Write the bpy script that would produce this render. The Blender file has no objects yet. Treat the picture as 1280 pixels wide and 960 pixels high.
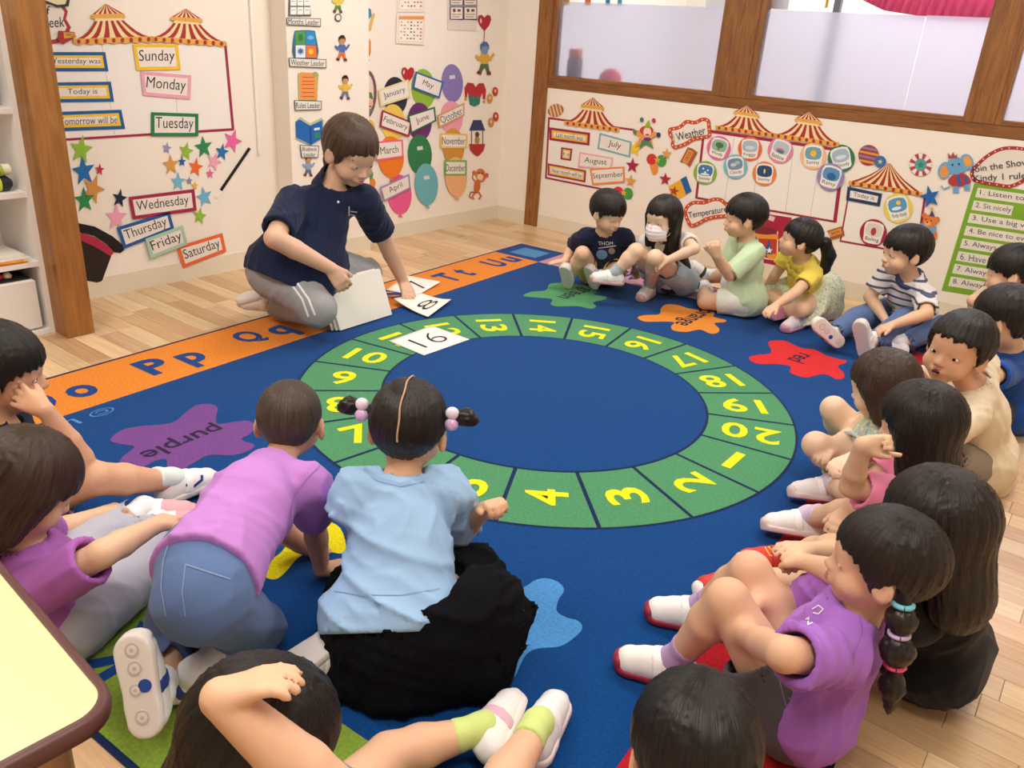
import bpy, math, random
import numpy as np
from mathutils import Vector, Matrix, Euler
from math import sin, cos, pi, radians as R, sqrt, atan2

# ------------------------------------------------------------------ camera
scn = bpy.context.scene
COL = scn.collection
CAM = np.array([3.42747, -4.38770, 1.15920])
CF = np.array([-0.54158, 0.741795, -0.3955146])
CR = np.array([0.789401, 0.6105206, 0.0641132])
CU = np.array([-0.2890287, 0.2774972, 0.9162192])
FPX = 1011.036
cd = bpy.data.cameras.new('camera'); cam = bpy.data.objects.new('camera', cd); COL.objects.link(cam)
cd.sensor_width = 36; cd.lens = FPX * 36 / 1280; cd.clip_start = 0.02
m = Matrix(((CR[0], CU[0], -CF[0], CAM[0]), (CR[1], CU[1], -CF[1], CAM[1]), (CR[2], CU[2], -CF[2], CAM[2]), (0, 0, 0, 1)))
cam.matrix_world = m
scn.camera = cam
# ------------------------------------------------------------------ light
w = bpy.data.worlds.new('world'); scn.world = w; w.use_nodes = True
w.node_tree.nodes['Background'].inputs[0].default_value = (0.92, 0.95, 1.0, 1)
w.node_tree.nodes['Background'].inputs[1].default_value = 0.55
def area(name, loc, size, power, color=(1, 1, 1), rot=(0, 0, 0)):
    l = bpy.data.lights.new(name, 'AREA'); l.shape = 'RECTANGLE'; l.size = size[0]; l.size_y = size[1]
    l.energy = power; l.color = color
    o = bpy.data.objects.new(name, l); COL.objects.link(o); o.location = loc; o.rotation_euler = rot
    return o
WARM = (1.0, 0.955, 0.895)
area('ceiling_light_area', (1.3, -1.6, 2.35), (1.2, 0.5), 19, WARM)
area('ceiling_light_area', (3.4, -1.6, 2.35), (1.2, 0.5), 19, WARM)
area('ceiling_light_area', (1.3, -4.0, 2.35), (1.2, 0.5), 19, WARM)
area('ceiling_light_area', (3.4, -4.0, 2.35), (1.2, 0.5), 19, WARM)
area('next_room_light_area', (2.2, 1.5, 2.3), (3.0, 1.2), 62, (0.86, 0.9, 1.0))
area('next_room_light_area', (2.4, 0.5, 2.32), (2.4, 0.4), 12, (0.9, 0.93, 1.0))  # added fill, no known lamp: brightens the pink drape and the frosted film
scn.view_settings.view_transform = 'Standard'
try: scn.view_settings.look = 'None'
except Exception: pass
scn.view_settings.exposure = 0.3
scn.view_settings.gamma = 1
scn.view_settings.use_curve_mapping = False
random.seed(7); RNG = np.random.RandomState(5)

# ------------------------------------------------------------------ px helpers: a photo point carried on to a real plane of the room
def ray(px, py):
    d = CF + CR * (px - 640) / FPX - CU * (py - 480) / FPX
    return d / np.linalg.norm(d)
def PZ(px, py, z=0.0):
    d = ray(px, py); return CAM + d * (z - CAM[2]) / d[2]
def PX(px, py, x=0.0):
    d = ray(px, py); return CAM + d * (x - CAM[0]) / d[0]
def PY(px, py, y=0.0):
    d = ray(px, py); return CAM + d * (y - CAM[1]) / d[1]

# ------------------------------------------------------------------ materials
MATS = {}
def srgb(c):
    if isinstance(c, str):
        c = c.lstrip('#'); c = tuple(int(c[i:i + 2], 16) / 255 for i in (0, 2, 4))
    return tuple(((x / 12.92) if x <= .04045 else ((x + .055) / 1.055) ** 2.4) for x in c[:3]) + (1,)
def newmat(name):
    m = bpy.data.materials.new(name); m.use_nodes = True
    nt = m.node_tree; b = nt.nodes['Principled BSDF']
    return m, nt, b
def N(nt, t, **kw):
    n = nt.nodes.new(t)
    for k, v in kw.items():
        if k in n.inputs.keys(): n.inputs[k].default_value = v
        else: setattr(n, k, v)
    return n
def L(nt, a, b): nt.links.new(a, b)
def mat(c, rough=0.6, kind='plain', spec=0.35, key=None):
    """kind: plain, cloth, carpet, skin, hair, paper, fuzz"""
    k = (str(c), rough, kind, spec)
    if k in MATS: return MATS[k]
    m, nt, b = newmat(kind + '_' + str(c).strip('#'))
    col = srgb(c); b.inputs['Base Color'].default_value = col
    b.inputs['Roughness'].default_value = rough
    b.inputs['Specular IOR Level'].default_value = spec
    tc = N(nt, 'ShaderNodeTexCoord')
    if kind in ('cloth', 'carpet', 'skin', 'paper', 'fuzz'):
        sc, amt, bs, bd = {'cloth': (14, .10, 420, .12), 'carpet': (150, .42, 300, .7), 'skin': (9, .07, 160, .03), 'paper': (5, .03, 60, .02), 'fuzz': (30, .3, 120, .6)}[kind]
        no = N(nt, 'ShaderNodeTexNoise'); no.inputs['Scale'].default_value = sc; no.inputs['Detail'].default_value = 4
        L(nt, tc.outputs['Object'], no.inputs['Vector'])
        mx = N(nt, 'ShaderNodeMix'); mx.data_type = 'RGBA'; mx.blend_type = 'MIX'
        mx.inputs['A'].default_value = tuple(x * (1 - amt) for x in col[:3]) + (1,)
        mx.inputs['B'].default_value = tuple(min(1, x * (1 + amt)) for x in col[:3]) + (1,)
        L(nt, no.outputs['Fac'], mx.inputs['Factor']); L(nt, mx.outputs['Result'], b.inputs['Base Color'])
        n2 = N(nt, 'ShaderNodeTexNoise'); n2.inputs['Scale'].default_value = bs; L(nt, tc.outputs['Object'], n2.inputs['Vector'])
        bp = N(nt, 'ShaderNodeBump'); bp.inputs['Strength'].default_value = bd; bp.inputs['Distance'].default_value = .002
        L(nt, n2.outputs['Fac'], bp.inputs['Height']); L(nt, bp.outputs['Normal'], b.inputs['Normal'])
        if kind == 'skin':
            b.inputs['Subsurface Weight'].default_value = 0.05
            b.inputs['Subsurface Radius'].default_value = (0.02, 0.008, 0.004)
            b.inputs['Subsurface Scale'].default_value = 0.5
        if kind in ('carpet', 'cloth'): b.inputs['Sheen Weight'].default_value = 0.08
    MATS[k] = m
    return m
def wood(name, c1, c2, scale=6, axis='Z', rough=.5, stretch=14, bump=.15, knots=False):
    m, nt, b = newmat(name); tc = N(nt, 'ShaderNodeTexCoord'); mp = N(nt, 'ShaderNodeMapping')
    s = [stretch, stretch, stretch]; s['XYZ'.index(axis)] = 1.0
    mp.inputs['Scale'].default_value = s
    oi = N(nt, 'ShaderNodeObjectInfo'); ad = N(nt, 'ShaderNodeVectorMath'); ad.operation = 'ADD'
    ml = N(nt, 'ShaderNodeVectorMath'); ml.operation = 'SCALE'; ml.inputs['Scale'].default_value = 17.0
    cx = N(nt, 'ShaderNodeCombineXYZ'); L(nt, oi.outputs['Random'], cx.inputs[0]); L(nt, oi.outputs['Random'], cx.inputs[1]); L(nt, cx.outputs[0], ml.inputs[0])
    L(nt, tc.outputs['Object'], ad.inputs[0]); L(nt, ml.outputs[0], ad.inputs[1]); L(nt, ad.outputs[0], mp.inputs['Vector'])
    no = N(nt, 'ShaderNodeTexNoise'); no.inputs['Scale'].default_value = scale; no.inputs['Detail'].default_value = 6; no.inputs['Distortion'].default_value = 1.2
    L(nt, mp.outputs[0], no.inputs['Vector'])
    cr = N(nt, 'ShaderNodeValToRGB'); cr.color_ramp.elements[0].color = srgb(c1); cr.color_ramp.elements[1].color = srgb(c2)
    cr.color_ramp.elements[0].position = .3; cr.color_ramp.elements[1].position = .68
    L(nt, no.outputs['Fac'], cr.inputs[0])
    hs = N(nt, 'ShaderNodeHueSaturation'); L(nt, cr.outputs[0], hs.inputs['Color'])
    mr = N(nt, 'ShaderNodeMapRange'); mr.inputs['To Min'].default_value = .86; mr.inputs['To Max'].default_value = 1.1
    L(nt, oi.outputs['Random'], mr.inputs['Value']); L(nt, mr.outputs[0], hs.inputs['Value'])
    L(nt, hs.outputs[0], b.inputs['Base Color']); b.inputs['Roughness'].default_value = rough
    bp = N(nt, 'ShaderNodeBump'); bp.inputs['Strength'].default_value = bump; bp.inputs['Distance'].default_value = .002
    L(nt, no.outputs['Fac'], bp.inputs['Height']); L(nt, bp.outputs[0], b.inputs['Normal'])
    return m

# ------------------------------------------------------------------ object helpers
def tag(o, label=None, cat=None, group=None, kind=None):
    if label: o['label'] = label
    if cat: o['category'] = cat
    if group: o['group'] = group
    if kind: o['kind'] = kind
    return o
def obj(name, verts, faces, mt=None, parent=None, smooth=False, loc=None):
    me = bpy.data.meshes.new(name); me.from_pydata([tuple(map(float, v)) for v in verts], [], [tuple(map(int, f)) for f in faces])
    me.validate(); me.update()
    o = bpy.data.objects.new(name, me); COL.objects.link(o)
    if mt: me.materials.append(mt)
    if parent: o.parent = parent
    if smooth: me.polygons.foreach_set('use_smooth', [True] * len(me.polygons))
    if loc is not None: o.location = loc
    return o
def empty(name, label, cat, loc=(0, 0, 0), rotz=0, group=None, mw=None):
    o = bpy.data.objects.new(name, None); COL.objects.link(o); o.empty_display_size = .05
    if mw is not None: o.matrix_world = mw
    else: o.location = loc; o.rotation_euler = (0, 0, rotz)
    return tag(o, label, cat, group)
class MB:
    """collects shapes into one mesh"""
    def __init__(s): s.v = []; s.f = []
    def add(s, v, f):
        n = len(s.v); s.v += [tuple(p) for p in v]; s.f += [tuple(i + n for i in q) for q in f]; return s
    def box(s, a, b, bev=0.0):
        x0, y0, z0 = a; x1, y1, z1 = b
        if bev <= 0:
            v = [(x0, y0, z0), (x1, y0, z0), (x1, y1, z0), (x0, y1, z0), (x0, y0, z1), (x1, y0, z1), (x1, y1, z1), (x0, y1, z1)]
            return s.add(v, [(0, 3, 2, 1), (4, 5, 6, 7), (0, 1, 5, 4), (1, 2, 6, 5), (2, 3, 7, 6), (3, 0, 4, 7)])
        # chamfered box : 3 rings each inset
        v = []; f = []
        def ring(ins, z): return [(x0 + ins, y0 + ins, z), (x1 - ins, y0 + ins, z), (x1 - ins, y1 - ins, z), (x0 + ins, y1 - ins, z)]
        for ins, z in ((bev, z0), (0, z0 + bev), (0, z1 - bev), (bev, z1)): v += ring(ins, z)
        f = [(3, 2, 1, 0), (12, 13, 14, 15)]
        for k in range(3):
            for i in range(4):
                j = (i + 1) % 4; f.append((k * 4 + i, k * 4 + j, k * 4 + 4 + j, k * 4 + 4 + i))
        return s.add(v, f)
    def prism(s, pts, z0, z1):
        n = len(pts)
        a = sum(pts[i][0] * pts[(i + 1) % n][1] - pts[(i + 1) % n][0] * pts[i][1] for i in range(n))
        if a < 0: pts = pts[::-1]
        v = [(p[0], p[1], z0) for p in pts] + [(p[0], p[1], z1) for p in pts]
        f = [tuple(range(n))[::-1], tuple(range(n, 2 * n))] + [(i, (i + 1) % n, n + (i + 1) % n, n + i) for i in range(n)]
        return s.add(v, f)
    def tube(s, pts, r, seg=8, cap=True):
        pts = [np.array(p, float) for p in pts]; n = len(pts)
        rs = r if hasattr(r, '__len__') else [r] * n
        base = len(s.v); up = np.array([0.13, 0.37, 0.92]); vs = []
        for i in range(n):
            t = pts[min(i + 1, n - 1)] - pts[max(i - 1, 0)]; t = t / (np.linalg.norm(t) + 1e-9)
            a = np.cross(t, up); a /= np.linalg.norm(a) + 1e-9; b = np.cross(t, a)
            for k in range(seg):
                q = 2 * pi * k / seg; vs.append(tuple(pts[i] + (a * cos(q) + b * sin(q)) * rs[i]))
        f = []
        for i in range(n - 1):
            for k in range(seg):
                j = (k + 1) % seg; f.append((i * seg + k, i * seg + j, (i + 1) * seg + j, (i + 1) * seg + k))
        if cap: f += [tuple(range(seg)), tuple(range((n - 1) * seg, n * seg))[::-1]]
        return s.add(vs, f)
    def lathe(s, prof, seg=20, c=(0, 0, 0)):
        v = []; f = []
        for r, z in prof:
            for k in range(seg): v.append((c[0] + r * cos(2 * pi * k / seg), c[1] + r * sin(2 * pi * k / seg), c[2] + z))
        for i in range(len(prof) - 1):
            for k in range(seg):
                j = (k + 1) % seg; f.append((i * seg + k, i * seg + j, (i + 1) * seg + j, (i + 1) * seg + k))
        return s.add(v, f)
    def build(s, name, mt, parent=None, smooth=False, loc=None): return obj(name, s.v, s.f, mt, parent, smooth, loc)
def struct(name, mb, mt, parent=None):
    o = mb.build(name, mt, parent)
    if not parent: o['kind'] = 'structure'
    return o

# ------------------------------------------------------------------ lettering (flat mesh from the built-in font)
_TX = {}
def text_geo(s, bold=0.0):
    k = (s, bold)
    if k in _TX: return _TX[k]
    cu = bpy.data.curves.new('t', 'FONT'); cu.body = s; cu.resolution_u = 3; cu.offset = bold; cu.fill_mode = 'FRONT'
    o = bpy.data.objects.new('t', cu); COL.objects.link(o)
    bpy.context.view_layer.update()
    me = bpy.data.meshes.new_from_object(o.evaluated_get(bpy.context.evaluated_depsgraph_get()))
    v = np.array([tuple(x.co) for x in me.vertices]); f = [tuple(p.vertices) for p in me.polygons]
    bpy.data.objects.remove(o); bpy.data.curves.remove(cu); bpy.data.meshes.remove(me)
    if len(v):
        mn = v.min(0); mx = v.max(0); v[:, 0] = (v[:, 0] - mn[0]) / (mx[0] - mn[0] + 1e-9) - .5; v[:, 1] = (v[:, 1] - mn[1]) / (mx[1] - mn[1] + 1e-9) - .5
    _TX[k] = (v, f); return _TX[k]

# ------------------------------------------------------------------ wall stickers: flat paper cut-outs lying on a wall, drawn in their own (u, v) plane
class Wall:
    def __init__(s, axis, off): s.axis = axis; s.off = off
    def uv(s, px, py):
        if s.axis == 'x':
            p = PX(px, py, s.off); return np.array([p[1], p[2]])
        p = PY(px, py, s.off); return np.array([p[0], p[2]])
    def mw(s, uv, dz=0):
        if s.axis == 'x': return Matrix(((0, 0, 1, s.off + dz), (1, 0, 0, uv[0]), (0, 1, 0, uv[1]), (0, 0, 0, 1)))
        return Matrix(((1, 0, 0, uv[0]), (0, 0, -1, s.off - dz), (0, 1, 0, uv[1]), (0, 0, 0, 1)))
WL = Wall('x', 0.0); WC = Wall('x', 0.115); WW = Wall('y', 0.0)
def ell(cx, cy, rx, ry, rot=0, n=20, a0=0, a1=360):
    out = []
    full = abs(a1 - a0) >= 360
    for i in range(n if full else n + 1):
        a = R(a0 + (a1 - a0) * i / n); x = rx * cos(a); y = ry * sin(a); c, s_ = cos(R(rot)), sin(R(rot))
        out.append((cx + x * c - y * s_, cy + x * s_ + y * c))
    return out
def starp(cx, cy, r, rot=0, k=.42):
    return [(cx + (r if i % 2 == 0 else r * k) * sin(R(rot + 36 * i)), cy - (r if i % 2 == 0 else r * k) * cos(R(rot + 36 * i))) for i in range(10)]
def quad(cx, cy, w_, h_, rot=0):
    c, s_ = cos(R(rot)), sin(R(rot))
    return [(cx + x * c - y * s_, cy + x * s_ + y * c) for x, y in ((-w_ / 2, -h_ / 2), (w_ / 2, -h_ / 2), (w_ / 2, h_ / 2), (-w_ / 2, h_ / 2))]
STK = [0]
def sticker(name, label, cat, wall, items, base=None, group=None, thick=0.0012):
    """items: (partname, colour, polygon in photo points) or (partname, colour, 'text', (cx,cy), (dx,dy) half-width vector, height)"""
    allp = [p for it in items if not isinstance(it[2], str) for p in it[2]]
    c = np.mean([wall.uv(*p) for p in allp], 0)
    STK[0] += 1
    root = empty(name, label, cat, mw=wall.mw(c, 0.0006 + 0.0022 * (base if base is not None else 0)), group=group)
    for k, it in enumerate(items):
        z0 = 0.0 if k == 0 else thick * .6 + .00008 * k; z1 = z0 + (thick if k == 0 else .0005)
        if k: z0 = 0.0002
        mt = mat(it[1], .55, 'paper')
        if isinstance(it[2], str):
            _, _, _, cc, hv, h = it[:6]; s = it[6]; bold = it[7] if len(it) > 7 else 0
            v, f = text_geo(s, bold)
            o = wall.uv(*cc); r = wall.uv(cc[0] + hv[0], cc[1] + hv[1]) - wall.uv(cc[0] - hv[0], cc[1] - hv[1])
            n_ = np.array([-hv[1], hv[0]]) / np.hypot(*hv)   # photo down
            u = wall.uv(cc[0] - n_[0] * h / 2, cc[1] - n_[1] * h / 2) - wall.uv(cc[0] + n_[0] * h / 2, cc[1] + n_[1] * h / 2)
            vv = [tuple((o - c) + r * p[0] + u * p[1]) + (z1 + .0004,) for p in v]
            obj(it[0], vv, f, mt, root)
        else:
            pts = [tuple(wall.uv(*p) - c) for p in it[2]]
            MB().prism(pts, z0, z1).build(it[0], mt, root)
    return root
def T(s, c, hv, h, colour='#222222', bold=0, name='lettering'): return (name, colour, 'text', c, hv, h, s, bold)
# ================================================================== SETTING
CREAM = mat('#f2e9dd', .8, 'paper', .2); BASEC = mat('#e3d9c4', .6, 'plain', .3)
WHITEC = mat('#efe9dd', .8, 'paper', .2)
DW = wood('dark_stained_wood', '#70431f', '#96622f', 5, 'X', .45, 12)
DWV = wood('dark_stained_wood_upright', '#70431f', '#9a6632', 5, 'Z', .45, 12)
PIL = wood('honey_wood', '#855524', '#a57038', 3, 'Z', .4, 11, .2)
# floor base and planks
struct('floor', MB().box((-.1, -6.2, -.05), (5.6, 2.6, -.004)), mat('#a98b63', .6))
floor = bpy.data.objects['floor']
PLM = [wood('floor_wood_' + n, a, b_, 4, 'X', .30, 16, .04) for n, a, b_ in
       (('pale', '#d2ae82', '#e4c8a0'), ('honey', '#c8a174', '#dab98c'), ('tan', '#b98f64', '#cda87c'), ('rose', '#c29a74', '#d4b18c'))]
pw = .078
rp = random.Random(3); meshes = {}
def plank_mesh(ln, mi):
    k = (round(ln, 2), mi)
    if k not in meshes:
        o = MB().box((0, 0, -.004), (round(ln, 2) - .0012, pw - .0012, 0), .0007).build('plank', PLM[mi], None)
        meshes[k] = o.data; bpy.data.objects.remove(o)
    return meshes[k]
rest = [MB() for _ in PLM]
RUGO = (0.577, -0.4885); RW, RL = 2.577, 3.560; RA = R(3)
def in_rug(x, y, mrg=.0):
    dx, dy = x - RUGO[0], y - RUGO[1]; a = dx * cos(RA) + dy * sin(RA); b = -dx * sin(RA) + dy * cos(RA)
    return mrg < a < RW - mrg and -RL + mrg < b < -mrg
def seen(x, y):
    d = np.array([x, y, 0]) - CAM; z = d @ CF
    if z < .2: return False
    u, v = 640 + FPX * (d @ CR) / z, 480 - FPX * (d @ CU) / z
    return -40 < u < 1320 and -40 < v < 1010
count = 0; cand = []
row = 0; y = -6.2
while y < 0:
    x = -.0 - rp.random() * .5
    while x < 5.5:
        ln = rp.choice([.36, .42, .48, .54, .60]); mi = rp.choice([0, 0, 1, 1, 2, 3])
        x0, x1 = max(x, 0.001), min(x + ln, 5.5)
        if x1 - x0 > .03:
            hid = all(in_rug(a, b, .03) for a in (x0, x1) for b in (y, y + pw))
            if hid: pass
            else:
                vis = any(seen(a, y) for a in (x0, (x0 + x1) / 2, x1))
                dist = np.hypot((x0 + x1) / 2 - CAM[0], y - CAM[1])
                cand.append((not vis, dist, x0, y, x1 - x0, mi))
        x += ln
    y += pw
cand.sort()
for k, (nv, dist, x0, y, ln, mi) in enumerate(cand):
    if k < 298 and not nv:
        o = bpy.data.objects.new('plank', plank_mesh(ln, mi)); COL.objects.link(o); o.parent = floor; o.location = (x0, y, 0)
    else: rest[mi].box((x0, y, -.004), (x0 + ln - .0012, y + pw - .0012, 0))
for mi, r_ in enumerate(rest):
    if r_.v: tag(r_.build('distant_planks', PLM[mi], floor), kind='stuff')

# walls
ZT = 2.4
struct('wall_left', MB().box((-.1, -6.2, -.004), (0, 0.0, ZT)), CREAM)
struct('wall_pilaster', MB().box((0, -1.805, -.004), (.115, -1.292, ZT)), CREAM)
struct('wall_window_side', MB().box((-.1, 0, -.05), (.25, .1, ZT)).box((.34, 0, -.004), (5.5, .09, .885)).box((.25, .05, -.004), (.34, .1, ZT)), CREAM)
struct('wall_near', MB().box((-.1, -6.3, -.05), (5.6, -6.2, ZT)), CREAM)
struct('wall_right', MB().box((5.5, -6.2, -.05), (5.6, 2.6, ZT)), CREAM)
struct('ceiling', MB().box((-.1, -6.3, ZT), (5.6, 2.6, ZT + .05)), WHITEC)
for x, y in ((1.3, -1.6), (3.4, -1.6), (1.3, -4.0), (3.4, -4.0)):
    pm = newmat('lamp_panel')[0]; b_ = pm.node_tree.nodes['Principled BSDF']; b_.inputs['Emission Color'].default_value = (1, .95, .87, 1); b_.inputs['Emission Strength'].default_value = 3
    MB().box((x - .6, y - .25, ZT - .03), (x + .6, y + .25, ZT)).build('light_panel', pm, bpy.data.objects['ceiling'])
def base(name, a, b):
    struct(name, MB().box(a, b), BASEC)
BH = .086
base('baseboard_left', (0, -6.2, 0), (.003, -1.805, BH)); base('baseboard_left_far', (0, -1.292, 0), (.003, 0, BH))
base('baseboard_pilaster', (0, -1.808, 0), (.118, -1.289, BH)); base('baseboard_window_side', (0, -.004, 0), (.238, 0, BH)); base('baseboard_window_side_right', (.341, -.004, 0), (5.5, 0, BH))

# timber window frame on the window wall
struct('trim_1', MB().box((.238, -.012, 0), (.34, .05, ZT), .003), DWV)          # corner post
struct('trim_2', MB().box((.34, -.0045, .872), (5.5, .09, .925), .003), DW)        # sill rail
for i, (a, b) in enumerate(((1.462, 1.632), (2.722, 2.822), (3.95, 4.05))):
    struct('trim_%d' % (i + 3), MB().box((a, -.004, .925), (b, .09, ZT), .003), DWV)
# narrow stops around the panes
GL, nt, b = newmat('frosted_film'); 
b.inputs['Base Color'].default_value = srgb('#dde2fa'); b.inputs['Roughness'].default_value = .42; b.inputs['Transmission Weight'].default_value = .85; b.inputs['IOR'].default_value = 1.12
CG, nt, b = newmat('clear_glass'); b.inputs['Base Color'].default_value = (1, 1, 1, 1); b.inputs['Roughness'].default_value = .02; b.inputs['Transmission Weight'].default_value = 1; b.inputs['IOR'].default_value = 1.03; b.inputs['Specular IOR Level'].default_value = .3
FT = 1.362
for i, (a, b) in enumerate(((.34, 1.462), (1.632, 2.722), (2.822, 3.95))):
    wroot = empty('window_%d' % (i + 1), None, None, loc=(a, .03, .925)); wroot['kind'] = 'structure'
    W_ = b - a
    MB().box((0, -.03, 0), (.03, .03, ZT - .925), .002).build('window_stop', DWV, wroot)
    MB().box((W_ - .03, -.03, 0), (W_, .03, ZT - .925), .002).build('window_stop', DWV, wroot)
    MB().box((.03, -.03, 0), (W_ - .03, .03, .022), .002).build('window_stop', DW, wroot)
    MB().box((.03, -.004, .022), (W_ - .03, .002, ZT - .925)).build('pane', CG, wroot)
    if i == 1:
        MB().box((.031, -.0055, .023), (.79, -.0045, FT - .925)).build('frosted_film', GL, wroot)
        MB().box((.793, -.0055, .023), (W_ - .031, -.0045, FT - .922)).build('frosted_film', GL, wroot)
    else: MB().box((.031, -.0055, .023), (W_ - .031, -.0045, FT - .925)).build('frosted_film', GL, wroot)

# room beyond the windows
struct('wall_next_room', MB().box((-.1, 2.5, 0), (5.6, 2.6, ZT)), WHITEC)
struct('wall_next_room_left', MB().box((-.1, .1, 0), (-.05, 2.5, ZT)), WHITEC)
def beyond(px, py, y): return PY(px, py, y)
# grey mullion and pink drape
p = beyond(1047, 10, 1.1); MB().box((p[0] - .02, 1.08, 0), (p[0] + .02, 1.12, ZT)).build('grey_post', mat('#6e7278', .5)); o = bpy.data.objects['grey_post']; tag(o, 'slim grey upright post seen over the frosted film of the middle window', 'post')
mb = MB(); pts = []
pc = [beyond(x, y, 1.0) for x, y in ((1078, 0), (1105, 13), (1150, 20), (1200, 24), (1262, 26))]
nb = 60
for k in range(nb):
    t = k / (nb - 1); xi = t * 4; i = min(int(xi), 3); fr = xi - i; q = pc[i] * (1 - fr) + pc[i + 1] * fr
    yy = 1.0 + .012 * sin(k * 1.9)
    pts += [(q[0], yy, q[2]), (q[0] + .02, yy + .03, q[2] + .22 + .02 * sin(k)), (q[0] + .06, 1.05 + .01 * sin(k * 1.9), q[2] + .6)]
f = [(3 * k + j, 3 * k + 3 + j, 3 * k + 4 + j, 3 * k + 1 + j) for k in range(nb - 1) for j in (0, 1)]
o = obj('drape', pts, f, mat('#ff5f96', .7, 'cloth'), None, True); so = o.modifiers.new('s', 'SOLIDIFY'); so.thickness = .004
tag(o, 'bright pink cloth draped in folds at the top right behind the middle window', 'drape')
# papers on the far side, seen in the clear strip over the film
for k, (px, py, w_, h_, c, lb) in enumerate(((900, 2, .16, .07, '#eef0f6', 'white notice with blue writing on the glass near the second window post'), (708, 1, .05, .05, '#d9a23a', 'small yellow paper at the top left corner of the first window'), (735, 1, .04, .05, '#e07848', 'small orange paper at the top of the first window'), (760, 1, .03, .05, '#4aa0d0', 'small light blue paper at the top of the first window'), (775, 1, .03, .05, '#62b6c4', 'small teal paper at the top of the first window'), (972, 5, .12, .05, '#dfe3f2', 'pale card with blue print over the film of the middle window'), (1034, 3, .014, .05, '#c9a43a', 'tiny yellow tab over the film of the middle window'))):
    q = beyond(px, py, .12); o = MB().box((q[0] - w_ / 2, .118, q[2] - h_ / 2), (q[0] + w_ / 2, .12, q[2] + h_ / 2)).build('notice', mat(c, .6, 'paper')); tag(o, lb, 'paper')
# blurred toys behind film of first window
q = beyond(722, 85, .16)
o = MB().box((q[0] - .04, .10, .862), (q[0] + .035, .16, q[2] + .06), .01).build('storage_box', mat('#6a5458', .6)); tag(o, 'blurred grey box with orange top behind the frosted first window', 'box')
MB().box((q[0] - .035, .105, q[2] + .06), (q[0] + .03, .155, q[2] + .11), .008).build('lid', mat('#f07010', .6), o)
q = beyond(762, 92, .16)
o = MB().lathe([(0.001, -.075), (.05, -.058), (.075, 0), (.064, .04), (.035, .068), (.001, .076)], 16, (q[0], .175, .9355)).build('toy_ball', mat('#e2283c', .5), None, True); tag(o, 'blurred red ball behind the frosted first window', 'ball')
MB().box((.34, .09, .84), (2.8, .3, .86)).build('window_shelf', WHITEC); tag(bpy.data.objects['window_shelf'], 'white shelf board behind the frosted windows', 'shelf')

# pillar
MB().box((.285, -3.097, -.002), (.402, -2.997, ZT), .004).build('pillar', PIL); tag(bpy.data.objects['pillar'], 'square honey brown timber pillar standing by the white shelf', 'pillar')
# ================================================================== RUG
rug = empty('alphabet_rug', 'large royal blue rug with a green number ring, colour splats and a letter border', 'rug', (RUGO[0], RUGO[1], 0), RA)
ca_, sa_ = cos(RA), sin(RA)
def rl(px, py):
    p = PZ(px, py, .006); dx, dy = p[0] - RUGO[0], p[1] - RUGO[1]
    return (dx * ca_ + dy * sa_, -dx * sa_ + dy * ca_)
BLUE = mat('#05407e', .95, 'carpet', .1); NAVY = mat('#14264f', .95, 'carpet', .1); GRN = mat('#4c8c62', .95, 'carpet', .1)
YEL = mat('#f5ea1e', .9, 'carpet', .1); ORG = mat('#e0832c', .95, 'carpet', .1); PNK = mat('#c08c9c', .95, 'carpet', .1)
RED = mat('#b41c2a', .95, 'carpet', .1); LIM = mat('#7f9c3a', .95, 'carpet', .1); LETB = mat('#0f4084', .95, 'carpet', .1)
MB().box((0, -RL, 0.0005), (RW, 0, .006), .002).build('pile', BLUE, rug)
S1, S2 = .308, .283; ZR = .0063
def flat(name, pts, mt, parent=rug, z=ZR, t=.0006): return MB().prism(pts, .004, z).build(name, mt, parent)
def rect(x0, y0, x1, y1): return [(x0, y0), (x1, y0), (x1, y1), (x0, y1)]
e = .012
flat('border_strip', rect(e, -RL + S2, S1, -S2), ORG); flat('border_strip', rect(S1, -S2, RW - S1, -e), PNK)
flat('border_strip', rect(RW - S1, -RL + S2, RW - e, -S2), RED); flat('border_strip', rect(S1, -RL + e, RW - S1, -RL + S2), LIM)
for x0, x1 in ((e, S1), (RW - S1, RW - e)):
    for y0, y1 in ((-S2, -e), (-RL + e, -RL + S2)):
        c_ = flat('corner_square', rect(x0, y0, x1, y1), LETB, z=.0065)
        flat('corner_inset', rect(x0 + .06, y0 + .055, x1 - .06, y1 - .055), mat('#4a86b8', .95, 'carpet', .1), z=.0069)
for a_, b_ in ((0, e), (RW - e, RW)): flat('binding', rect(a_, -RL, b_, 0), NAVY, z=.0066)
for a_, b_ in ((-e, 0), (-RL, -RL + e)): flat('binding', rect(0, a_, RW, b_), NAVY, z=.0066)
def fl_text(name, s, c, xdir, w_, h_, mt, bold=.02, parent=rug, z=.0073):
    v, f = text_geo(s, bold); xd = np.array(xdir, float); xd /= np.linalg.norm(xd); yd = np.array([-xd[1], xd[0]])
    vv = [tuple(np.array(c) + xd * p[0] * w_ + yd * p[1] * h_) + (z,) for p in v]
    return obj(name, vv, f, mt, parent)
AW = dict(I=.03, i=.025, J=.06, j=.04, M=.12, m=.12, W=.13, w=.12, l=.025, t=.06, f=.06, r=.06)
DESC = 'gjpqy'; ASC = 'bdfhklt'
def letter_pair(ch, c, xd):
    xd = np.array(xd, float); yd = np.array([-xd[1], xd[0]]); c = np.array(c, float)
    U_, l_ = ch, ch.lower()
    fl_text('letter', U_, c - xd * .07, xd, AW.get(U_, .1), .15, LETB, .035)
    h = .15 if (l_ in DESC or l_ in ASC) else .105
    if l_ in DESC: off = -.045
    elif l_ in ASC: off = 0
    else: off = -.022
    fl_text('letter', l_, c + xd * .065 + yd * off, xd, AW.get(l_, .09), h, LETB, .035)
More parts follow.
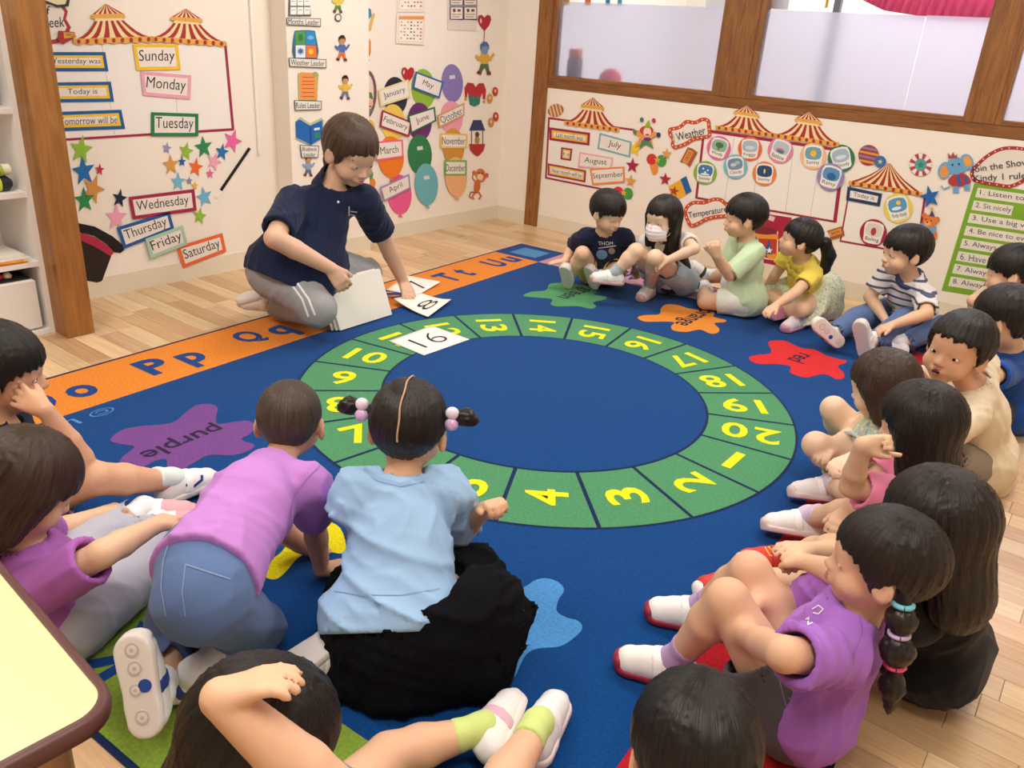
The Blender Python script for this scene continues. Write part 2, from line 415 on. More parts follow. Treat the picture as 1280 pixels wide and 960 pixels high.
for k, ch in enumerate('UTSRQPON'): letter_pair(ch, (.155, -.425 - .41 * k), (0, 1))
for k, ch in enumerate('VWXYZ'): letter_pair(ch, (.48 + .403 * k, -.145), (1, 0))
for k, ch in enumerate('ABCDEFGH'): letter_pair(ch, (RW - .16, -.47 - .385 * k), (0, -1))
for k, ch in enumerate('IJKLM'): letter_pair(ch, (2.1 - .403 * k, -RL + .145), (-1, 0))
# number ring
RC = np.array([1.3045, -1.7803]); Ro, Ri = .856, .573; T0 = -.10762
def arc(r, a0, a1, n): return [(RC[0] + r * cos(a0 + (a1 - a0) * i / n), RC[1] - r * sin(a0 + (a1 - a0) * i / n)) for i in range(n + 1)]
flat('ring_outline', arc(Ro + .009, 0, 2 * pi, 100)[:-1], NAVY, z=.0063)
for n_ in range(1, 21):
    a0 = T0 + (n_ - 1) * pi / 10; a1 = a0 + pi / 10; g0 = .0045 / Ro; 
    t_ = flat('number_tile', arc(Ro, a0 + g0 * 1.3, a1 - g0 * 1.3, 8) + arc(Ri, a1 - g0 * 2, a0 + g0 * 2, 8), GRN, z=.0069)
    am = (a0 + a1) / 2; c_ = RC + np.array([cos(am), -sin(am)]) * (.5 * (Ro + Ri)); xd = (RC - c_); 
    s_ = str(n_); w_ = .03 if n_ == 1 else (.085 if n_ < 10 else (.14 if n_ in (11,) or 10 <= n_ < 20 else .17))
    if n_ == 11: w_ = .09
    if 10 <= n_ < 20:
        c0 = c_ - xd / np.linalg.norm(xd) * .055; c1 = c_ + xd / np.linalg.norm(xd) * .04
        fl_text('numeral', '1', c0, xd, .026, .115, YEL, .02, t_, .0078)
        fl_text('numeral', s_[1], c1, xd, .026 if n_ == 11 else .085, .115, YEL, .02, t_, .0078)
    elif n_ == 20:
        c0 = c_ - xd / np.linalg.norm(xd) * .052; c1 = c_ + xd / np.linalg.norm(xd) * .052
        fl_text('numeral', '2', c0, xd, .085, .115, YEL, .02, t_, .0078); fl_text('numeral', '0', c1, xd, .085, .115, YEL, .02, t_, .0078)
    else: fl_text('numeral', s_, c_, xd, w_, .12, YEL, .02, t_, .0078)
flat('ring_outline', arc(Ri, 0, 2 * pi, 90)[:-1], NAVY, z=.0072)
flat('ring_centre', arc(Ri - .009, 0, 2 * pi, 90)[:-1], BLUE, z=.0075)
def spline(pts, n=6):
    P_ = [np.array(p, float) for p in pts]; m_ = len(P_); out = []
    for i in range(m_):
        p0, p1, p2, p3 = P_[i - 1], P_[i], P_[(i + 1) % m_], P_[(i + 2) % m_]
        for k in range(n):
            t = k / n; out.append(tuple(.5 * ((2 * p1) + (-p0 + p2) * t + (2 * p0 - 5 * p1 + 4 * p2 - p3) * t * t + (-p0 + 3 * p1 - 3 * p2 + p3) * t ** 3)))
    return out
SPL = {
 'purple': ('#71448a', [(138,550),(152,538),(175,533),(214,529),(232,516),(245,507),(262,505),(272,510),(270,521),(272,530),(290,528),(310,526),(318,533),(312,543),(302,548),(306,552),(318,556),(312,563),(292,569),(262,569),(240,580),(222,590),(210,585),(207,574),(190,578),(168,590),(150,585),(152,573),(165,562),(168,558),(150,555)], (228,551), (-95,37), 26),
 'green': ('#4f9460', [(654,370),(664,365),(682,363),(686,356),(692,354),(712,354),(745,360),(750,363),(742,368),(757,371),(757,374),(742,378),(745,383),(738,386),(724,383),(707,383),(695,383),(688,380),(690,374),(672,372)], (716,366), (-34,11), 11),
 'orange': ('#ee8a2e', [(797,397),(806,394),(824,393),(826,386),(832,381),(845,381),(862,386),(880,388),(893,391),(892,396),(907,400),(905,403),(893,404),(899,411),(897,416),(888,417),(875,412),(858,415),(842,413),(839,408),(843,403),(830,402),(806,402)], (864,396), (-34,18), 12),
 'red': ('#cf282c', [(936,447),(946,444),(962,442),(964,437),(960,429),(966,426),(980,426),(990,430),(1002,435),(1018,437),(1032,444),(1045,448),(1058,451),(1056,454),(1047,458),(1055,467),(1054,473),(1045,474),(1036,469),(1027,468),(1018,470),(1007,472),(992,468),(987,464),(988,458),(970,455),(950,455),(940,452)], (1002,448), (-16,8), 15),
 'yellow': ('#e0cf10', [(330,712),(336,702),(352,690),(364,672),(375,658),(400,650),(425,660),(432,690),(410,690),(388,690),(372,698),(356,716),(345,724),(333,722)], (400,665), (-40,10), 20),
 'blue': ('#4a8ccc', [(532,838),(545,846),(560,849),(575,842),(590,828),(600,825),(607,835),(613,846),(630,848),(643,846),(650,832),(658,818),(672,811),(700,808),(718,797),(728,785),(722,776),(708,772),(696,764),(698,750),(705,738),(698,728),(682,723),(668,726),(655,734),(635,735),(600,745),(560,770),(540,800),(530,822)], (620,780), (-60,40), 25)}
for nm, (c_, pts, tc, tv, th) in SPL.items():
    sp = flat('colour_splat', spline([rl(*p) for p in pts], 4), mat(c_, .95, 'carpet', .1), z=.0067)
    if nm in ('yellow', 'blue'): continue
    c0 = np.array(rl(*tc)); xd = np.array(rl(tc[0] + tv[0] / 2, tc[1] + tv[1] / 2)) - np.array(rl(tc[0] - tv[0] / 2, tc[1] - tv[1] / 2))
    fl_text('colour_word', nm, c0, xd, np.linalg.norm(xd), .075 if nm in ('red',) else .085, mat('#2a2140', .95, 'carpet', .1), .01, sp, .0078)
c0 = np.array(rl(112, 521)); xd = np.array(rl(70, 538)) - np.array(rl(130, 516))
fl_text('maker_mark', '© L', c0, xd, .16, .05, mat('#4d86c0', .95, 'carpet', .1), 0)

# ================================================================== NUMBER CARDS
PAPER = mat('#f2eee6', .5, 'paper', .3); INK = mat('#26242a', .5)
def card(label, corners, zs, s, tc, tv, th, name='number_card', n=8, curl=None):
    P4 = [PZ(x, y, z) for (x, y), z in zip(corners, zs)]
    c = sum(P4) / 4; c[2] = min(zs)
    root = empty(name, label, 'card', tuple(c))
    def S(u, v):
        p = (P4[0] * (1 - u) + P4[1] * u) * (1 - v) + (P4[3] * (1 - u) + P4[2] * u) * v
        if curl: p = p + np.array([0, 0, curl(u, v)])
        return p - c
    vs = []; f = []
    for i in range(n + 1):
        for j in range(n + 1): vs.append(S(i / n, j / n))
    for i in range(n):
        for j in range(n): a = i * (n + 1) + j; f.append((a, a + n + 1, a + n + 2, a + 1))
    o = obj('sheet', vs, f, PAPER, root, True); so = o.modifiers.new('s', 'SOLIDIFY'); so.thickness = .0012; so.offset = 1 if (np.cross(P4[1] - P4[0], P4[3] - P4[0])[2] < 0) else -1
    # lettering follows the sheet, in (u,v)
    v, f = text_geo(s, -.02 if len(s) > 1 else -.015)
    (u0, v0), (du, dv), hh = tc, tv, th
    eu = P4[1] - P4[0]; ev = P4[3] - P4[0]; lu, lv = np.linalg.norm(eu), np.linalg.norm(ev)
    vv = []
    d = np.array([du * lu, dv * lv]); wl_ = np.linalg.norm(d); d /= wl_; up = np.array([-d[1], d[0]])
    cr_ = np.cross(eu, ev)[2]
    if cr_ < 0: up = -up
    for p in v:
        q = d * p[0] * wl_ + up * p[1] * hh
        pos = S(u0 + q[0] / lu, v0 + q[1] / lv); vv.append(pos + np.array([0, 0, .0018]))
    obj('digits', vv, f, INK, root)
    return root
card('white card reading 16 lying flat on the green number ring', [(486, 426), (530, 444), (587, 424), (540, 407)], [.0105] * 4, '16', (.5, .5), (0, .55), .105)
card('white card reading 8 pressed down by the finger of the kneeling adult', [(492, 375), (535, 398), (564, 376), (527, 368)], [.03, .0105, .02, .0105], '8', (.62, .5), (.0, .6), .085, curl=lambda u, v: .008 * (2 * u - 1) ** 2)
card('white card reading 7 lying behind the adult\'s outstretched hand', [(483, 362), (520, 370), (551, 352), (508, 344)], [.0105, .0105, .02, .0105], '7', (.6, .56), (.0, .32), .1)
stack = empty('card_stack', 'thick stack of blank white cards held upright by the kneeling adult', 'card', tuple(PZ(430, 405, .01)))
b0 = PZ(419, 411, .012); b1 = PZ(484, 391, .012)
dx = (b1 - b0); W0 = np.linalg.norm(dx); dx /= W0
# leaning sheets: top edge back towards the adult
tp = np.array([-dx[1], dx[0], 0]); tp = tp if tp @ np.array([-1, 1, 0]) > 0 else -tp
updir = np.array([0, 0, 1.0]) * .96 + tp * .22 - dx * .14
for k in range(5):
    off = tp * (-.030 + .006 * k) - dx * (.012 * (k // 2)) + updir * (.002 * (k % 2))
    H0 = .205; q = [b0 + off, b1 + off, b1 + off + updir * H0, b0 + off + updir * H0 - dx * .0]
    q = [x - np.array(stack.location) for x in q]; n0 = tp * .0035
    vs = [*(x for x in q), *(x + n0 for x in q)]
    obj('card_sheet', vs, [(0, 1, 2, 3), (7, 6, 5, 4), (0, 4, 5, 1), (1, 5, 6, 2), (2, 6, 7, 3), (3, 7, 4, 0)], mat('#f4f1e8', .6, 'paper'), stack)

# ================================================================== TABLE
tx, ty, tz = 2.7557, -4.1027, .5
tab = empty('table', 'low table with a pale yellow top and rounded brown edge at bottom left', 'table', (tx, ty, 0), atan2(-.0662, .9978))
def rrect(x0, y0, x1, y1, r, n=8):
    out = []
    for cx, cy, a in ((x1 - r, y1 - r, 0), (x0 + r, y1 - r, 90), (x0 + r, y0 + r, 180), (x1 - r, y0 + r, 270)):
        for i in range(n + 1): out.append((cx + r * cos(R(a + 90 * i / n)), cy + r * sin(R(a + 90 * i / n))))
    return out
TW, TD = 1.2, .6; r_ = .045
MB().prism(rrect(-TW + .01, -TD + .01, -.01, -.01, r_ - .01), tz - .02, tz).build('tabletop', mat('#f0e5a2', .35, 'plain', .4), tab)
mb = MB(); prof = [(0.0, tz - .022), (.006, tz - .024), (.0105, tz - .02), (.012, tz - .011), (.0105, tz - .002), (.006, tz + .0016), (0, tz + .001)]
ring = rrect(-TW + .012, -TD + .012, -.012, -.012, r_ - .012); nr = len(ring); vs = []; f = []
cxy = []
for i in range(nr):
    a = np.array(ring[i - 1]); b_ = np.array(ring[(i + 1) % nr]); t = b_ - a; t /= np.linalg.norm(t) + 1e-9; cxy.append((t[1], -t[0]))
for off, z in prof:
    for i in range(nr): vs.append((ring[i][0] + cxy[i][0] * off, ring[i][1] + cxy[i][1] * off, z))
for k in range(len(prof) - 1):
    for i in range(nr): j = (i + 1) % nr; f.append((k * nr + i, k * nr + j, (k + 1) * nr + j, (k + 1) * nr + i))
obj('edge_band', vs, f, mat('#5a3634', .45, 'plain', .4), tab, True)
for lx, ly in ((-.06, -.06), (-TW + .06, -.06), (-.06, -TD + .06), (-TW + .06, -TD + .06)):
    MB().tube([(lx, ly, tz - .02), (lx, ly, .012)], [.019, .015], 12).tube([(lx, ly, .014), (lx, ly, 0)], .018, 12).build('leg', mat('#b08c68', .4, 'plain'), tab, True)

# ================================================================== SHELF
sh = empty('storage_shelf', 'white open storage shelf unit beside the timber pillar', 'shelf', (0, 0, 0))
SWm = mat('#eeeae6', .5, 'plain', .3); sx = .30; sy0, sy1 = -3.95, -3.095
MB().box((0.004, sy1 - .02, 0), (sx, sy1, 1.5), .001).build('side_panel', SWm, sh); MB().box((0.004, sy0, 0), (sx, sy0 + .02, 1.5), .001).build('side_panel', SWm, sh)
MB().box((0.004, sy0 + .02, 0), (.012, sy1 - .02, 1.5)).build('back_panel', SWm, sh)
for z in (.0, .262, .515, .80, 1.10, 1.48): MB().box((.012, sy0 + .02, z), (sx - .002, sy1 - .02, z + .02), .001).build('shelf_board', SWm, sh)
d_ = MB().box((.03, sy0 + .05, .025), (sx - .008, sy1 - .04, .215), .006).build('storage_bin', mat('#e6e3e0', .4), None); tag(d_, 'white plastic bin on the bottom of the shelf unit', 'bin')
d2 = MB().box((.04, sy0 + .06, .216), (sx - .02, sy1 - .05, .222)).build('bin_rim', mat('#2c2626', .6), d_)
for k, (yy, c_, lb) in enumerate(((-3.24, '#b03040', 'small red toy lying on the white bin'), (-3.21, '#d8c8b0', 'small cream toy lying on the white bin'), (-3.27, '#e05060', 'pink toy lying on the white bin at the left edge'))):
    o = MB().lathe([(.001, 0), (.014, .003), (.016, .012), (.009, .022), (.001, .024)], 10, (sx - .05, yy, .2222)).build('small_toy', mat(c_, .5), None, True); tag(o, lb, 'toy')
o = MB().box((.05, -3.50, .2825), (sx - .012, -3.135, .300), .002).build('paper_tray', mat('#e9e9ec', .5), None); tag(o, 'white paper tray lying on the shelf above the bin', 'tray')
o = MB().box((.06, -3.47, .3005), (sx - .02, -3.15, .312), .001).build('paper_stack', PAPER, None); tag(o, 'thin stack of white paper in the tray', 'paper')
mk = MB().tube([(sx - .006, -3.235, .2905), (sx - .006, -3.175, .2905)], .0075, 10).build('marker_pen', mat('#e8973c', .4), None, True)
bpy.data.objects.remove(mk)
mk = MB().tube([(sx + .0, -3.26, .2905), (sx + .0, -3.19, .2905)], .0, 3)
o = MB().tube([(.29, -3.25, .2895), (.29, -3.165, .2895)], .0068, 10).build('marker_pen', mat('#e8973c', .4), None, True); tag(o, 'orange marker pen on the edge of the shelf above the bin', 'pen')
o.location = (.004, .0, .0); MB().tube([(.29, -3.165, .2895), (.29, -3.150, .2895)], .0058, 10).build('pen_cap', mat('#f0c050', .4), o, True)
# middle board: pencil cases
for k, (yy, zz, c_, c2, lb) in enumerate(((-3.19, .535, '#2b2f3a', '#c8d84a', 'black and lime pencil case on the middle shelf'), (-3.28, .535, '#27407c', '#e8e8e0', 'navy pencil case with white strap on the middle shelf'))):
    o = MB().tube([(.25, yy - .07, zz + .0275), (.25, yy - .05, zz + .0275), (.25, yy + .035, zz + .0275), (.25, yy + .05, zz + .0275)], [.014, .027, .027, .014], 14).build('pencil_case', mat(c_, .6, 'cloth'), None, True); tag(o, lb, 'pencil case')
    MB().tube([(.25, yy - .03, zz + .0276), (.25, yy + .01, zz + .0276)], .0274, 14).build('band', mat(c2, .6), o, True)
o = MB().tube([(.25, -3.20, .6095), (.25, -3.19, .6095), (.25, -3.14, .6095)], [.012, .0195, .0195], 12).build('torch', mat('#ecebc8', .4), None, True); tag(o, 'cream rolled pouch lying on top of the lime pencil case', 'pouch')
MB().tube([(.262, -3.19, .6095), (.262, -3.17, .6095)], .0201, 12).build('stripe', mat('#9aa84a', .5), o, True); o.name = 'rolled_pouch'
# upper board : folders
for k, (c_, lb) in enumerate((('#30343c', 'dark grey upright file box on the upper shelf'), ('#3d4a60', 'slate blue upright folder on the upper shelf, next to the file box'), ('#c8cad0', 'pale grey upright folder on the upper shelf'))):
    yy = -3.19 - .05 * k
    o = MB().box((.06, yy - .02, .8205), (.27, yy + .02, 1.06), .004).build('upright_folder', mat(c_, .5), None); tag(o, lb, 'folder')
    MB().box((.27, yy - .012, .86), (.2715, yy + .012, .95)).build('spine_label', PAPER, o)
# ================================================================== WALL STICKERS
def inset(q, d):
    out = []; n = len(q)
    for i in range(n):
        p = np.array(q[i], float); a = np.array(q[i - 1], float) - p; b = np.array(q[(i + 1) % n], float) - p
        a /= np.linalg.norm(a); b /= np.linalg.norm(b); out.append(tuple(p + (a + b) * d))
    return out
def lcard(label, wall, q, cols, s, th=None, wf=.62, base=1, dins=3.0, group=None, tc='#26262c', bold=0):
    items = []; cur = q
    names = ['border', 'mat_board', 'paper']
    for k, c in enumerate(cols):
        items.append((names[0] if k == 0 else ('face' if k == len(cols) - 1 else 'inner_border'), c, cur)); cur = inset(cur, dins if k == 0 else dins * .8)
    q = np.array(q, float); c = q.mean(0); ex_ = ((q[1] + q[2]) - (q[0] + q[3])) / 2; ey_ = ((q[2] + q[3]) - (q[0] + q[1])) / 2
    h = th or np.linalg.norm(ey_) * .48
    items.append(T(s, tuple(c), tuple(ex_ * wf / 2), h, tc, bold - .004))
    return sticker('word_card', label, 'word card', wall, items, base, group)
def tent(label, wall, bl, br, ap, base=2, single=False):
    bl, br, ap = (np.array(p, float) for p in (bl, br, ap)); m_ = (bl + br) / 2; ex_ = (br - bl) / 2; ey_ = ap - m_
    if single: prof = [(0, 1), (.15, .8), (.4, .5), (.7, .24), (1, 0.04)]
    else: prof = [(0, 1), (.1, .78), (.22, .62), (.42, .44), (.52, .37), (.62, .34), (.63, .41), (.7, .42), (.82, .25), (1, .02)]
    def P_(t, y, w_): return tuple(m_ + ex_ * t * w_ + ey_ * y)
    red, cr, ye = '#a8302a', '#f0d9a8', '#e2a94e'
    out = [P_(1, y, w_) for y, w_ in prof] + [P_(-1, y, w_) for y, w_ in prof[::-1]]
    items = [('canvas', cr, out)]
    N_ = 11 if not single else 15
    for k in range(0, N_, 2):
        t0 = -1 + 2 * k / N_; t1 = -1 + 2 * (k + 1) / N_
        if single: items.append(('stripe', red, [P_(t0, y, w_) for y, w_ in prof] + [P_(t1, y, w_) for y, w_ in prof[::-1]]))
        else:
            items.append(('stripe', red, [P_(t0, y, w_) for y, w_ in prof[:5]] + [P_(t1, y, w_) for y, w_ in prof[:5][::-1]]))
            items.append(('stripe', red, [P_(t0, y, w_) for y, w_ in prof[6:]] + [P_(t1, y, w_) for y, w_ in prof[6:][::-1]]))
    if not single: items.append(('valance', ye, [P_(1, .6, .44), P_(1, .72, .42), P_(-1, .72, .42), P_(-1, .6, .44)]))
    vb = [P_(-1, .04, 1.03), P_(1, .04, 1.03)]
    nsc = 14
    for k in range(nsc + 1):
        t = 1 - 2 * k / nsc; vb.append(P_(t, -.15 if k % 2 else -.10, 1.03))
    items.append(('valance', ye, vb))
    for k in range(9):
        t = -.9 + 1.8 * k / 8; c = m_ + ex_ * t + ey_ * -.045
        sz = np.linalg.norm(ex_) * .05
        items.append(('badge', red, ell(c[0], c[1], sz, sz * 1.25, 0, 8)))
    return sticker('circus_tent_cutout', label, 'wall cutout', wall, items, base)
def frame(name, label, wall, q, lines, base=0, seams=()):
    items = [('panel', '#f1ece6', q)] + [('seam', '#cfc6bc', [(a[0] - .4, a[1]), (a[0] + .4, a[1]), (b[0] + .4, b[1]), (b[0] - .4, b[1])]) for a, b in seams]
    for a, b, w_ in lines:
        a, b = np.array(a, float), np.array(b, float); d = (b - a) / np.linalg.norm(b - a); n_ = np.array([-d[1], d[0]]) * w_ / 2
        items.append(('tape', '#9c2746', [tuple(a + n_), tuple(b + n_), tuple(b - n_), tuple(a - n_)]))
    return sticker(name, label, 'wall board', wall, items, base)
# ---- left wall
frame('days_board', 'white board edged with crimson tape under the two circus tents on the left wall', WL, [(40, 56), (282, 53), (292, 161), (50, 176)], [((281, 53), (291, 162), 3.4), ((55, 176), (292, 161.5), 3)], seams=(((127, 56), (143, 168)), ((219, 100), (222, 160))))
tent('red and cream circus tent cutout at the top left, nearer the pillar', WL, (92, 50), (189, 47), (131, 5)); tent('red and cream circus tent cutout above the yellow Sunday card', WL, (189, 47), (280, 53), (231, 11))
BL_, YE_, PA_ = '#1b5d9c', '#edc531', '#ece4dc'
lcard('blue and yellow card reading Yesterday was on the left wall', WL, [(56, 65), (131, 65), (135, 89), (60, 89)], [BL_, YE_, PA_], 'Yesterday was', 9, .80, 1, 4.2)
lcard('blue and yellow card reading Today is on the left wall', WL, [(64, 103), (138, 102), (142, 127), (67, 128)], [BL_, YE_, PA_], 'Today is', 9, .5, 1, 4.2)
lcard('blue and yellow card reading Tomorrow will be on the left wall', WL, [(66, 140), (151, 137), (156, 161), (70, 164)], [BL_, YE_, PA_], 'Tomorrow will be', 9, .84, 1, 4.2)
for s, q, c, lb in (('Sunday', [(165, 55), (221, 55), (225, 87), (170, 88)], '#edc12f', 'yellow bordered card reading Sunday'), ('Monday', [(175, 89), (238, 94), (237, 124), (178, 119)], '#eaa3ba', 'pink bordered card reading Monday'),
                    ('Tuesday', [(188, 140), (247, 142), (247, 170), (188, 170)], '#2c7a50', 'green bordered card reading Tuesday'), ('Wednesday', [(160, 246), (242, 236), (245, 263), (165, 274)], '#a3264a', 'crimson bordered card reading Wednesday'),
                    ('Thursday', [(145, 284), (211, 264), (217, 286), (154, 311)], '#225e9e', 'blue bordered tilted card reading Thursday'), ('Friday', [(180, 298), (227, 281), (233, 305), (187, 323)], '#a9cfb6', 'mint bordered tilted card reading Friday'),
                    ('Saturday', [(220, 308), (277, 291), (282, 314), (228, 335)], '#e8683a', 'orange bordered tilted card reading Saturday')):
    lcard(lb, WL, q, [c, PA_], s, 18 if s not in ('Thursday', 'Friday', 'Saturday', 'Wednesday') else 15.5, .80, 2 if s != 'Friday' else 4, 4.2, 'weekday cards on the left wall', '#151518')
def star(label, wall, cx, cy, r, c, rot=0, base=1, group='paper stars on the left wall', ry=1.12):
    pts = [(cx + (x - cx) * .88, cy + (y - cy) * ry) for x, y in starp(cx, cy, r, rot)]
    return sticker('paper_star', label, 'paper star', wall, [('star', c, pts)], base, group)
for a in ((101, 187, 17, '#8fbf3a', 8, 'large lime green paper star just right of the pillar, under the days board'), (104, 214, 17, '#1f6fb2', -8, 'large blue paper star under the large lime star'), (124, 212, 7, '#c0304c', 5, 'small crimson paper star right of the large blue one'),
          (116, 236, 17, '#cc9448', 20, 'large tan paper star under the large blue one'), (105, 250, 15, '#2c8a52', -5, 'green paper star half behind the large tan star'), (149, 248, 11, '#1c2a48', 10, 'navy paper star above the pink one by the hat'),
          (145, 272, 16, '#eba6bc', 0, 'large pink paper star above the black hat'), (208, 185, 7, '#9a94c4', 10, 'small lavender paper star'), (232, 189, 11, '#8fbf3a', 12, 'lime green paper star right of the lavender one'),
          (254, 184, 13, '#2c8a52', -8, 'dark green paper star below the Tuesday card'), (290, 176, 14, '#e868a4', 20, 'hot pink paper star at the corner of the days board'), (277, 190, 10, '#1f6fb2', 10, 'blue paper star left of the hot pink one'),
          (213, 206, 12, '#d69a50', -5, 'tan paper star left of a tiny blue one'), (227, 202, 6, '#1f5fa8', 0, 'tiny blue paper star between tan and lime stars'), (244, 209, 11, '#ec6a2e', 10, 'orange paper star in the middle of the cluster'),
          (267, 202, 11, '#eba6bc', 20, 'light pink paper star right of the orange one'), (262, 217, 6, '#e868a4', 0, 'small hot pink paper star under the light pink one'), (222, 227, 11, '#74b8d4', 0, 'light blue paper star above the Wednesday card'),
          (236, 226, 5, '#8890b4', 0, 'tiny slate paper star above the Wednesday card'), (243, 232, 5, '#efb83a', 0, 'tiny yellow paper star above the Wednesday card'), (255, 246, 12, '#6cb4d8', -15, 'light blue paper star right of the Wednesday card'), (249, 270, 10, '#8fbf3a', 10, 'lime green paper star right of the Thursday card')):
    star(a[5], WL, *a[:5])
sticker('top_hat_cutout', 'black top hat cutout with a crimson band behind the pillar', 'wall cutout', WL, [('crown', '#2a1f1c', [(82, 286), (102, 290), (141, 313), (133, 335), (127, 351), (121, 353), (104, 350), (84, 345)]), ('hat_band', '#b02c48', [(80, 283), (101, 291), (120, 297), (134, 307), (143, 314), (138, 320), (118, 308), (102, 301), (82, 296)]), ('brim', '#1a1715', [(78, 270), (99, 279), (118, 283), (140, 295), (152, 305), (155, 312), (150, 316), (142, 315), (134, 306), (118, 295), (101, 290), (80, 284)])], 1)
sticker('magic_wand_cutout', 'thin black wand cutout with a white tip slanting beside the column', 'wall cutout', WL, [('wand', '#1c1a1c', [(310, 184), (313, 186), (277, 239), (274, 237)]), ('tip', '#f2f0ea', [(274, 237), (277, 239), (271, 248), (268, 246)])], 1)
pa = PX(305, 0, 0); pb = PX(323, 193, 0)
o = MB().box((.0005, pb[1] - .006, pb[2]), (.012, pb[1] + .006, ZT - .002), .001).build('cable_cover', mat('#f2efe8', .5), None); tag(o, 'thin white vertical cable cover on the left wall', 'cable cover')
sticker('marquee_sign', 'red edged paper sign reading of Week, half hidden by the pillar', 'sign', WL, [('border', '#a8363a', [(30, 0), (78, 4), (84, 14), (82, 24), (88, 34), (84, 45), (72, 54), (40, 58), (28, 40)]), ('face', PA_, [(34, 2), (74, 7), (80, 15), (78, 24), (83, 34), (78, 43), (68, 49), (42, 53), (33, 38)]), T('of', (55, 13), (7, 0), 11), T('Week', (63, 28), (17, -1), 13)], 1)
sticker('circus_ticket', 'red and gold circus ticket cutout below the of Week sign', 'wall cutout', WL, [('ticket', '#a8363a', [(72, 38), (92, 40), (94, 46), (78, 55), (71, 50)]), ('face', '#e2a94e', [(78, 40), (93, 41), (93, 46), (79, 48)]), T('CIRCUS', (86, 43.5), (5.5, .5), 3.6, '#7a2a1a')], 3)
sticker('leaning_card', 'dark edged card at the top beside the pillar', 'wall cutout', WL, [('edge', '#3a3a3c', [(50, -6), (86, -2), (84, 8), (70, 9), (48, 0)]), ('face', '#e8dcb0', [(53, -5), (82, -1), (80, 5), (70, 6), (52, -1)])], 4)
# ---- pilaster
def person_items(cx, cy, s, hair, top, legs, skin='#c98e5e', arm=1):
    """tiny printed paper-doll figure, total height ~ 34*s"""
    P2 = lambda pts: [(cx + x * s * .72, cy + y * s * .92) for x, y in pts]
    return [('shirt', top, P2([(-5, -6), (5, -6), (7, -2), (12, -7 * arm), (14, -5 * arm), (8, 2), (5, 0), (5, 6), (-5, 6), (-5, 0), (-8, 2), (-13, -2 * arm), (-12, -5 * arm), (-7, -3)])),
            ('trousers', legs, P2([(-5, 5), (5, 5), (7, 14), (3, 14), (0, 8), (-4, 14), (-8, 12)])),
            ('shoe', '#7a2a2c', P2([(3, 13), (8, 13), (9, 17), (3, 17)])), ('shoe', '#7a2a2c', P2([(-9, 12), (-4, 14), (-5, 17), (-11, 15)])),
            ('face', skin, P2(ell(0, -11, 5, 6, 0, 12))), ('hair', hair, P2([(-6, -10), (-6, -16), (-2, -19), (3, -19), (6, -15), (6, -10), (4, -14), (-3, -14)]))]
def doll(label, wall, cx, cy, s, hair, top, legs, skin='#c98e5e', arm=1, base=1, extra=()): return sticker('paper_figure', label, 'paper figure', wall, person_items(cx, cy, s, hair, top, legs, skin, arm) + list(extra), base)
def outl(q, c='#3c3c40', d=.8): return [('outline', c, q), ('face', '#e6e2da', inset(q, d))]
q = [(361, -26), (384, -26), (388, 20), (360, 20)]
its = outl(q)
for i in range(3):
    for j in range(4):
        x = 362.5 + j * 0 + i * 8.4; y = -24 + j * 11
        its.append(('cell', '#f2efe8', [(x, y), (x + 7.2, y), (x + 7.4, y + 9), (x, y + 9)])); its.append(('tick', '#8a8a88', [(x + 1, y + 3.2), (x + 6, y + 3.2), (x + 6, y + 4), (x + 1, y + 4)]))
its[1] = ('face', '#77777a', inset(q, .8))
sticker('month_grid', 'grey paper building of twelve squares above the Months Leader label', 'wall cutout', WC, its, 1)
def plain_label(label, wall, q, s, th, wf=.9, base=2, cat='word card'):
    q_ = np.array(q, float); c = q_.mean(0); ex_ = ((q_[1] + q_[2]) - (q_[0] + q_[3])) / 2
    return sticker('name_strip', label, cat, wall, outl(q) + ([T(s, tuple(c), tuple(ex_ * wf / 2), th, '#2a2a30')] if isinstance(s, str) else [T(x[0], x[1], x[2], th, '#2a2a30') for x in s]), base)
plain_label('grey outlined paper strip reading Months Leader', WC, [(357, 22), (400, 23), (400, 33), (358, 31)], 'Months Leader', 7)
sticker('weather_icon', 'rounded paper of four weather squares above the Weather Leader strip', 'wall cutout', WC, [('backing', '#3e6f8a', spline([(367, 42), (372, 38), (390, 38), (394, 43), (396, 73), (367, 73)], 3)), ('square', '#4f9c4a', [(368.5, 40), (380.5, 39), (381, 55.5), (369, 55.5)]), ('square', '#2b8cc8', [(381.5, 39), (393, 40), (394, 56), (382, 55.5)]), ('square', '#e4ecf2', [(369, 56.5), (381, 56.5), (381, 72), (369, 72)]), ('square', '#ea7434', [(382, 56.5), (394, 57), (395.5, 72), (382, 72)]), ('snowflake', '#2f6aa8', starp(375, 64, 5.5, 0, .3)), ('snowflake', '#2f6aa8', starp(375, 64, 5.5, 36, .3)), ('sun', '#f2c23c', ell(388, 64.5, 3, 3.6, 0, 10)), ('tree', '#2f7a3e', ell(375, 47, 3, 4.6, 0, 8)), ('cloud', '#6fb8e2', ell(387.5, 47, 4, 2.6, 0, 10))], 1)
plain_label('outlined paper strip reading Weather Leader', WC, [(360, 72), (407, 74), (407, 85), (361, 83)], 'Weather Leader', 7)
sticker('rules_scroll', 'orange paper scroll with lines above the Rules Leader strip', 'wall cutout', WC, [('scroll', '#c9b46a', [(372, 92), (376, 90), (392, 91), (398, 93), (397, 100), (396, 125), (373, 125)]), ('sheet', '#ec9450', [(374, 92), (393, 92), (395, 124), (375, 124)])] + [('line', '#b0602a', [(377, y), (392, y), (392, y + 1), (377, y + 1)]) for y in (96, 101, 105, 110, 115, 120)] + [('curl', '#9cae58', ell(393.5, 92.5, 3.6, 3, 20, 8))], 1)
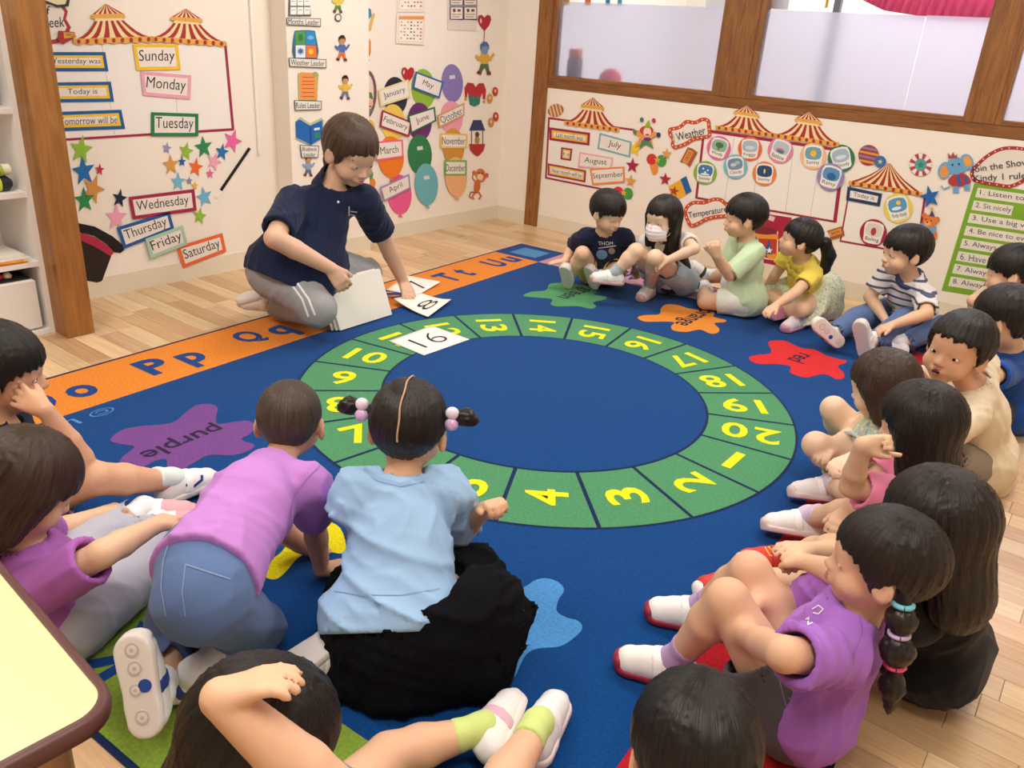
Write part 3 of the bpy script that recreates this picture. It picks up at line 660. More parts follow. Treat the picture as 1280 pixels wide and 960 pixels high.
plain_label('outlined paper strip reading Rules Leader', WC, [(367, 125), (401, 126), (401, 137), (368, 138)], 'Rules Leader', 7)
sticker('book_cutout', 'bright blue open book cutout behind the kneeling adult', 'wall cutout', WC, [('pages', '#b8c49a', [(370, 150), (375, 146), (387, 154), (401, 147), (404, 150), (404, 173), (388, 182), (369, 173)]), ('cover', '#1c66b4', [(369, 152), (374, 149), (387, 157), (402, 150), (403.5, 172), (388, 181), (369.5, 172)]), ('spine', '#134a86', [(386, 157), (388.5, 157), (389, 181), (387, 181)]), ('title_patch', '#d8ecec', [(392, 160), (399, 159), (399, 162), (392, 163)]), ('title_patch', '#2a8a6a', [(392, 166), (399, 165), (399, 172), (393, 173)])], 1)
plain_label('outlined paper strip reading Bluebook Leader', WC, [(374, 181), (398, 182), (397, 197), (376, 197)], [('Bluebook', (386, 186), (9, 0)), ('Leader', (386, 193), (7, 0))], 5)
doll('paper child in yellow and green riding a unicycle at the top of the column', WC, 422, 3, .85, '#3a2a20', '#d8c24a', '#4f8a4a', extra=[('wheel', '#2a2a2c', ell(422, 22, 4.2, 5, 0, 12)), ('wheel_gap', '#e8e0d4', ell(422, 22, 3, 3.7, 0, 12))])
doll('paper figure of a child in a blue shirt and orange shorts walking on the column', WC, 427, 61, .98, '#2a1e18', '#4a6cb0', '#d8743a')
doll('paper figure of a child in a yellow jacket and grey trousers waving on the column', WC, 431, 110, .92, '#1e1814', '#e0bc3c', '#6a7a98')
doll('paper figure of a dark haired child below the Bluebook strip, mostly behind the adult', WC, 385, 208, .8, '#2a1a18', '#8aa0c0', '#5a6a88')
sticker('round_badge', 'tan and brown round paper badge just above the head of the adult', 'wall cutout', WC, [('disc', '#a8644a', ell(427, 154, 11, 8, -10, 16)), ('face', '#e2c8a4', ell(427, 155, 8.5, 6, -10, 16))], 1)
# ---- far part of the left wall : months
def balloon(label, cx, cy, rx, ry, c, base=1, wall=WL):
    items = [('balloon', c, ell(cx, cy, rx, ry, -3, 24)), ('knot', c, [(cx + 1, cy + ry - 1), (cx + 4, cy + ry + 4), (cx - 2, cy + ry + 3)]), ('tape', '#d8d4dc', quad(cx, cy - ry * .32, 7, 4.5, -8))]
    return sticker('paper_balloon', label, 'paper balloon', wall, items, base, 'paper balloons of the months')
for a in ((494, 120, 15, 24, '#232838', 'black paper balloon behind the January card'), (529, 111, 15, 25, '#8fb83a', 'lime paper balloon behind the May card'), (565, 104, 13.5, 24, '#8678b4', 'lavender paper balloon with no card, top right of the balloons'),
          (491, 153, 15, 23, '#ecca5c', 'yellow paper balloon behind the February card'), (524, 152, 15, 24, '#6c2a6c', 'plum paper balloon behind the June card'), (564, 147, 14, 21, '#eca0ae', 'pink paper balloon behind the October card'),
          (488, 196, 16, 26, '#ee7e1e', 'orange paper balloon behind the March card'), (524, 193, 15, 25, '#2a7c4c', 'dark green paper balloon with no card'), (566, 183, 13.5, 23, '#d0953c', 'mustard paper balloon behind the November card'),
          (532, 230, 14.5, 26, '#6ab2bc', 'teal paper balloon, lowest of the middle column'), (499, 243, 15, 25, '#ea5c96', 'hot pink paper balloon behind the April card'), (569, 221, 13.5, 25, '#ecb27c', 'peach paper balloon behind the December card')):
    balloon(a[5], *a[:5], base={494: 0, 529: 0, 565: 0, 491: 1, 524: 1 if a[1] < 170 else 2, 564: 1, 488: 2, 566: 2, 532: 3, 499: 1, 569: 3}[a[0]])
def heart(cx, cy, s): return [(cx, cy - 5 * s), (cx + 3 * s, cy - 8 * s), (cx + 6 * s, cy - 7 * s), (cx + 7 * s, cy - 3 * s), (cx + 5 * s, cy + 3 * s), (cx, cy + 9 * s), (cx - 5 * s, cy + 3 * s), (cx - 7 * s, cy - 3 * s), (cx - 6 * s, cy - 7 * s), (cx - 3 * s, cy - 8 * s)]
sticker('heart_balloon_cutout', 'shiny red heart balloon cutout between the January and May cards', 'wall cutout', WL, [('heart', '#b4202c', heart(509, 93, 1.15)), ('shine', '#f2d6d2', ell(504, 90, 1, 3, 10, 8))], 2)
for s, q, c, lb, wf in (('January', [(471, 112), (509, 99), (512, 121), (474, 133)], '#e9d39a', 'cream bordered tilted card reading January', .7), ('May', [(518, 89), (553, 102), (548, 123), (514, 110)], '#2a62a0', 'blue edged tilted card reading May', .38),
                    ('February', [(476, 137), (513, 152), (510, 171), (473, 158)], '#a3203c', 'crimson bordered tilted card reading February', .8), ('June', [(508, 144), (542, 133), (544, 151), (512, 167)], '#33694c', 'dark green bordered tilted card reading June', .48),
                    ('October', [(545, 144), (579, 128), (579, 144), (547, 160)], '#d8a06c', 'tan bordered tilted card reading October', .8), ('November', [(549, 166), (583, 167), (582, 185), (549, 185)], '#e4c45e', 'yellow bordered card reading November', .86),
                    ('December', [(554, 200), (582, 200), (582, 219), (554, 219)], '#79b458', 'light green bordered card reading December', .86), ('March', [(467, 177), (502, 174), (503, 196), (468, 201)], '#ea6c98', 'pink bordered card reading March', .64), ('April', [(473, 234), (510, 217), (512, 235), (478, 252)], '#a08cb8', 'lavender bordered tilted card reading April', .46)):
    lcard(lb, WL, q, [c, PA_], s, 9, wf, 4, 2.2, 'month cards on the far left wall')
sticker('clown_plaque', 'purple and gold round paper frame with a clown face, half behind the column', 'wall cutout', WL, [('ring', '#7a4a5c', ell(456, 119, 14, 32, 4, 28)), ('disc', '#e6d6bc', ell(456, 119, 10.5, 27, 4, 24)), ('hat', '#4f8a4a', [(455, 118), (459, 114), (464, 116), (466, 124), (454, 124)]), ('clown_face', '#e4b894', ell(460, 129, 6, 7, 0, 12)), ('mouth', '#c03030', ell(460, 133, 3.6, 1.6, 0, 8)), ('nose', '#c83030', ell(460, 129, 1.4, 1.6, 0, 8)), ('collar', '#5a8a5a', ell(460, 138, 6.5, 2.4, 0, 10))], 1)
sticker('clown_cutout', 'tall clown cutout in a black top hat and orange striped trousers by the column edge', 'wall cutout', WL, [('trousers', '#e2913a', [(450, 45), (458, 44), (463, 52), (463, 66), (460, 72), (454, 72), (450, 64)]), ('stripe', '#a83a34', [(453, 45), (455, 45), (456, 71), (454, 71)]), ('stripe', '#a83a34', [(458, 45), (460, 48), (461, 69), (459, 71)]), ('shirt', '#7c2e3c', [(450, 34), (459, 33), (460, 45), (450, 46)]), ('sleeve', '#e2b45a', [(459, 36), (466, 16), (468, 18), (463, 38)]), ('hair', '#3a86b0', [(458, 8), (463, 12), (464, 20), (460, 24), (457, 16)]), ('clown_face', '#e8c4a8', ell(454, 21, 6, 9, 0, 14)), ('beard', '#efe8dc', ell(454, 30, 5, 5, 0, 10)), ('top_hat', '#26201f', [(449, 0), (457, 0), (458, 9), (460, 11), (448, 11)]), ('shoe', '#3a8ab0', ell(457, 75, 4, 3.4, 0, 10))], 1)
def sheet_cal(label, q, base):
    q = np.array(q, float); its = [('sleeve', '#efe6dc', [tuple(p) for p in q]), ('page', '#f0d6b8', inset([tuple(p) for p in q], 2))]
    it = inset([tuple(p) for p in q], 2.6); it = np.array(it)
    def B(u, v): return tuple((it[0] * (1 - u) + it[1] * u) * (1 - v) + (it[3] * (1 - u) + it[2] * u) * v)
    its.append(('band', '#e0985a', [B(0, .02), B(1, .02), B(1, .14), B(0, .14)])); its.append(('panel', '#f3ece0', [B(.03, .17), B(.97, .17), B(.97, .97), B(.03, .97)]))
    for i in range(7):
        for j in range(6):
            if (i * 5 + j * 3) % 7 < 5: its.append(('mark', '#b07a5a' if i != 3 else '#4a3a3a', [B(.08 + i * .13, .22 + j * .125), B(.08 + i * .13 + .06, .22 + j * .125), B(.08 + i * .13 + .06, .22 + j * .125 + .05), B(.08 + i * .13, .22 + j * .125 + .05)]))
    r_ = sticker('calendar_sheet', label, 'poster', WL, its, base); return r_
sheet_cal('orange ruled calendar sheet at the top of the far left wall', [(496, -28), (532, -28), (531, 15), (496, 15)], 1); sheet_cal('orange ruled calendar sheet below another one on the far left wall', [(495, 17), (532, 17), (530, 56), (494, 54)], 2)
its = [('sheet', '#ded2c4', [(560, -30), (598, -30), (595, 39), (559, 37)])]
for x in (562, 579):
    for y in (-26, -9, 8.5):
        its += [('frame', '#4a3a5c', [(x - .6, y - .6), (x + 16.4, y - .6), (x + 16.4, y + 16.6 if y > 0 else y + 16), (x - .6, y + 16)]), ('picture', '#e8dcc8', [(x + .6, y + .6), (x + 15.4, y + .6), (x + 15.4, y + 15), (x + .6, y + 15)]), ('print', '#5a4a48', [(x + 3, y + 3), (x + 6, y + 2), (x + 7, y + 6), (x + 4, y + 7)]), ('print', '#7a3a34', [(x + 9, y + 3), (x + 13, y + 3), (x + 13, y + 6), (x + 9, y + 6)]), ('print', '#6a6460', [(x + 2, y + 9), (x + 14, y + 9), (x + 14, y + 9.8), (x + 2, y + 9.8)]), ('print', '#6a6460', [(x + 2, y + 12), (x + 12, y + 12), (x + 12, y + 12.8), (x + 2, y + 12.8)])]
sticker('picture_notice', 'notice of purple framed small pictures at the top near the room corner', 'poster', WL, its, 1)
sticker('heart_balloon_cutout', 'red heart balloon cutout held by the small blue clown near the corner', 'wall cutout', WL, [('heart', '#a8242e', heart(605, 28, 1.2)), ('shine', '#e8c4bc', ell(600.5, 26, 1.2, 3.4, 0, 8)), ('string', '#8a6a50', [(604.6, 39), (605.4, 39), (604.6, 56), (603.8, 56)])], 1)
doll('small clown cutout with blue hair holding a heart balloon near the corner', WL, 605, 74, 1.25, '#3f6c96', '#d8a83a', '#4c6a44', '#7a92b0', 1, 2)
sticker('jester_hat_cutout', 'red and green jester hat cutout', 'wall cutout', WL, [('horns', '#b82c30', [(581, 122), (580, 110), (584, 103), (591, 104), (594, 109), (598, 104), (604, 104), (607, 112), (606, 124), (603, 124), (603, 115), (600, 122), (586, 122), (584, 114), (583, 122)]), ('brim', '#2f7a66', [(585, 120), (588, 118), (591, 123), (594, 118), (597, 123), (600, 119), (599, 130), (593, 133), (587, 131)]), ('bell', '#c89a3a', ell(581.5, 124, 1.6, 2, 0, 8)), ('bell', '#c89a3a', ell(604.5, 127, 1.6, 2, 0, 8))], 1)
for x, y, c, lb in ((618.5, 114.5, '#c0402e', 'small red ball cutout, upper one right of the jester hat'), (611.5, 123, '#cf9644', 'small gold ball cutout, upper one right of the jester hat'), (619, 146, '#b8402e', 'small red ball cutout above the basket cutout'), (613, 153, '#c88e44', 'small gold ball cutout above the basket cutout')):
    sticker('ball_cutout', lb, 'wall cutout', WL, [('ball', c, ell(x, y, 3.6, 6, 0, 14)), ('spot', '#e8d4a0', ell(x, y - 1, 1.2, 2, 0, 8))], 1 if y % 1 else 2)
sticker('ride_basket_cutout', 'fairground basket cutout with navy roof and red bowl', 'wall cutout', WL, [('bowl', '#b42c34', [(586, 180), (606, 180), (604, 188), (599, 194), (596, 195.5), (591, 192), (587, 187)]), ('roof', '#333c66', [(586, 163), (591, 150), (601, 150), (606, 163)]), ('post', '#7a6a60', [(588.5, 163), (589.5, 163), (589.5, 180), (588.5, 180)]), ('post', '#7a6a60', [(602.5, 163), (603.5, 163), (603.5, 180), (602.5, 180)]), ('rider', '#b08a3c', ell(596, 175, 3, 5, 0, 10)), ('rider_head', '#5a3a28', ell(596, 168, 2.6, 3.4, 0, 10))], 1)
def curve(pts, w_):
    pts = [np.array(p, float) for p in pts]; L_, R_ = [], []
    for i, p in enumerate(pts):
        d = pts[min(i + 1, len(pts) - 1)] - pts[max(i - 1, 0)]; d /= np.linalg.norm(d); n_ = np.array([-d[1], d[0]]) * w_ / 2; L_.append(tuple(p + n_)); R_.append(tuple(p - n_))
    return L_ + R_[::-1]
mo = '#cf6a34'
sticker('monkey_cutout', 'orange monkey cutout with curled tail low near the corner', 'wall cutout', WL, [('body', mo, ell(596, 233, 4, 9, 8, 12)), ('arm', mo, curve([(594, 228), (590, 222), (592, 215)], 1.6)), ('arm', mo, curve([(598, 228), (604, 226), (607, 220)], 1.6)), ('leg', mo, curve([(594, 240), (590, 246), (592, 249)], 1.8)), ('leg', mo, curve([(598, 240), (601, 245), (598, 249)], 1.8)), ('tail', '#a8442a', curve([(595, 240), (588, 240), (586, 245), (589, 248)], 1.2)), ('ear', mo, ell(592, 216, 2.2, 3, 0, 8)), ('ear', mo, ell(608, 219, 2.2, 3, 0, 8)), ('head', '#d8743c', ell(600, 218, 6, 7.5, 0, 16)), ('muzzle', '#eed4a8', ell(599.5, 221, 3.8, 4, 0, 12)), ('eye', '#3a2018', ell(598, 216, 1, 1.4, 0, 8)), ('eye', '#3a2018', ell(602, 216.5, 1, 1.4, 0, 8))], 1)
sticker('clown_face_cutout', 'green and orange clown cutout at the shoulder of the adult', 'wall cutout', WL, [('collar', '#e0872e', ell(464, 229, 5, 7, 0, 12)), ('face', '#4f9a5a', ell(461, 218, 5, 7, 0, 12)), ('hat', '#d8c24a', [(457, 212), (461, 200), (465, 211)])], 1)
sticker('gold_cutout', 'gold paper shape behind the hair of the adult', 'wall cutout', WL, [('shape', '#e4b84c', ell(463, 158, 5, 9, -15, 14))], 1)
# ---- window wall : months board
tag(frame('months_board', 'white board edged with crimson tape at the left of the window wall', WW, [(686, 148), (794, 163), (786, 244), (682, 222)], [((685.5, 147.5), (793, 162.5), 2.6), ((686.5, 147), (682.5, 223), 2.2), ((682, 222), (786, 243), 2.2)]))
tent('small red and cream circus tent cutout on the months board', WW, (707, 152), (774, 161), (742, 122))
def beach(label, wall, cx, cy, rx, ry, rot, c1, c2, c3=None, base=1):
    its = [('ball', c1, ell(cx, cy, rx, ry, rot, 22))]
    for k, t in enumerate((-.62, -.2, .22, .64)):
        h = sqrt(max(0, 1 - t * t)) * .96; c, s_ = cos(R(rot)), sin(R(rot))
        pts = [(-rx * h, ry * t - ry * .1), (rx * h, ry * t - ry * .1), (rx * h, ry * t + ry * .1), (-rx * h, ry * t + ry * .1)]
        its.append(('band', c2 if k % 2 or not c3 else c3, [(cx + x * c - y * s_, cy + x * s_ + y * c) for x, y in pts]))
    return sticker('ball_cutout', label, 'wall cutout', wall, its, base)
beach('striped brown and cream ball cutout above the corner of the months board', WW, 695, 138, 8, 10, 75, '#b4683c', '#e4c496')
lcard('crimson and yellow card reading Last month was', WW, [(687, 159), (738, 166), (737, 182), (687, 175)], ['#a3264a', '#e8c13e', PA_], 'Last month was', 5.5, .66, 1, 3)
lcard('small crimson and yellow card reading It is', WW, [(702, 184), (716, 186), (714, 201), (701, 199)], ['#9c2c40', '#e8c13e', PA_], 'It is', 4.5, .5, 1, 2)
lcard('crimson and yellow card reading Next month will be', WW, [(685, 204), (733, 213), (732, 228), (685, 219)], ['#a3264a', '#e8c13e', PA_], 'Next month will be', 5.5, .78, 1, 2.2)
lcard('teal bordered tilted card reading July', WW, [(750, 166), (790, 177), (788, 197), (747, 186)], ['#79b4bc', PA_], 'July', 10, .38, 1, 2.2, 'month cards on the months board')
lcard('pink bordered card reading August', WW, [(725, 190), (767, 197), (765, 212), (723, 209)], ['#eab0c0', PA_], 'August', 9, .66, 2, 2.0, 'month cards on the months board')
lcard('orange edged card reading September', WW, [(738, 211), (781, 208), (782, 228), (741, 231)], ['#ee8c48', PA_], 'September', 8.5, .9, 3, 2.2, 'month cards on the months board')
cx, cy = 810, 170
its = [('star', '#e29a5a', starp(808, 170, 19, 6)), ('costume', '#4f8a5a', [(803, 175), (813, 176), (818, 186), (808, 180), (800, 186)]), ('hair', '#c0442e', ell(809, 163, 8.5, 6, 0, 14)), ('clown_face', '#f0d8c8', ell(810, 165, 5, 6, 0, 14)), ('hat', '#8fae3a', [(806, 160), (812, 150), (814, 160)]), ('mouth', '#c03040', ell(810, 168.5, 2.8, 1.3, 0, 8)), ('bow', '#6a3a7a', ell(810, 174, 5, 2.4, 0, 10)), ('ball', '#2f7a6a', ell(803, 149.5, 2.4, 3, 0, 10)), ('ball', '#b03a5a', ell(818, 150.5, 2.4, 3, 0, 10)), ('ball', '#2a3f72', ell(824, 168.5, 2.6, 3.2, 0, 10)), ('ball', '#4f8a4a', ell(794.5, 165, 2.4, 3, 0, 10))]
sticker('clown_cutout', 'juggling clown cutout on a tan star right of the months board', 'wall cutout', WW, its, 3)
G2 = 'paper stars on the window wall'
star('yellow paper star beside the July card', WW, 794, 186, 11, '#efc92c', 12, 1, G2, 1); star('crimson paper star beside the September card', WW, 791, 207, 10, '#a82048', 5, 2, G2, 1)
star('tan outlined paper star under the crimson one by the September card', WW, 789, 226, 8, '#e2a04c', 8, 3, G2, 1); star('tan paper star above the first trio of balloons', WW, 834, 192, 7.5, '#e0a050', 5, 3, G2, 1)
star('crimson paper star above the head of the masked girl', WW, 832, 224, 8.5, '#a82a44', 5, 2, G2, 1); star('large royal blue paper star beside the single tent', WW, 1163, 246, 15, '#2464ac', -12, 4, G2, 1)
def trio(label, x, y, base=1):
    sticker('balloon_trio_cutout', label, 'wall cutout', WW, [('orange_balloon', '#e8913c', spline([(x - 2, y + 6), (x + 6, y + 6), (x + 8, y + 14), (x + 4, y + 20), (x, y + 16)], 3)), ('red_balloon', '#cf3438', ell(x, y, 6.5, 7, 0, 16)), ('green_balloon', '#4a9a48', ell(x + 12, y + 2, 6.5, 7.5, 0, 16)), ('star', '#e2b04a', starp(x + 7, y + 1, 4.5, 8))], base)
trio('red, green and orange balloon cutout under the juggling clown', 815, 199); trio('red, green and orange balloon cutout behind the head of the boy in navy', 773, 240)
def ticket(label, cx, cy, rot, s, txt, base=2):
    def P2(pts): c, s_ = cos(R(rot)), sin(R(rot)); return [(cx + (x * c - y * s_) * s, cy + (x * s_ + y * c) * s) for x, y in pts]
    sticker('ticket_cutout', label, 'wall cutout', WW, [('ticket', '#a85a30', P2([(-10, -6), (10, -6), (11, 0), (10, 7), (-10, 7), (-8, 0)])), ('face', '#e0984a', P2([(-8, -4), (8, -4), (8, 3), (-8, 3)])), T(txt, tuple(P2([(0, -.5)])[0]), tuple(np.array([cos(R(rot)), sin(R(rot))]) * 6 * s), 4 * s, '#5a2a18')], base)
ticket('brown and orange ticket cutout below the Weather sign', 861, 196, -62, 1.05, 'CIRCUS'); ticket('orange ticket cutout reading SHOW behind the ponytail', 1045, 291, -18, .95, 'SHOW')
sticker('flag_cutout', 'yellow flag cutout with a blue band behind the masked girl', 'wall cutout', WW, [('flag', '#e8ae34', [(836, 233), (857, 221), (864, 240), (846, 250), (840, 248)]), ('band', '#2060a4', [(851, 224), (858, 220), (865, 239), (858, 243)]), ('star', '#b0402c', starp(843, 239, 7, 10))], 1)
def marquee(label, pts, lines, base=2, r=1.0, inner=4.6, c='#c8502e', bulbs=None, th=10, face=PA_):
    pts = spline(pts, 4); P_ = np.array(pts); cen = P_.mean(0)
    def off(d):
        out = []
        for i in range(len(P_)):
            t = P_[(i + 1) % len(P_)] - P_[i - 1]; t /= np.linalg.norm(t); n_ = np.array([-t[1], t[0]])
            if n_ @ (cen - P_[i]) < 0 and False: n_ = -n_
            out.append(n_ * d)
        return out
    a = sum(P_[i - 1][0] * P_[i][1] - P_[i][0] * P_[i - 1][1] for i in range(len(P_))); sg = 1 if a > 0 else -1
    inn = [tuple(p + o_ * sg) for p, o_ in zip(P_, off(inner))]
    its = [('border', c, [tuple(p) for p in P_]), ('face', face, inn)]
    mid = [p + o_ * sg for p, o_ in zip(P_, off(inner * .5))]; acc = 0; step = 5.2
    for i in range(len(mid)):
        d = np.linalg.norm(mid[i] - mid[i - 1]); acc += d
        if acc > step: acc = 0; its.append(('bulb', '#f6e6c8', ell(mid[i][0], mid[i][1], .85, .95, 0, 6)))
    for s, cc, hv in lines: its.append(T(s, cc, hv, th, '#2c2c30'))
    return sticker('marquee_sign', label, 'sign', WW, its, base)
marquee('orange bulb bordered sign reading Weather', [(836, 168), (837, 160), (849, 157), (858, 150), (869, 151), (878, 147), (887, 149), (889, 158), (889, 171), (878, 174), (868, 176), (860, 181), (850, 185), (843, 186), (839, 181), (840, 175)], [('Weather', (864, 167), (18, -4.5))])
marquee('orange bulb bordered sign reading Temperature', [(855, 266), (858, 257), (867, 251), (880, 251), (892, 247), (903, 248), (910, 254), (918, 258), (918, 268), (908, 272), (896, 273), (884, 276), (873, 282), (864, 284), (859, 278)], [('Temperature', (885, 266), (24, -4))])
frame('weather_board', 'white board edged with crimson tape under the two tents of the window wall', WW, [(880, 163), (1056, 189), (1044, 277), (870, 247)], [((880, 163), (1056, 188.5), 4), ((880.5, 162), (870.5, 248), 3), ((1055, 188), (1043.5, 278), 4.5), ((870, 247), (1044, 277), 2.4)], seams=(((918, 172), (906, 250)), ((950, 178), (941, 258)), ((992, 186), (982, 265)), ((1026, 192), (1013, 270))))
tent('red and cream circus tent cutout above the Foggy disc', WW, (896, 158), (970, 168), (934, 132)); tent('red and cream circus tent cutout above the Sunny disc', WW, (970, 168), (1048, 179), (1012, 140))
def disc(label, cx, cy, r, c, pic, c2, s, rot=5, base=2):
    c_, s_ = cos(R(rot)), sin(R(rot)); L2 = lambda x, y: (cx + (x * c_ - y * s_) * r, cy + (x * s_ + y * c_) * r)
    its = [('disc', c, ell(cx, cy, r, r * 1.02, 0, 26)), ('mount', '#efeae4', spline([L2(-.62, -.72), (L2(.62, -.72)), (L2(.66, .3)), (L2(.5, .75)), (L2(-.5, .75)), (L2(-.66, .3))], 3)), ('picture', pic, spline([L2(-.5, -.6), L2(.5, -.6), L2(.52, .18), L2(-.52, .18)], 3))] + [('picture_detail', k[0], ell(*L2(k[1], k[2]), k[3] * r, k[4] * r, rot, 12)) for k in c2]
    its.append(T(s, L2(0, .5), tuple(np.array([c_, s_]) * r * .5), r * .34, '#2c2c30'))
    return sticker('weather_disc', label, 'weather disc', WW, its, base, 'weather discs on the boards')
disc('pink weather disc with a green tree, reading Windy', 899, 185, 15, '#dd6f9c', '#8fb4a4', [('#3f7a44', 0, -.25, .34, .24), ('#7a5a3a', 0, .05, .08, .14)], 'Windy', 18)
disc('orange weather disc with grey mist, reading Foggy', 938, 186, 15, '#e06c3e', '#a8bccc', [('#d4dce2', 0, -.1, .4, .14)], 'Foggy', 3)
disc('rose weather disc with a rainbow, reading Rainbow', 976, 188, 16, '#dc8ca4', '#b4c4d8', [('#d88a4a', 0, .0, .38, .2), ('#4a70b0', 0.02, .08, .3, .14)], 'Rainbow', 22)
disc('peach weather disc with a yellow sun, reading Sunny', 1017, 195, 16.5, '#efbf94', '#6fa4b4', [('#f2b83c', 0, -.2, .24, .26)], 'Sunny', 3)
disc('dark green weather disc with a pale sky, reading Cloudy', 1052, 198, 17, '#2f7a54', '#a4bccc', [('#d8e0e6', 0, -.1, .4, .16)], 'Cloudy', -14, 2)
disc('lavender weather disc with blue rain, reading Rainy', 1039, 221, 17, '#9488bc', '#5c94c4', [('#2c66a0', .05, -.05, .34, .28)], 'Rainy', 16, 4)
disc('lime weather disc with white flakes, reading Snowy', 882, 216, 14.5, '#86b044', '#3f7cb0', [('#e8eef2', -.2, -.35, .08, .08), ('#e8eef2', .2, -.25, .08, .08), ('#e8eef2', 0, -.05, .09, .09), ('#dfe8ea', 0, .12, .4, .1)], 'Snowy', 8)
disc('light blue weather disc with grey clouds, reading Cloudy', 920, 208, 15, '#7cb8cc', '#7490a8', [('#c0ccd6', -.15, -.15, .26, .16), ('#a8b8c6', .2, -.3, .24, .16)], 'Cloudy', -6, 3)
disc('orange weather disc with dark lightning, reading Stormy', 956, 217, 15, '#e28a3e', '#2c4a78', [('#f0d45c', 0, -.2, .07, .2)], 'Stormy', 5)
sticker('drum_poster', 'crimson poster with a circus drum between the boy in green and the girl in yellow', 'poster', WW, [('sheet', '#a82440', [(924, 262), (990, 272), (979, 334), (908, 318)]), ('drum_outline', '#efd9b4', [(937, 286), (973, 289), (973, 320), (966, 325), (945, 322), (934, 314)]), ('drum', '#b8422c', [(938, 288), (972, 291), (971, 318), (964, 323), (946, 320), (936, 313)]), ('rim', '#ea9434', [(937, 288), (948, 292), (973, 293), (973, 299), (950, 298), (936, 294)]), ('head', '#7c2838', ell(955, 288, 17, 5, 5, 18)), ('triangle', '#27579c', [(962, 299), (966, 318), (955, 317)]), ('triangle', '#3a74b4', [(944, 298), (948, 315), (938, 311)]), ('star', '#f2ede4', starp(962, 313, 4.5, 0)), ('rim', '#ea9434', [(958, 318), (972, 317), (970, 323), (962, 324)]), ('tape', '#e0c4c4', quad(965, 273, 7, 6, 20))], 1)
beach('large red and orange striped ball cutout right of the weather board', WW, 1086, 194, 13, 13, 12, '#a83c3c', '#d8a04a', '#7a88b0'); sticker('ball_cutout', 'small blue ball cutout touching the striped ball', 'wall cutout', WW, [('ball', '#3c6cae', ell(1101, 202, 7.4, 7.4, 0, 18)), ('star', '#e2d04c', starp(1101, 202, 4, 10, .3))], 3)
frame('today_board', 'white board edged with crimson tape under the single tent', WW, [(1062, 232), (1156, 247), (1146, 318), (1050, 301)], [((1063, 232), (1050.5, 302), 2), ((1156, 247), (1146, 318), 3), ((1050, 301), (1146, 318), 2.2)])
tent('wide single red and cream tent cutout over the Today is card', WW, (1063, 227), (1152, 241), (1112, 204), 3, True)
lcard('navy bordered card reading Today is on the window wall', WW, [(1060, 233), (1103, 242), (1100, 258), (1058, 250)], ['#1f3c62', PA_], 'Today is', 6.5, .6, 2, 4)
disc('yellow edged weather disc reading Partly cloudy', 1123, 260, 18.5, '#e8d060', '#5a9ac4', [('#f2c43c', .1, -.35, .16, .16), ('#e8ecee', -.1, .0, .34, .12)], 'Partly cloudy', -12)
disc('crimson weather disc reading Boiling', 1092, 291, 17, '#a82444', '#dcd4cc', [('#b83c48', 0, -.1, .2, .3)], 'Boiling', 12)
its = [('ring', '#b8404c', ell(1151, 206, 14, 14.5, 0, 28))]
for k in range(8): a = R(k * 45); its.append(('ring_patch', '#ece6de', [(1151 + 14 * cos(a - .2), 206 + 14.4 * sin(a - .2)), (1151 + 14 * cos(a + .2), 206 + 14.4 * sin(a + .2)), (1151 + 7 * cos(a + .2), 206 + 7 * sin(a + .2)), (1151 + 7 * cos(a - .2), 206 + 7 * sin(a - .2))]))
its.append(('centre', '#5aa49a', ell(1151, 206, 7.5, 8, 0, 16))); its.append(('flower', '#3f8478', starp(1151, 206, 5, 0, .5)))
sticker('rosette_cutout', 'red and white ring cutout with a teal centre left of the elephant', 'wall cutout', WW, its, 1)
el = '#6ba6d0'
sticker('elephant_cutout', 'blue circus elephant cutout in a striped jacket and small crown', 'wall cutout', WW, [('ear', el, ell(1181, 213, 8, 11, 15, 16)), ('ear_inside', '#e2944c', ell(1181, 214, 5.5, 8.5, 15, 14)), ('ear', el, ell(1209, 202, 8, 10, -25, 16)), ('ear_inside', '#e2a04c', ell(1209.5, 202, 5.5, 7.5, -25, 14)), ('leg', el, quad(1195, 235, 7, 12, -3)), ('leg', el, quad(1209, 232, 7, 12, -3)), ('jacket', '#b03c3c', spline([(1186, 224), (1196, 216), (1208, 218), (1214, 228), (1200, 233), (1188, 231)], 3)), ('jacket_stripe', '#3460a0', [(1196, 219), (1200, 218), (1202, 232), (1198, 233)]), ('jacket_stripe', '#3460a0', [(1205, 219), (1208, 220), (1211, 229), (1207, 230)]), ('head', el, ell(1195, 207, 11.5, 11, 0, 20)), ('trunk', el, curve([(1197, 210), (1205, 213), (1211, 209), (1215, 211)], 4)), ('crown', '#a8483c', [(1186, 198), (1185, 191), (1189, 195), (1192, 190), (1194, 195), (1197, 192), (1196, 198)]), ('eye', '#1f2c3c', ell(1191, 206, 1.2, 1.6, 0, 8)), ('eye', '#1f2c3c', ell(1199, 205, 1.2, 1.6, 0, 8)), ('tail', el, curve([(1188, 233), (1180, 236), (1177, 232)], 1.6))], 2)
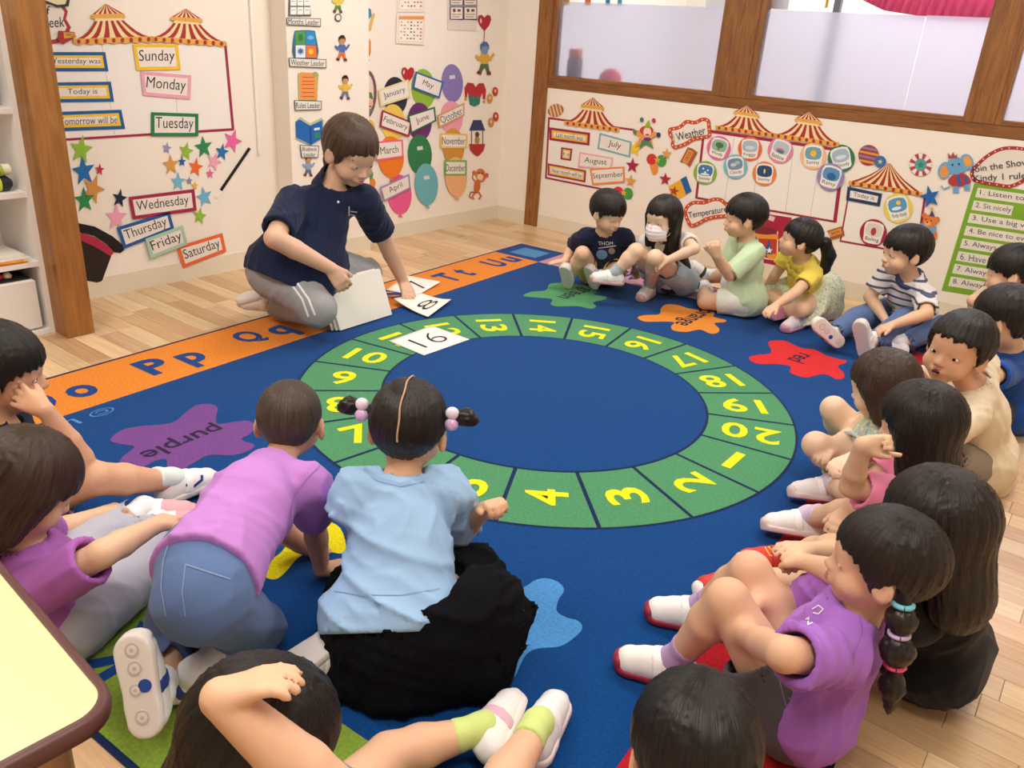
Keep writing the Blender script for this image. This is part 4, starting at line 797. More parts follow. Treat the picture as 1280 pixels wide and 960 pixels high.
sticker('bear_cutout', 'orange bear cutout with party hat behind the striped shirt boy', 'wall cutout', WW, [('body', '#dc7c3c', ell(1163, 293, 9, 10, 0, 16)), ('ruff', '#6fa2c8', spline([(1147, 282), (1155, 278), (1165, 281), (1171, 284), (1168, 291), (1158, 290), (1148, 288)], 3)), ('ear', '#d87438', ell(1156, 269, 3.4, 3.4, 0, 10)), ('ear', '#d87438', ell(1172, 274, 3.4, 3.4, 0, 10)), ('head', '#e0803e', ell(1163, 276, 9, 8, 10, 18)), ('muzzle', '#efb06c', ell(1160, 279, 4, 3, 0, 12)), ('nose', '#4a2418', ell(1159.5, 277.5, 1.4, 1, 0, 8)), ('eye', '#3a2018', ell(1158, 274, .9, 1.1, 0, 8)), ('eye', '#3a2018', ell(1164.5, 275.5, .9, 1.1, 0, 8)), ('party_hat', '#4c4470', [(1162, 270), (1165.5, 262), (1169, 271)]), ('pompom', '#e2b06a', ell(1165.5, 261, 2.2, 2.2, 0, 8))], 3)
marquee('large red bulb bordered sign reading Join the Show Kindy 1 rules', [(1213, 214), (1222, 203), (1235, 192), (1252, 184), (1272, 183), (1296, 188), (1320, 196), (1328, 206), (1310, 214), (1292, 220), (1276, 230), (1262, 235), (1246, 233), (1228, 230), (1216, 226)], [('Join the Show', (1250, 208), (36, -5)), ('Kindy 1 rules', (1252, 222), (35, -2))], 1, inner=4.4, c='#a8303a', th=10.5, face='#e4ddd2')
its = [('backing', '#7aaa2c', [(1218, 229), (1335, 245), (1303, 384), (1177, 363)])]
def rb(u, v): 
    a, b, c, d = (np.array(p, float) for p in ((1218, 229), (1335, 245), (1303, 384), (1177, 363)))
    return tuple((a * (1 - u) + b * u) * (1 - v) + (d * (1 - u) + c * u) * v)
for k, (s, w_, tw) in enumerate((('1. Listen to your', .93, .72), ('2. Sit nicely.', .42, .39), ('3. Use a big voice', .93, .72), ('4. Be nice to everyone', .93, .84), ('5. Always', .93, .33), ('6. Have', .93, .26), ('7. Always', .93, .33), ('8. Always', .93, .33))):
    v0 = .035 + k * .118; v1 = v0 + .088; u0 = .05
    its.append(('rule_strip', '#e4ded2', [rb(u0, v0), rb(u0 + w_, v0), rb(u0 + w_, v1), rb(u0, v1)]))
    c = np.array(rb(u0 + .03 + tw / 2, (v0 + v1) / 2)); e1 = (np.array(rb(u0 + .03 + tw, (v0 + v1) / 2)) - c)
    its.append(T(s, tuple(c), tuple(e1), 8.2, '#4a4a4e'))
sticker('rules_board', 'bright green rules board with eight numbered white strips at the right edge', 'poster', WW, its, 0)
# ================================================================== PEOPLE : implicit-surface modelling (numpy) -> one continuous mesh per body / garment
def V(*a): return np.array(a if len(a) > 1 else a[0], float)
def nrm(v): v = np.array(v, float); return v / (np.linalg.norm(v) + 1e-12)
GZ = [None]
class Fld:
    def __init__(s, lo, hi, h, world=True):
        s.world = world; s.h = h; s.lo = np.array(lo, float); s.n = np.maximum(np.ceil((np.array(hi) - s.lo) / h).astype(int) + 1, 4)
        s.ax = [(s.lo[i] + h * np.arange(s.n[i])).astype(np.float32) for i in range(3)]
        s.F = np.full(s.n, .03, np.float32)
    def sub(s, lo, hi):
        a = np.clip(np.floor((np.array(lo) - s.lo) / s.h).astype(int), 0, s.n); b = np.clip(np.ceil((np.array(hi) - s.lo) / s.h).astype(int) + 1, 0, s.n)
        if (b - a <= 0).any(): return None
        return tuple(slice(a[i], b[i]) for i in range(3)), (s.ax[0][a[0]:b[0], None, None], s.ax[1][None, a[1]:b[1], None], s.ax[2][None, None, a[2]:b[2]])
    def op(s, lo, hi, fn, k=.01, mode='u'):
        r = s.sub(np.array(lo) - .03, np.array(hi) + .03)
        if r is None: return
        sl, (x, y, z) = r; d = fn(x, y, z).astype(np.float32); A = s.F[sl]
        if mode == 'u':
            h_ = np.clip(.5 + .5 * (A - d) / k, 0, 1); s.F[sl] = A + (d - A) * h_ - k * h_ * (1 - h_)
        elif mode == 's':
            d = -d; h_ = np.clip(.5 - .5 * (A - d) / k, 0, 1); s.F[sl] = A + (d - A) * h_ + k * h_ * (1 - h_)
    def cone(s, a, b, r1, r2, k=.01, mode='u', flat=None):
        """tapered limb; flat=(axis, factor): squashed along that axis"""
        a = np.array(a, float); b = np.array(b, float); R_ = max(r1, r2) * (1 if flat is None else max(1, 1 / flat[1]))
        ba = b - a; L2 = ba @ ba + 1e-12
        if flat is not None: ax_ = nrm(flat[0]); fc = flat[1]
        def fn(x, y, z):
            px, py, pz = x - a[0], y - a[1], z - a[2]
            t = np.clip((px * ba[0] + py * ba[1] + pz * ba[2]) / L2, 0, 1)
            qx, qy, qz = px - t * ba[0], py - t * ba[1], pz - t * ba[2]
            q2 = qx * qx + qy * qy + qz * qz
            if flat is not None:
                c = qx * ax_[0] + qy * ax_[1] + qz * ax_[2]; q2 = q2 + c * c * (fc * fc - 1)
            return np.sqrt(np.maximum(q2, 0)) - (r1 + (r2 - r1) * t)
        s.op(np.minimum(a, b) - R_, np.maximum(a, b) + R_, fn, k, mode)
    def ell(s, c, r, M=None, k=.01, mode='u'):
        c = np.array(c, float); r = np.array(r, float); M = np.eye(3) if M is None else M
        def fn(x, y, z):
            px, py, pz = x - c[0], y - c[1], z - c[2]
            q = [(px * M[0, i] + py * M[1, i] + pz * M[2, i]) for i in range(3)]
            k0 = np.sqrt(sum((q[i] / r[i]) ** 2 for i in range(3))) + 1e-6; k1 = np.sqrt(sum((q[i] / r[i] ** 2) ** 2 for i in range(3))) + 1e-6
            return k0 * (k0 - 1) / k1
        s.op(c - r.max(), c + r.max(), fn, k, mode)
    def plane(s, p, n, k=.003, lo=None, hi=None):
        """keep the side the normal points away from"""
        p = np.array(p, float); n = nrm(n); lo = s.lo if lo is None else lo; hi = (s.lo + s.h * s.n) if hi is None else hi
        s.op(np.array(lo) + .03, np.array(hi) - .03, lambda x, y, z: -((x - p[0]) * n[0] + (y - p[1]) * n[1] + (z - p[2]) * n[2]), k, 's')
    def folds(s, amp, f=38, seed=0):
        rr = np.random.RandomState(seed); x, y, z = s.ax[0][:, None, None], s.ax[1][None, :, None], s.ax[2][None, None, :]
        out = 0
        for i in range(4):
            d = nrm(rr.randn(3) * V(1, 1, .7)); e_ = nrm(rr.randn(3)); g_ = nrm(rr.randn(3)); ff = f * (.55 + .42 * i)
            n_ = np.sin(ff * (x * d[0] + y * d[1] + z * d[2]) + 1.9 * np.sin(ff * .5 * (x * e_[0] + y * e_[1] + z * e_[2]) + rr.rand() * 6))
            w_ = .5 + .5 * np.sin(ff * .38 * (x * g_[0] + y * g_[1] + z * g_[2]) + rr.rand() * 6)
            out = out + ((1 - np.abs(n_)) ** 2 * 2.2 - .75) * w_ / (1 + i * .45)
        s.F += (-amp * out).astype(np.float32)
    def mesh(s):
        if GZ[0] is not None and s.lo[2] < .2 and s.world:
            zz = s.ax[2][None, None, :]; dx = s.ax[0][:, None] - RUGO[0]; dy = s.ax[1][None, :] - RUGO[1]; qa = dx * cos(RA) + dy * sin(RA); qb = -dx * sin(RA) + dy * cos(RA)
            gg = np.where((qa > 0) & (qa < RW) & (qb < 0) & (qb > -RL), .0085, .001)[:, :, None]; s.F = np.maximum(s.F, (gg - zz).astype(np.float32))
        F = s.F; F[0], F[-1] = .03, .03; F[:, 0], F[:, -1] = .03, .03; F[:, :, 0], F[:, :, -1] = .03, .03
        ins = F < 0; c = np.zeros(np.array(F.shape) - 1, np.int8)
        for i in (0, 1):
            for j in (0, 1):
                for k in (0, 1): c += ins[i:F.shape[0] - 1 + i, j:F.shape[1] - 1 + j, k:F.shape[2] - 1 + k]
        I = np.argwhere((c > 0) & (c < 8)); idx = np.full(c.shape, -1, np.int32); idx[I[:, 0], I[:, 1], I[:, 2]] = np.arange(len(I))
        acc = np.zeros((len(I), 3)); cnt = np.zeros(len(I))
        cor = [(i, j, k) for i in (0, 1) for j in (0, 1) for k in (0, 1)]
        val = {q: F[I[:, 0] + q[0], I[:, 1] + q[1], I[:, 2] + q[2]] for q in cor}
        for q in cor:
            for ax_ in range(3):
                if q[ax_] == 0:
                    q2 = list(q); q2[ax_] = 1; q2 = tuple(q2); a, b = val[q], val[q2]; m_ = (a < 0) != (b < 0)
                    t = np.where(m_, a / np.where(m_, a - b, 1), 0)
                    p = np.tile(np.array(q, float), (len(I), 1)); p[:, ax_] += t; acc[m_] += p[m_]; cnt[m_] += 1
        Vt = s.lo + s.h * (I + acc / cnt[:, None]); faces = []
        for ax_ in range(3):
            u, v = (ax_ + 1) % 3, (ax_ + 2) % 3
            sl0 = [slice(None)] * 3; sl1 = [slice(None)] * 3; sl0[ax_] = slice(0, -1); sl1[ax_] = slice(1, None)
            a, b = ins[tuple(sl0)], ins[tuple(sl1)]; E_ = np.argwhere(a != b)
            E_ = E_[(E_[:, u] > 0) & (E_[:, v] > 0) & (E_[:, u] < F.shape[u] - 1) & (E_[:, v] < F.shape[v] - 1)]
            flip = a[E_[:, 0], E_[:, 1], E_[:, 2]]
            def g(du, dv): Q = E_.copy(); Q[:, u] -= du; Q[:, v] -= dv; return idx[Q[:, 0], Q[:, 1], Q[:, 2]]
            q = np.stack([g(1, 1), g(0, 1), g(0, 0), g(1, 0)], 1); q[~flip] = q[~flip][:, ::-1]; faces.append(q)
        return Vt, np.concatenate(faces)
def npobj(name, Vt, Fc, mt, parent=None, mw=None, me=None):
    if me is None:
        me = bpy.data.meshes.new(name); n = len(Fc); me.vertices.add(len(Vt)); me.vertices.foreach_set('co', np.asarray(Vt, np.float32).ravel())
        me.loops.add(4 * n); me.loops.foreach_set('vertex_index', Fc.ravel().astype(np.int32)); me.polygons.add(n)
        me.polygons.foreach_set('loop_start', np.arange(0, 4 * n, 4, dtype=np.int32)); me.polygons.foreach_set('loop_total', np.full(n, 4, np.int32))
        me.polygons.foreach_set('use_smooth', np.ones(n, bool)); me.update(calc_edges=True); me.materials.append(mt)
    o = bpy.data.objects.new(name, me); COL.objects.link(o)
    if parent: o.parent = parent
    if mw is not None: o.matrix_local = mw
    return o
def frame3(f, u):
    """columns right, forward, up"""
    f = nrm(f); r = nrm(np.cross(f, u)); u = np.cross(r, f); return np.stack([r, f, u], 1)
def m4(M, p):
    return Matrix(((M[0, 0], M[0, 1], M[0, 2], p[0]), (M[1, 0], M[1, 1], M[1, 2], p[1]), (M[2, 0], M[2, 1], M[2, 2], p[2]), (0, 0, 0, 1)))
def TP(x0, y0, x1, y1, z=0): return PZ(x1, y1, z) - PZ(x0, y0, z)
def azv(az, pitch=0): return V(cos(R(az)) * cos(R(pitch)), sin(R(az)) * cos(R(pitch)), sin(R(pitch)))

# ---- patterned fabrics
def hairmat(c1, c2, key):
    if ('hair', key) in MATS: return MATS[('hair', key)]
    m, nt, b = newmat('hair_' + key); tc = N(nt, 'ShaderNodeTexCoord'); sp = N(nt, 'ShaderNodeSeparateXYZ'); L(nt, tc.outputs['Object'], sp.inputs[0])
    ay = N(nt, 'ShaderNodeMath'); ay.operation = 'ADD'; ay.inputs[1].default_value = .02; L(nt, sp.outputs[1], ay.inputs[0])
    at = N(nt, 'ShaderNodeMath'); at.operation = 'ARCTAN2'; L(nt, sp.outputs[0], at.inputs[0]); L(nt, ay.outputs[0], at.inputs[1])
    cb = N(nt, 'ShaderNodeCombineXYZ'); ms = N(nt, 'ShaderNodeMath'); ms.operation = 'MULTIPLY'; ms.inputs[1].default_value = 26; L(nt, at.outputs[0], ms.inputs[0])
    mz = N(nt, 'ShaderNodeMath'); mz.operation = 'MULTIPLY'; mz.inputs[1].default_value = 7; L(nt, sp.outputs[2], mz.inputs[0])
    L(nt, ms.outputs[0], cb.inputs[0]); L(nt, mz.outputs[0], cb.inputs[2])
    no = N(nt, 'ShaderNodeTexNoise'); no.inputs['Scale'].default_value = 1.6; no.inputs['Detail'].default_value = 5; L(nt, cb.outputs[0], no.inputs['Vector'])
    cr = N(nt, 'ShaderNodeValToRGB'); cr.color_ramp.elements[0].position = .35; cr.color_ramp.elements[1].position = .75; cr.color_ramp.elements[0].color = srgb(c1); cr.color_ramp.elements[1].color = srgb(c2)
    L(nt, no.outputs['Fac'], cr.inputs[0]); L(nt, cr.outputs[0], b.inputs['Base Color']); b.inputs['Roughness'].default_value = .38; b.inputs['Specular IOR Level'].default_value = .4
    bp = N(nt, 'ShaderNodeBump'); bp.inputs['Strength'].default_value = .7; bp.inputs['Distance'].default_value = .003; L(nt, no.outputs['Fac'], bp.inputs['Height']); L(nt, bp.outputs[0], b.inputs['Normal'])
    MATS[('hair', key)] = m; return m
BLACKH = lambda: hairmat('#080605', '#1c1512', 'black'); BROWNH = lambda: hairmat('#24170f', '#4c3726', 'brown'); DARKBR = lambda: hairmat('#0e0907', '#2a1d16', 'darkbrown')
def stripemat(c1, c2, scale, width=.35, axis=2, key=''):
    m, nt, b = newmat('striped_cloth' + key); tc = N(nt, 'ShaderNodeTexCoord'); sp = N(nt, 'ShaderNodeSeparateXYZ'); L(nt, tc.outputs['Object'], sp.inputs[0])
    a = N(nt, 'ShaderNodeMath'); a.operation = 'MULTIPLY'; a.inputs[1].default_value = scale; L(nt, sp.outputs[axis], a.inputs[0])
    f = N(nt, 'ShaderNodeMath'); f.operation = 'FRACT'; L(nt, a.outputs[0], f.inputs[0]); g = N(nt, 'ShaderNodeMath'); g.operation = 'LESS_THAN'; g.inputs[1].default_value = width; L(nt, f.outputs[0], g.inputs[0])
    mx = N(nt, 'ShaderNodeMix'); mx.data_type = 'RGBA'; mx.inputs['A'].default_value = srgb(c1); mx.inputs['B'].default_value = srgb(c2); L(nt, g.outputs[0], mx.inputs['Factor']); L(nt, mx.outputs['Result'], b.inputs['Base Color']); b.inputs['Roughness'].default_value = .8
    return m
def floralmat(base_c, cols, scale, key):
    m, nt, b = newmat('floral_cloth_' + key); tc = N(nt, 'ShaderNodeTexCoord'); last = None
    for i, c in enumerate(cols):
        vo = N(nt, 'ShaderNodeTexVoronoi'); vo.inputs['Scale'].default_value = scale * (1 + .3 * i); mp = N(nt, 'ShaderNodeMapping'); mp.inputs['Location'].default_value = (i * 3.1, i * 1.7, i * .9); L(nt, tc.outputs['Object'], mp.inputs[0]); 
        no = N(nt, 'ShaderNodeTexNoise'); no.inputs['Scale'].default_value = scale * 2; L(nt, mp.outputs[0], no.inputs['Vector'])
        ad = N(nt, 'ShaderNodeMix'); ad.data_type = 'VECTOR'; ad.inputs['Factor'].default_value = .06; L(nt, mp.outputs[0], ad.inputs[4]); L(nt, no.outputs['Color'], ad.inputs[5]); L(nt, ad.outputs[1], vo.inputs['Vector'])
        lt = N(nt, 'ShaderNodeMath'); lt.operation = 'LESS_THAN'; lt.inputs[1].default_value = .32; L(nt, vo.outputs['Distance'], lt.inputs[0])
        mx = N(nt, 'ShaderNodeMix'); mx.data_type = 'RGBA'; mx.inputs['B'].default_value = srgb(c)
        if last is None: mx.inputs['A'].default_value = srgb(base_c)
        else: L(nt, last, mx.inputs['A'])
        L(nt, lt.outputs[0], mx.inputs['Factor']); last = mx.outputs['Result']
    L(nt, last, b.inputs['Base Color']); b.inputs['Roughness'].default_value = .8
    return m

# ---- kinematics: a joint is found on the sight line of a photo point, at its bone's length from the joint before
DIAG = []
def joint(spec, par, ln, who=''):
    if isinstance(spec, np.ndarray): return spec
    if spec[0] == 'z': return PZ(spec[1], spec[2], spec[3])
    if spec[0] == 'd': return par + nrm(spec[1]) * ln
    if spec[0] == 'D': return CAM + ray(spec[1], spec[2]) * spec[3]
    px, py, side = spec
    d = ray(px, py); oc = CAM - par; b = oc @ d; c = oc @ oc - ln * ln; D = b * b - c
    if D < 0:
        q = CAM + d * (-b); DIAG.append('%s miss %.3f (len %.3f)' % (who, np.linalg.norm(q - par), ln)); return par + nrm(q - par) * ln
    t = -b - sqrt(D) if side == 'n' else -b + sqrt(D); return CAM + d * t
HB = {}
def ellmesh(name, c, r, M, mt, parent, seg=12, rings=8, Hm=None):
    v = []; f = []
    for i in range(rings + 1):
        a = pi * i / rings
        for j in range(seg):
            b = 2 * pi * j / seg; p = V(r[0] * sin(a) * cos(b), r[1] * sin(a) * sin(b), r[2] * cos(a)); v.append(M @ p + c)
    for i in range(rings):
        for j in range(seg): k = (j + 1) % seg; f.append((i * seg + j, i * seg + k, (i + 1) * seg + k, (i + 1) * seg + j))
    return obj(name, v, f, mt, parent, True)
def add_hand(B, wr, d, n, s, side, curl=25, spread=1.0, thumb=35, curls=None):
    """wr wrist, d pointing direction, n palm normal (out of the palm), side +1 = thumb towards cross(d,n)"""
    d = nrm(d); n = nrm(n - d * (n @ d)); t = np.cross(d, n) * side      # thumb side
    pl = .046 * s
    B.cone(wr, wr + d * pl * .5, .0155 * s, .016 * s, .01, flat=(n, 1.25))
    for q in (-.016, -.005, .006, .016): B.cone(wr + d * .012 * s + t * q * .7 * s, wr + d * pl + t * q * s, .0105 * s, .0088 * s, .006)
    ends = []
    for i, (q, L_) in enumerate(((.0185, .036), (.0065, .041), (-.0055, .038), (-.0168, .030))):
        b0 = wr + d * pl + t * q * s; dd = nrm(d + t * q * 5 * spread); cu = curl if curls is None else curls[i]; a = 0; p = b0; r = .0067 * s
        for k, fr in enumerate((.42, .32, .26)):
            a += R(cu * (.7, 1.1, .9)[k]); dr = nrm(dd * cos(a) + n * sin(a)); p2 = p + dr * L_ * fr * s * 1.05; B.cone(p, p2, r, r * .93, .0022); p = p2; r *= .93
    b0 = wr + d * .012 * s + t * .014 * s; a = R(thumb); d1 = nrm(d * cos(a) + t * sin(a) + n * .25); p1 = b0 + d1 * .026 * s; d2 = nrm(d * cos(a * .6) + t * sin(a * .6) + n * .4); p2 = p1 + d2 * .019 * s
    B.cone(b0, p1, .0105 * s, .0082 * s, .005); B.cone(p1, p2, .008 * s, .0066 * s, .003)
def add_head(B, H, C, s, fat=1.0):
    """H: 3x3 head frame, C centre"""
    W = lambda x, y, z: C + H @ (V(x, y, z) * s)
    B.ell(W(0, -.010, .022), V(.070, .087, .078) * s, H, .01)
    B.ell(W(0, .018, -.030), V(.058 * fat, .060, .062) * s, H, .02)
    B.ell(W(0, .040, -.078), V(.026 * fat, .026, .020) * s, H, .018)
    for q in (-1, 1):
        B.ell(W(q * .034 * fat, .042, -.046), V(.026, .026, .026) * s, H, .014)
        B.ell(W(q * .074, -.004, -.014), V(.009, .020, .029) * s, H @ np.array(Euler((R(-8), 0, R(q * 20))).to_matrix()), .006)
        B.ell(W(q * .084, .000, -.012), V(.006, .011, .017) * s, H, .004, 's')
        B.ell(W(q * .029, .078, -.012), V(.017, .014, .010) * s, H, .01, 's')
        B.ell(W(q * .029, .061, -.012), V(.016, .013, .011) * s, H, .004)
        B.ell(W(q * .010, .080, -.040), V(.0065, .007, .006) * s, H, .004)
    B.cone(W(0, .070, -.010), W(0, .086, -.036), .0055 * s, .0085 * s, .008)
    B.ell(W(0, .070, -.060), V(.022, .012, .012) * s, H, .01)
    B.ell(W(0, .062, .02), V(.045, .02, .03) * s, H, .02)
def face_parts(root, H, C, s, look=(0, 0), brow='#1c1410', lid=.0, lipc='#b8685c', mouth_open=0, eyes=True, adult=False):
    W = lambda x, y, z: C + H @ (V(x, y, z) * s)
    if eyes:
        for q in (-1, 1):
            wm = mat('#ece6e0', .3, 'plain', .5)
            e_ = ellmesh('eye', W(q * .0285, .0665, -.012), V(.0135, .0090, .0078 * (1 - lid)) * s, H, wm, root)
            ellmesh('iris', W(q * .0285 + look[0] * .004, .0722, -.012 + look[1] * .002), V(.0068, .0034, .0068 * (1 - lid)) * s, H, mat('#1a100c', .2, 'plain', .6), e_)
            pts = [W(q * (.0285 + .0145 * x), .0722 - .005 * x * x + .0008, -.012 + (.0090 * (1 - x * x) - .0015) * (1 - lid * 1.6)) for x in (-1, -.6, -.2, .2, .6, 1)]
            MB().tube(pts, [.0006 * s, .0013 * s, .0015 * s, .0015 * s, .0013 * s, .0006 * s], 6).build('eyelash', mat('#1a1210', .6), root, True)
            pts = [W(q * (.030 + .017 * x), .0725 - .006 * (x + .2 * 1) ** 2, .012 + .004 * (1 - x * x) - .001 * x) for x in (-1, -.5, 0, .5, 1)]
            MB().tube(pts, [.001 * s, .0022 * s, .0026 * s, .002 * s, .0008 * s], 6).build('eyebrow', mat(brow, .8), root, True)
    lm = mat(lipc, .45, 'plain', .4)
    if mouth_open:
        ellmesh('mouth', W(0, .0785, -.063), V(.012, .006, .0075 * mouth_open) * s, H, mat('#4a1a18', .5), root)
    for dz, w_, th in ((-.0585 + .004 * mouth_open, .0150, .0030), (-.0655 - .004 * mouth_open, .0125, .0038)):
        pts = [W(w_ * x, .0815 - .008 * x * x, dz + (.001 * abs(x) if dz > -.06 else .0022 * x * x)) for x in (-1, -.5, 0, .5, 1)]
        MB().tube(pts, [.001 * s, th * .85 * s, th * s, th * .85 * s, .001 * s], 8).build('lips', lm, root, True)
def interp(x, xs, ys): return np.interp(x, xs, ys)
def hair(root, H, C, s, style='boy', hm=None, seed=0, h=.0042, thick=.014, extra=None, name='hair', fringe=.018, part=False, strand=.0011):
    """modelled in the head's own frame"""
    lo, hi = V(-.13, -.16, -.30 if style in ('long', 'longwavy') else -.17), V(.13, .13, .14)
    B = Fld(lo, hi, h, False)
    t = thick
    B.ell((0, -.012, .024), (.072 + t, .088 + t, .078 + t * 1.05), None, .005)
    if style in ('long', 'bob', 'longwavy'):
        ln = {'long': -.20, 'longwavy': -.12, 'bob': -.115}[style]
        B.cone((0, -.030, .0), (0, -.052, ln), .088, .075 if style != 'bob' else .078, .03, flat=(V(0, 1, 0), 1.35))
        B.cone((0, .048, -.088), (0, .040, -.42), .066, .078, .012, 's')
        for q in (-1, 1): B.cone((q * .070, .006, 0), (q * .072, .004 if style != 'bob' else -.01, ln * .75), .024, .014, .02)
    if style in ('teacher',):
        B.cone((0, -.055, .0), (0, -.060, -.075), .055, .038, .03)
    if extra: extra(B)
    x, y, z = B.ax[0][:, None, None], B.ax[1][None, :, None], B.ax[2][None, None, :]
    rr = np.random.RandomState(seed); ph = np.abs(np.degrees(np.arctan2(x, y + .01))) + 0 * z; sg = np.arctan2(x, y + .01) + 0 * z
    jag = .004 * np.sin(sg * 17 + rr.rand() * 6) + .003 * np.sin(sg * 31 + rr.rand() * 6) + .0015 * np.sin(sg * 61)
    fr = fringe
    tab = {'boy': ([0, 32, 52, 66, 74, 84, 100, 118, 140, 180], [fr, fr - .002, fr - .006, -.01, -.03, .006, .004, -.03, -.060, -.070]),
           'buzz': ([0, 30, 50, 66, 76, 86, 104, 120, 140, 180], [.055, .05, .045, .02, -.02, .012, .006, -.03, -.058, -.066]),
           'long': ([0, 34, 48, 62, 74, 180], [fr, fr - .002, fr - .012, -.06, -.4, -.4]), 'longwavy': ([0, 34, 48, 60, 70, 180], [fr, fr - .002, fr - .012, -.06, -.4, -.4]),
           'bob': ([0, 34, 50, 62, 74, 180], [fr, fr - .002, fr - .012, -.05, -.2, -.2]),
           'tied': ([0, 34, 50, 64, 76, 88, 104, 120, 150, 180], [fr, fr - .002, fr - .01, -.016, -.05, .004, .0, -.03, -.05, -.055]),
           'parted': ([0, 30, 50, 64, 76, 88, 104, 120, 150, 180], [.06, .052, .04, .015, -.02, .006, .0, -.03, -.05, -.055]),
           'teacher': ([0, 30, 48, 62, 74, 84, 98, 116, 140, 180], [fr, fr - .004, fr - .018, -.045, -.075, -.012, -.012, -.05, -.2, -.2])}[style]
    zm = np.interp(ph, tab[0], tab[1]).astype(np.float32) + jag * (.4 if style == 'buzz' else 1)
    B.F = np.maximum(B.F, (zm - z) * .8)
    # keep clear of the face below the fringe
    if style in ('long', 'bob', 'longwavy'):
        k = np.maximum(y - .03, 0); 
    # strands: combed grooves running from the crown
    sx, sy = x, y + .035
    a = np.arctan2(sx, sy) + 0 * z; rad = np.sqrt(sx * sx + sy * sy) + 0 * z
    w_ = np.clip(rad / .04, 0, 1)
    B.F += (strand * w_ * (np.sin(a * 46 + 3 * np.sin(z * 30)) + .7 * np.sin(a * 83 + 2 * np.sin(z * 40 + 1)) + .8 * np.sin(a * 19 + z * 20))).astype(np.float32)
    if part:
        B.op((-.01, -.12, .0), (.01, .08, .13), lambda x, y, z: np.maximum(np.abs(x + .002) - .0012, -(z - .03)) + 0 * y, .003, 's')
    Vt, Fc = B.mesh()
    return npobj(name, Vt, Fc, hm or BLACKH(), root, m4(H * s, C))
_SHOE = {}
def shoe(root, A, toe, up, s=1.0, upper='#ece9e6', sole='#ddd6d0', strap='#f4f2f0', sock=None, shin=None, sockc='#e8e8e8', style='uwabaki', band=None, dots=None, label=None, socklen=.05):
    """A ankle joint; toe forward direction; up = top of foot"""
    key = (style,)
    if key not in _SHOE:
        def mk(fn):
            B = Fld((-.055, -.08, -.075), (.055, .15, .05), .0045, False); fn(B); return B.mesh()
        def up_(B, inf=0.0):
            B.cone((0, -.022, -.030), (.001, .088, -.036), .029 + inf, .0305 + inf, .01); B.cone((0, -.012, -.005), (0, .055, -.022), .0265 + inf, .027 + inf, .015)
            B.plane((0, 0, -.052), (0, 0, -1), .003)
        def f1(B):
            up_(B); B.plane((0, -.01, .004), (0, -.28, 1), .004)
            B.cone((0, -.006, .03), (0, .012, -.02), .023, .021, .004, 's')
        def f2(B):
            B.cone((0, -.024, -.045), (0, .0, -.045), .030, .029, .01); B.cone((0, .0, -.045), (.001, .088, -.045), .029, .034, .01); B.plane((0, 0, -.058), (0, 0, -1), .002); B.plane((0, 0, -.040), (0, 0, 1), .002)
            if style == 'uwabaki': B.ell((0, .108, -.035), (.026, .016, .016), None, .004)
        def f3(B):
            up_(B, .0022); y0, y1 = (.022, .046) if style == 'uwabaki' else (.018, .056)
            B.plane((0, y0, 0), (0, -1, .25), .001); B.plane((0, y1, 0), (0, 1, -.25), .001); B.plane((0, 0, -.044), (0, 0, -1), .001)
        _SHOE[key] = [mk(f1), mk(f2), mk(f3), {}]
    g = _SHOE[key]; toe = nrm(toe); M = frame3(toe, up) * s; A = np.array(A, float)
    g0 = .0088 if in_rug(A[0], A[1], -.05) else .0012; low = min((A + M @ V(x, y, z))[2] for x in (-.034, .034) for y in (-.054, .03, .122) for z in (-.0585, 0)); dz_ = max(0, g0 - low); A[2] += dz_; mw = m4(M, A)
    def part(i, nm, c, par, local):
        mk_ = (i, c)
        mt = mat(c, .5, 'plain', .4)
        if mk_ in g[3]: o = npobj(nm, None, None, None, par, mw if local else None, g[3][mk_])
        else: o = npobj(nm, g[i][0], g[i][1], mt, par, mw if local else None); g[3][mk_] = o.data
        return o
    u_ = part(0, 'shoe', upper, root, True); part(1, 'sole', sole, u_, False); part(2, 'strap', strap, u_, False)
    if dots:
        for (x, y, r, c) in dots:
            MB().prism(ell(x, y, r, r, 0, 16), -.0592, -.0575).build('sole_mark', mat(c, .5), u_)
            if c != '#1f4aa0': MB().prism(ell(x, y, r * .7, r * .7, 0, 14), -.0596, -.0575).build('sole_mark', mat(sole, .5), u_); MB().prism(ell(x, y, r * .3, r * .3, 0, 10), -.06, -.0575).build('sole_mark', mat(c, .5), u_)
    if band:
        for yy, w_ in ((.0, .012),): pass
    if sock is not False and shin is not None:
        sd = nrm(np.array(shin) - A)
        B = Fld(A - .09 * s, A + .09 * s, .005); B.cone(A, A + sd * socklen * s, .0265 * s, .0285 * s, .006); B.cone(A, A + nrm(toe) * .045 * s - nrm(up) * .018 * s, .024 * s, .020 * s, .02)
        top = A + sd * socklen * s; B.cone(top - sd * .006 * s, top - sd * .0 * s, .0295 * s, .0295 * s, .004); B.plane(top + sd * .004, sd, .002)
        x = B.ax
        Vt, Fc = B.mesh(); o = npobj('sock', Vt, Fc, mat(sockc, .85, 'cloth') if isinstance(sockc, str) else sockc, root)
    return u_
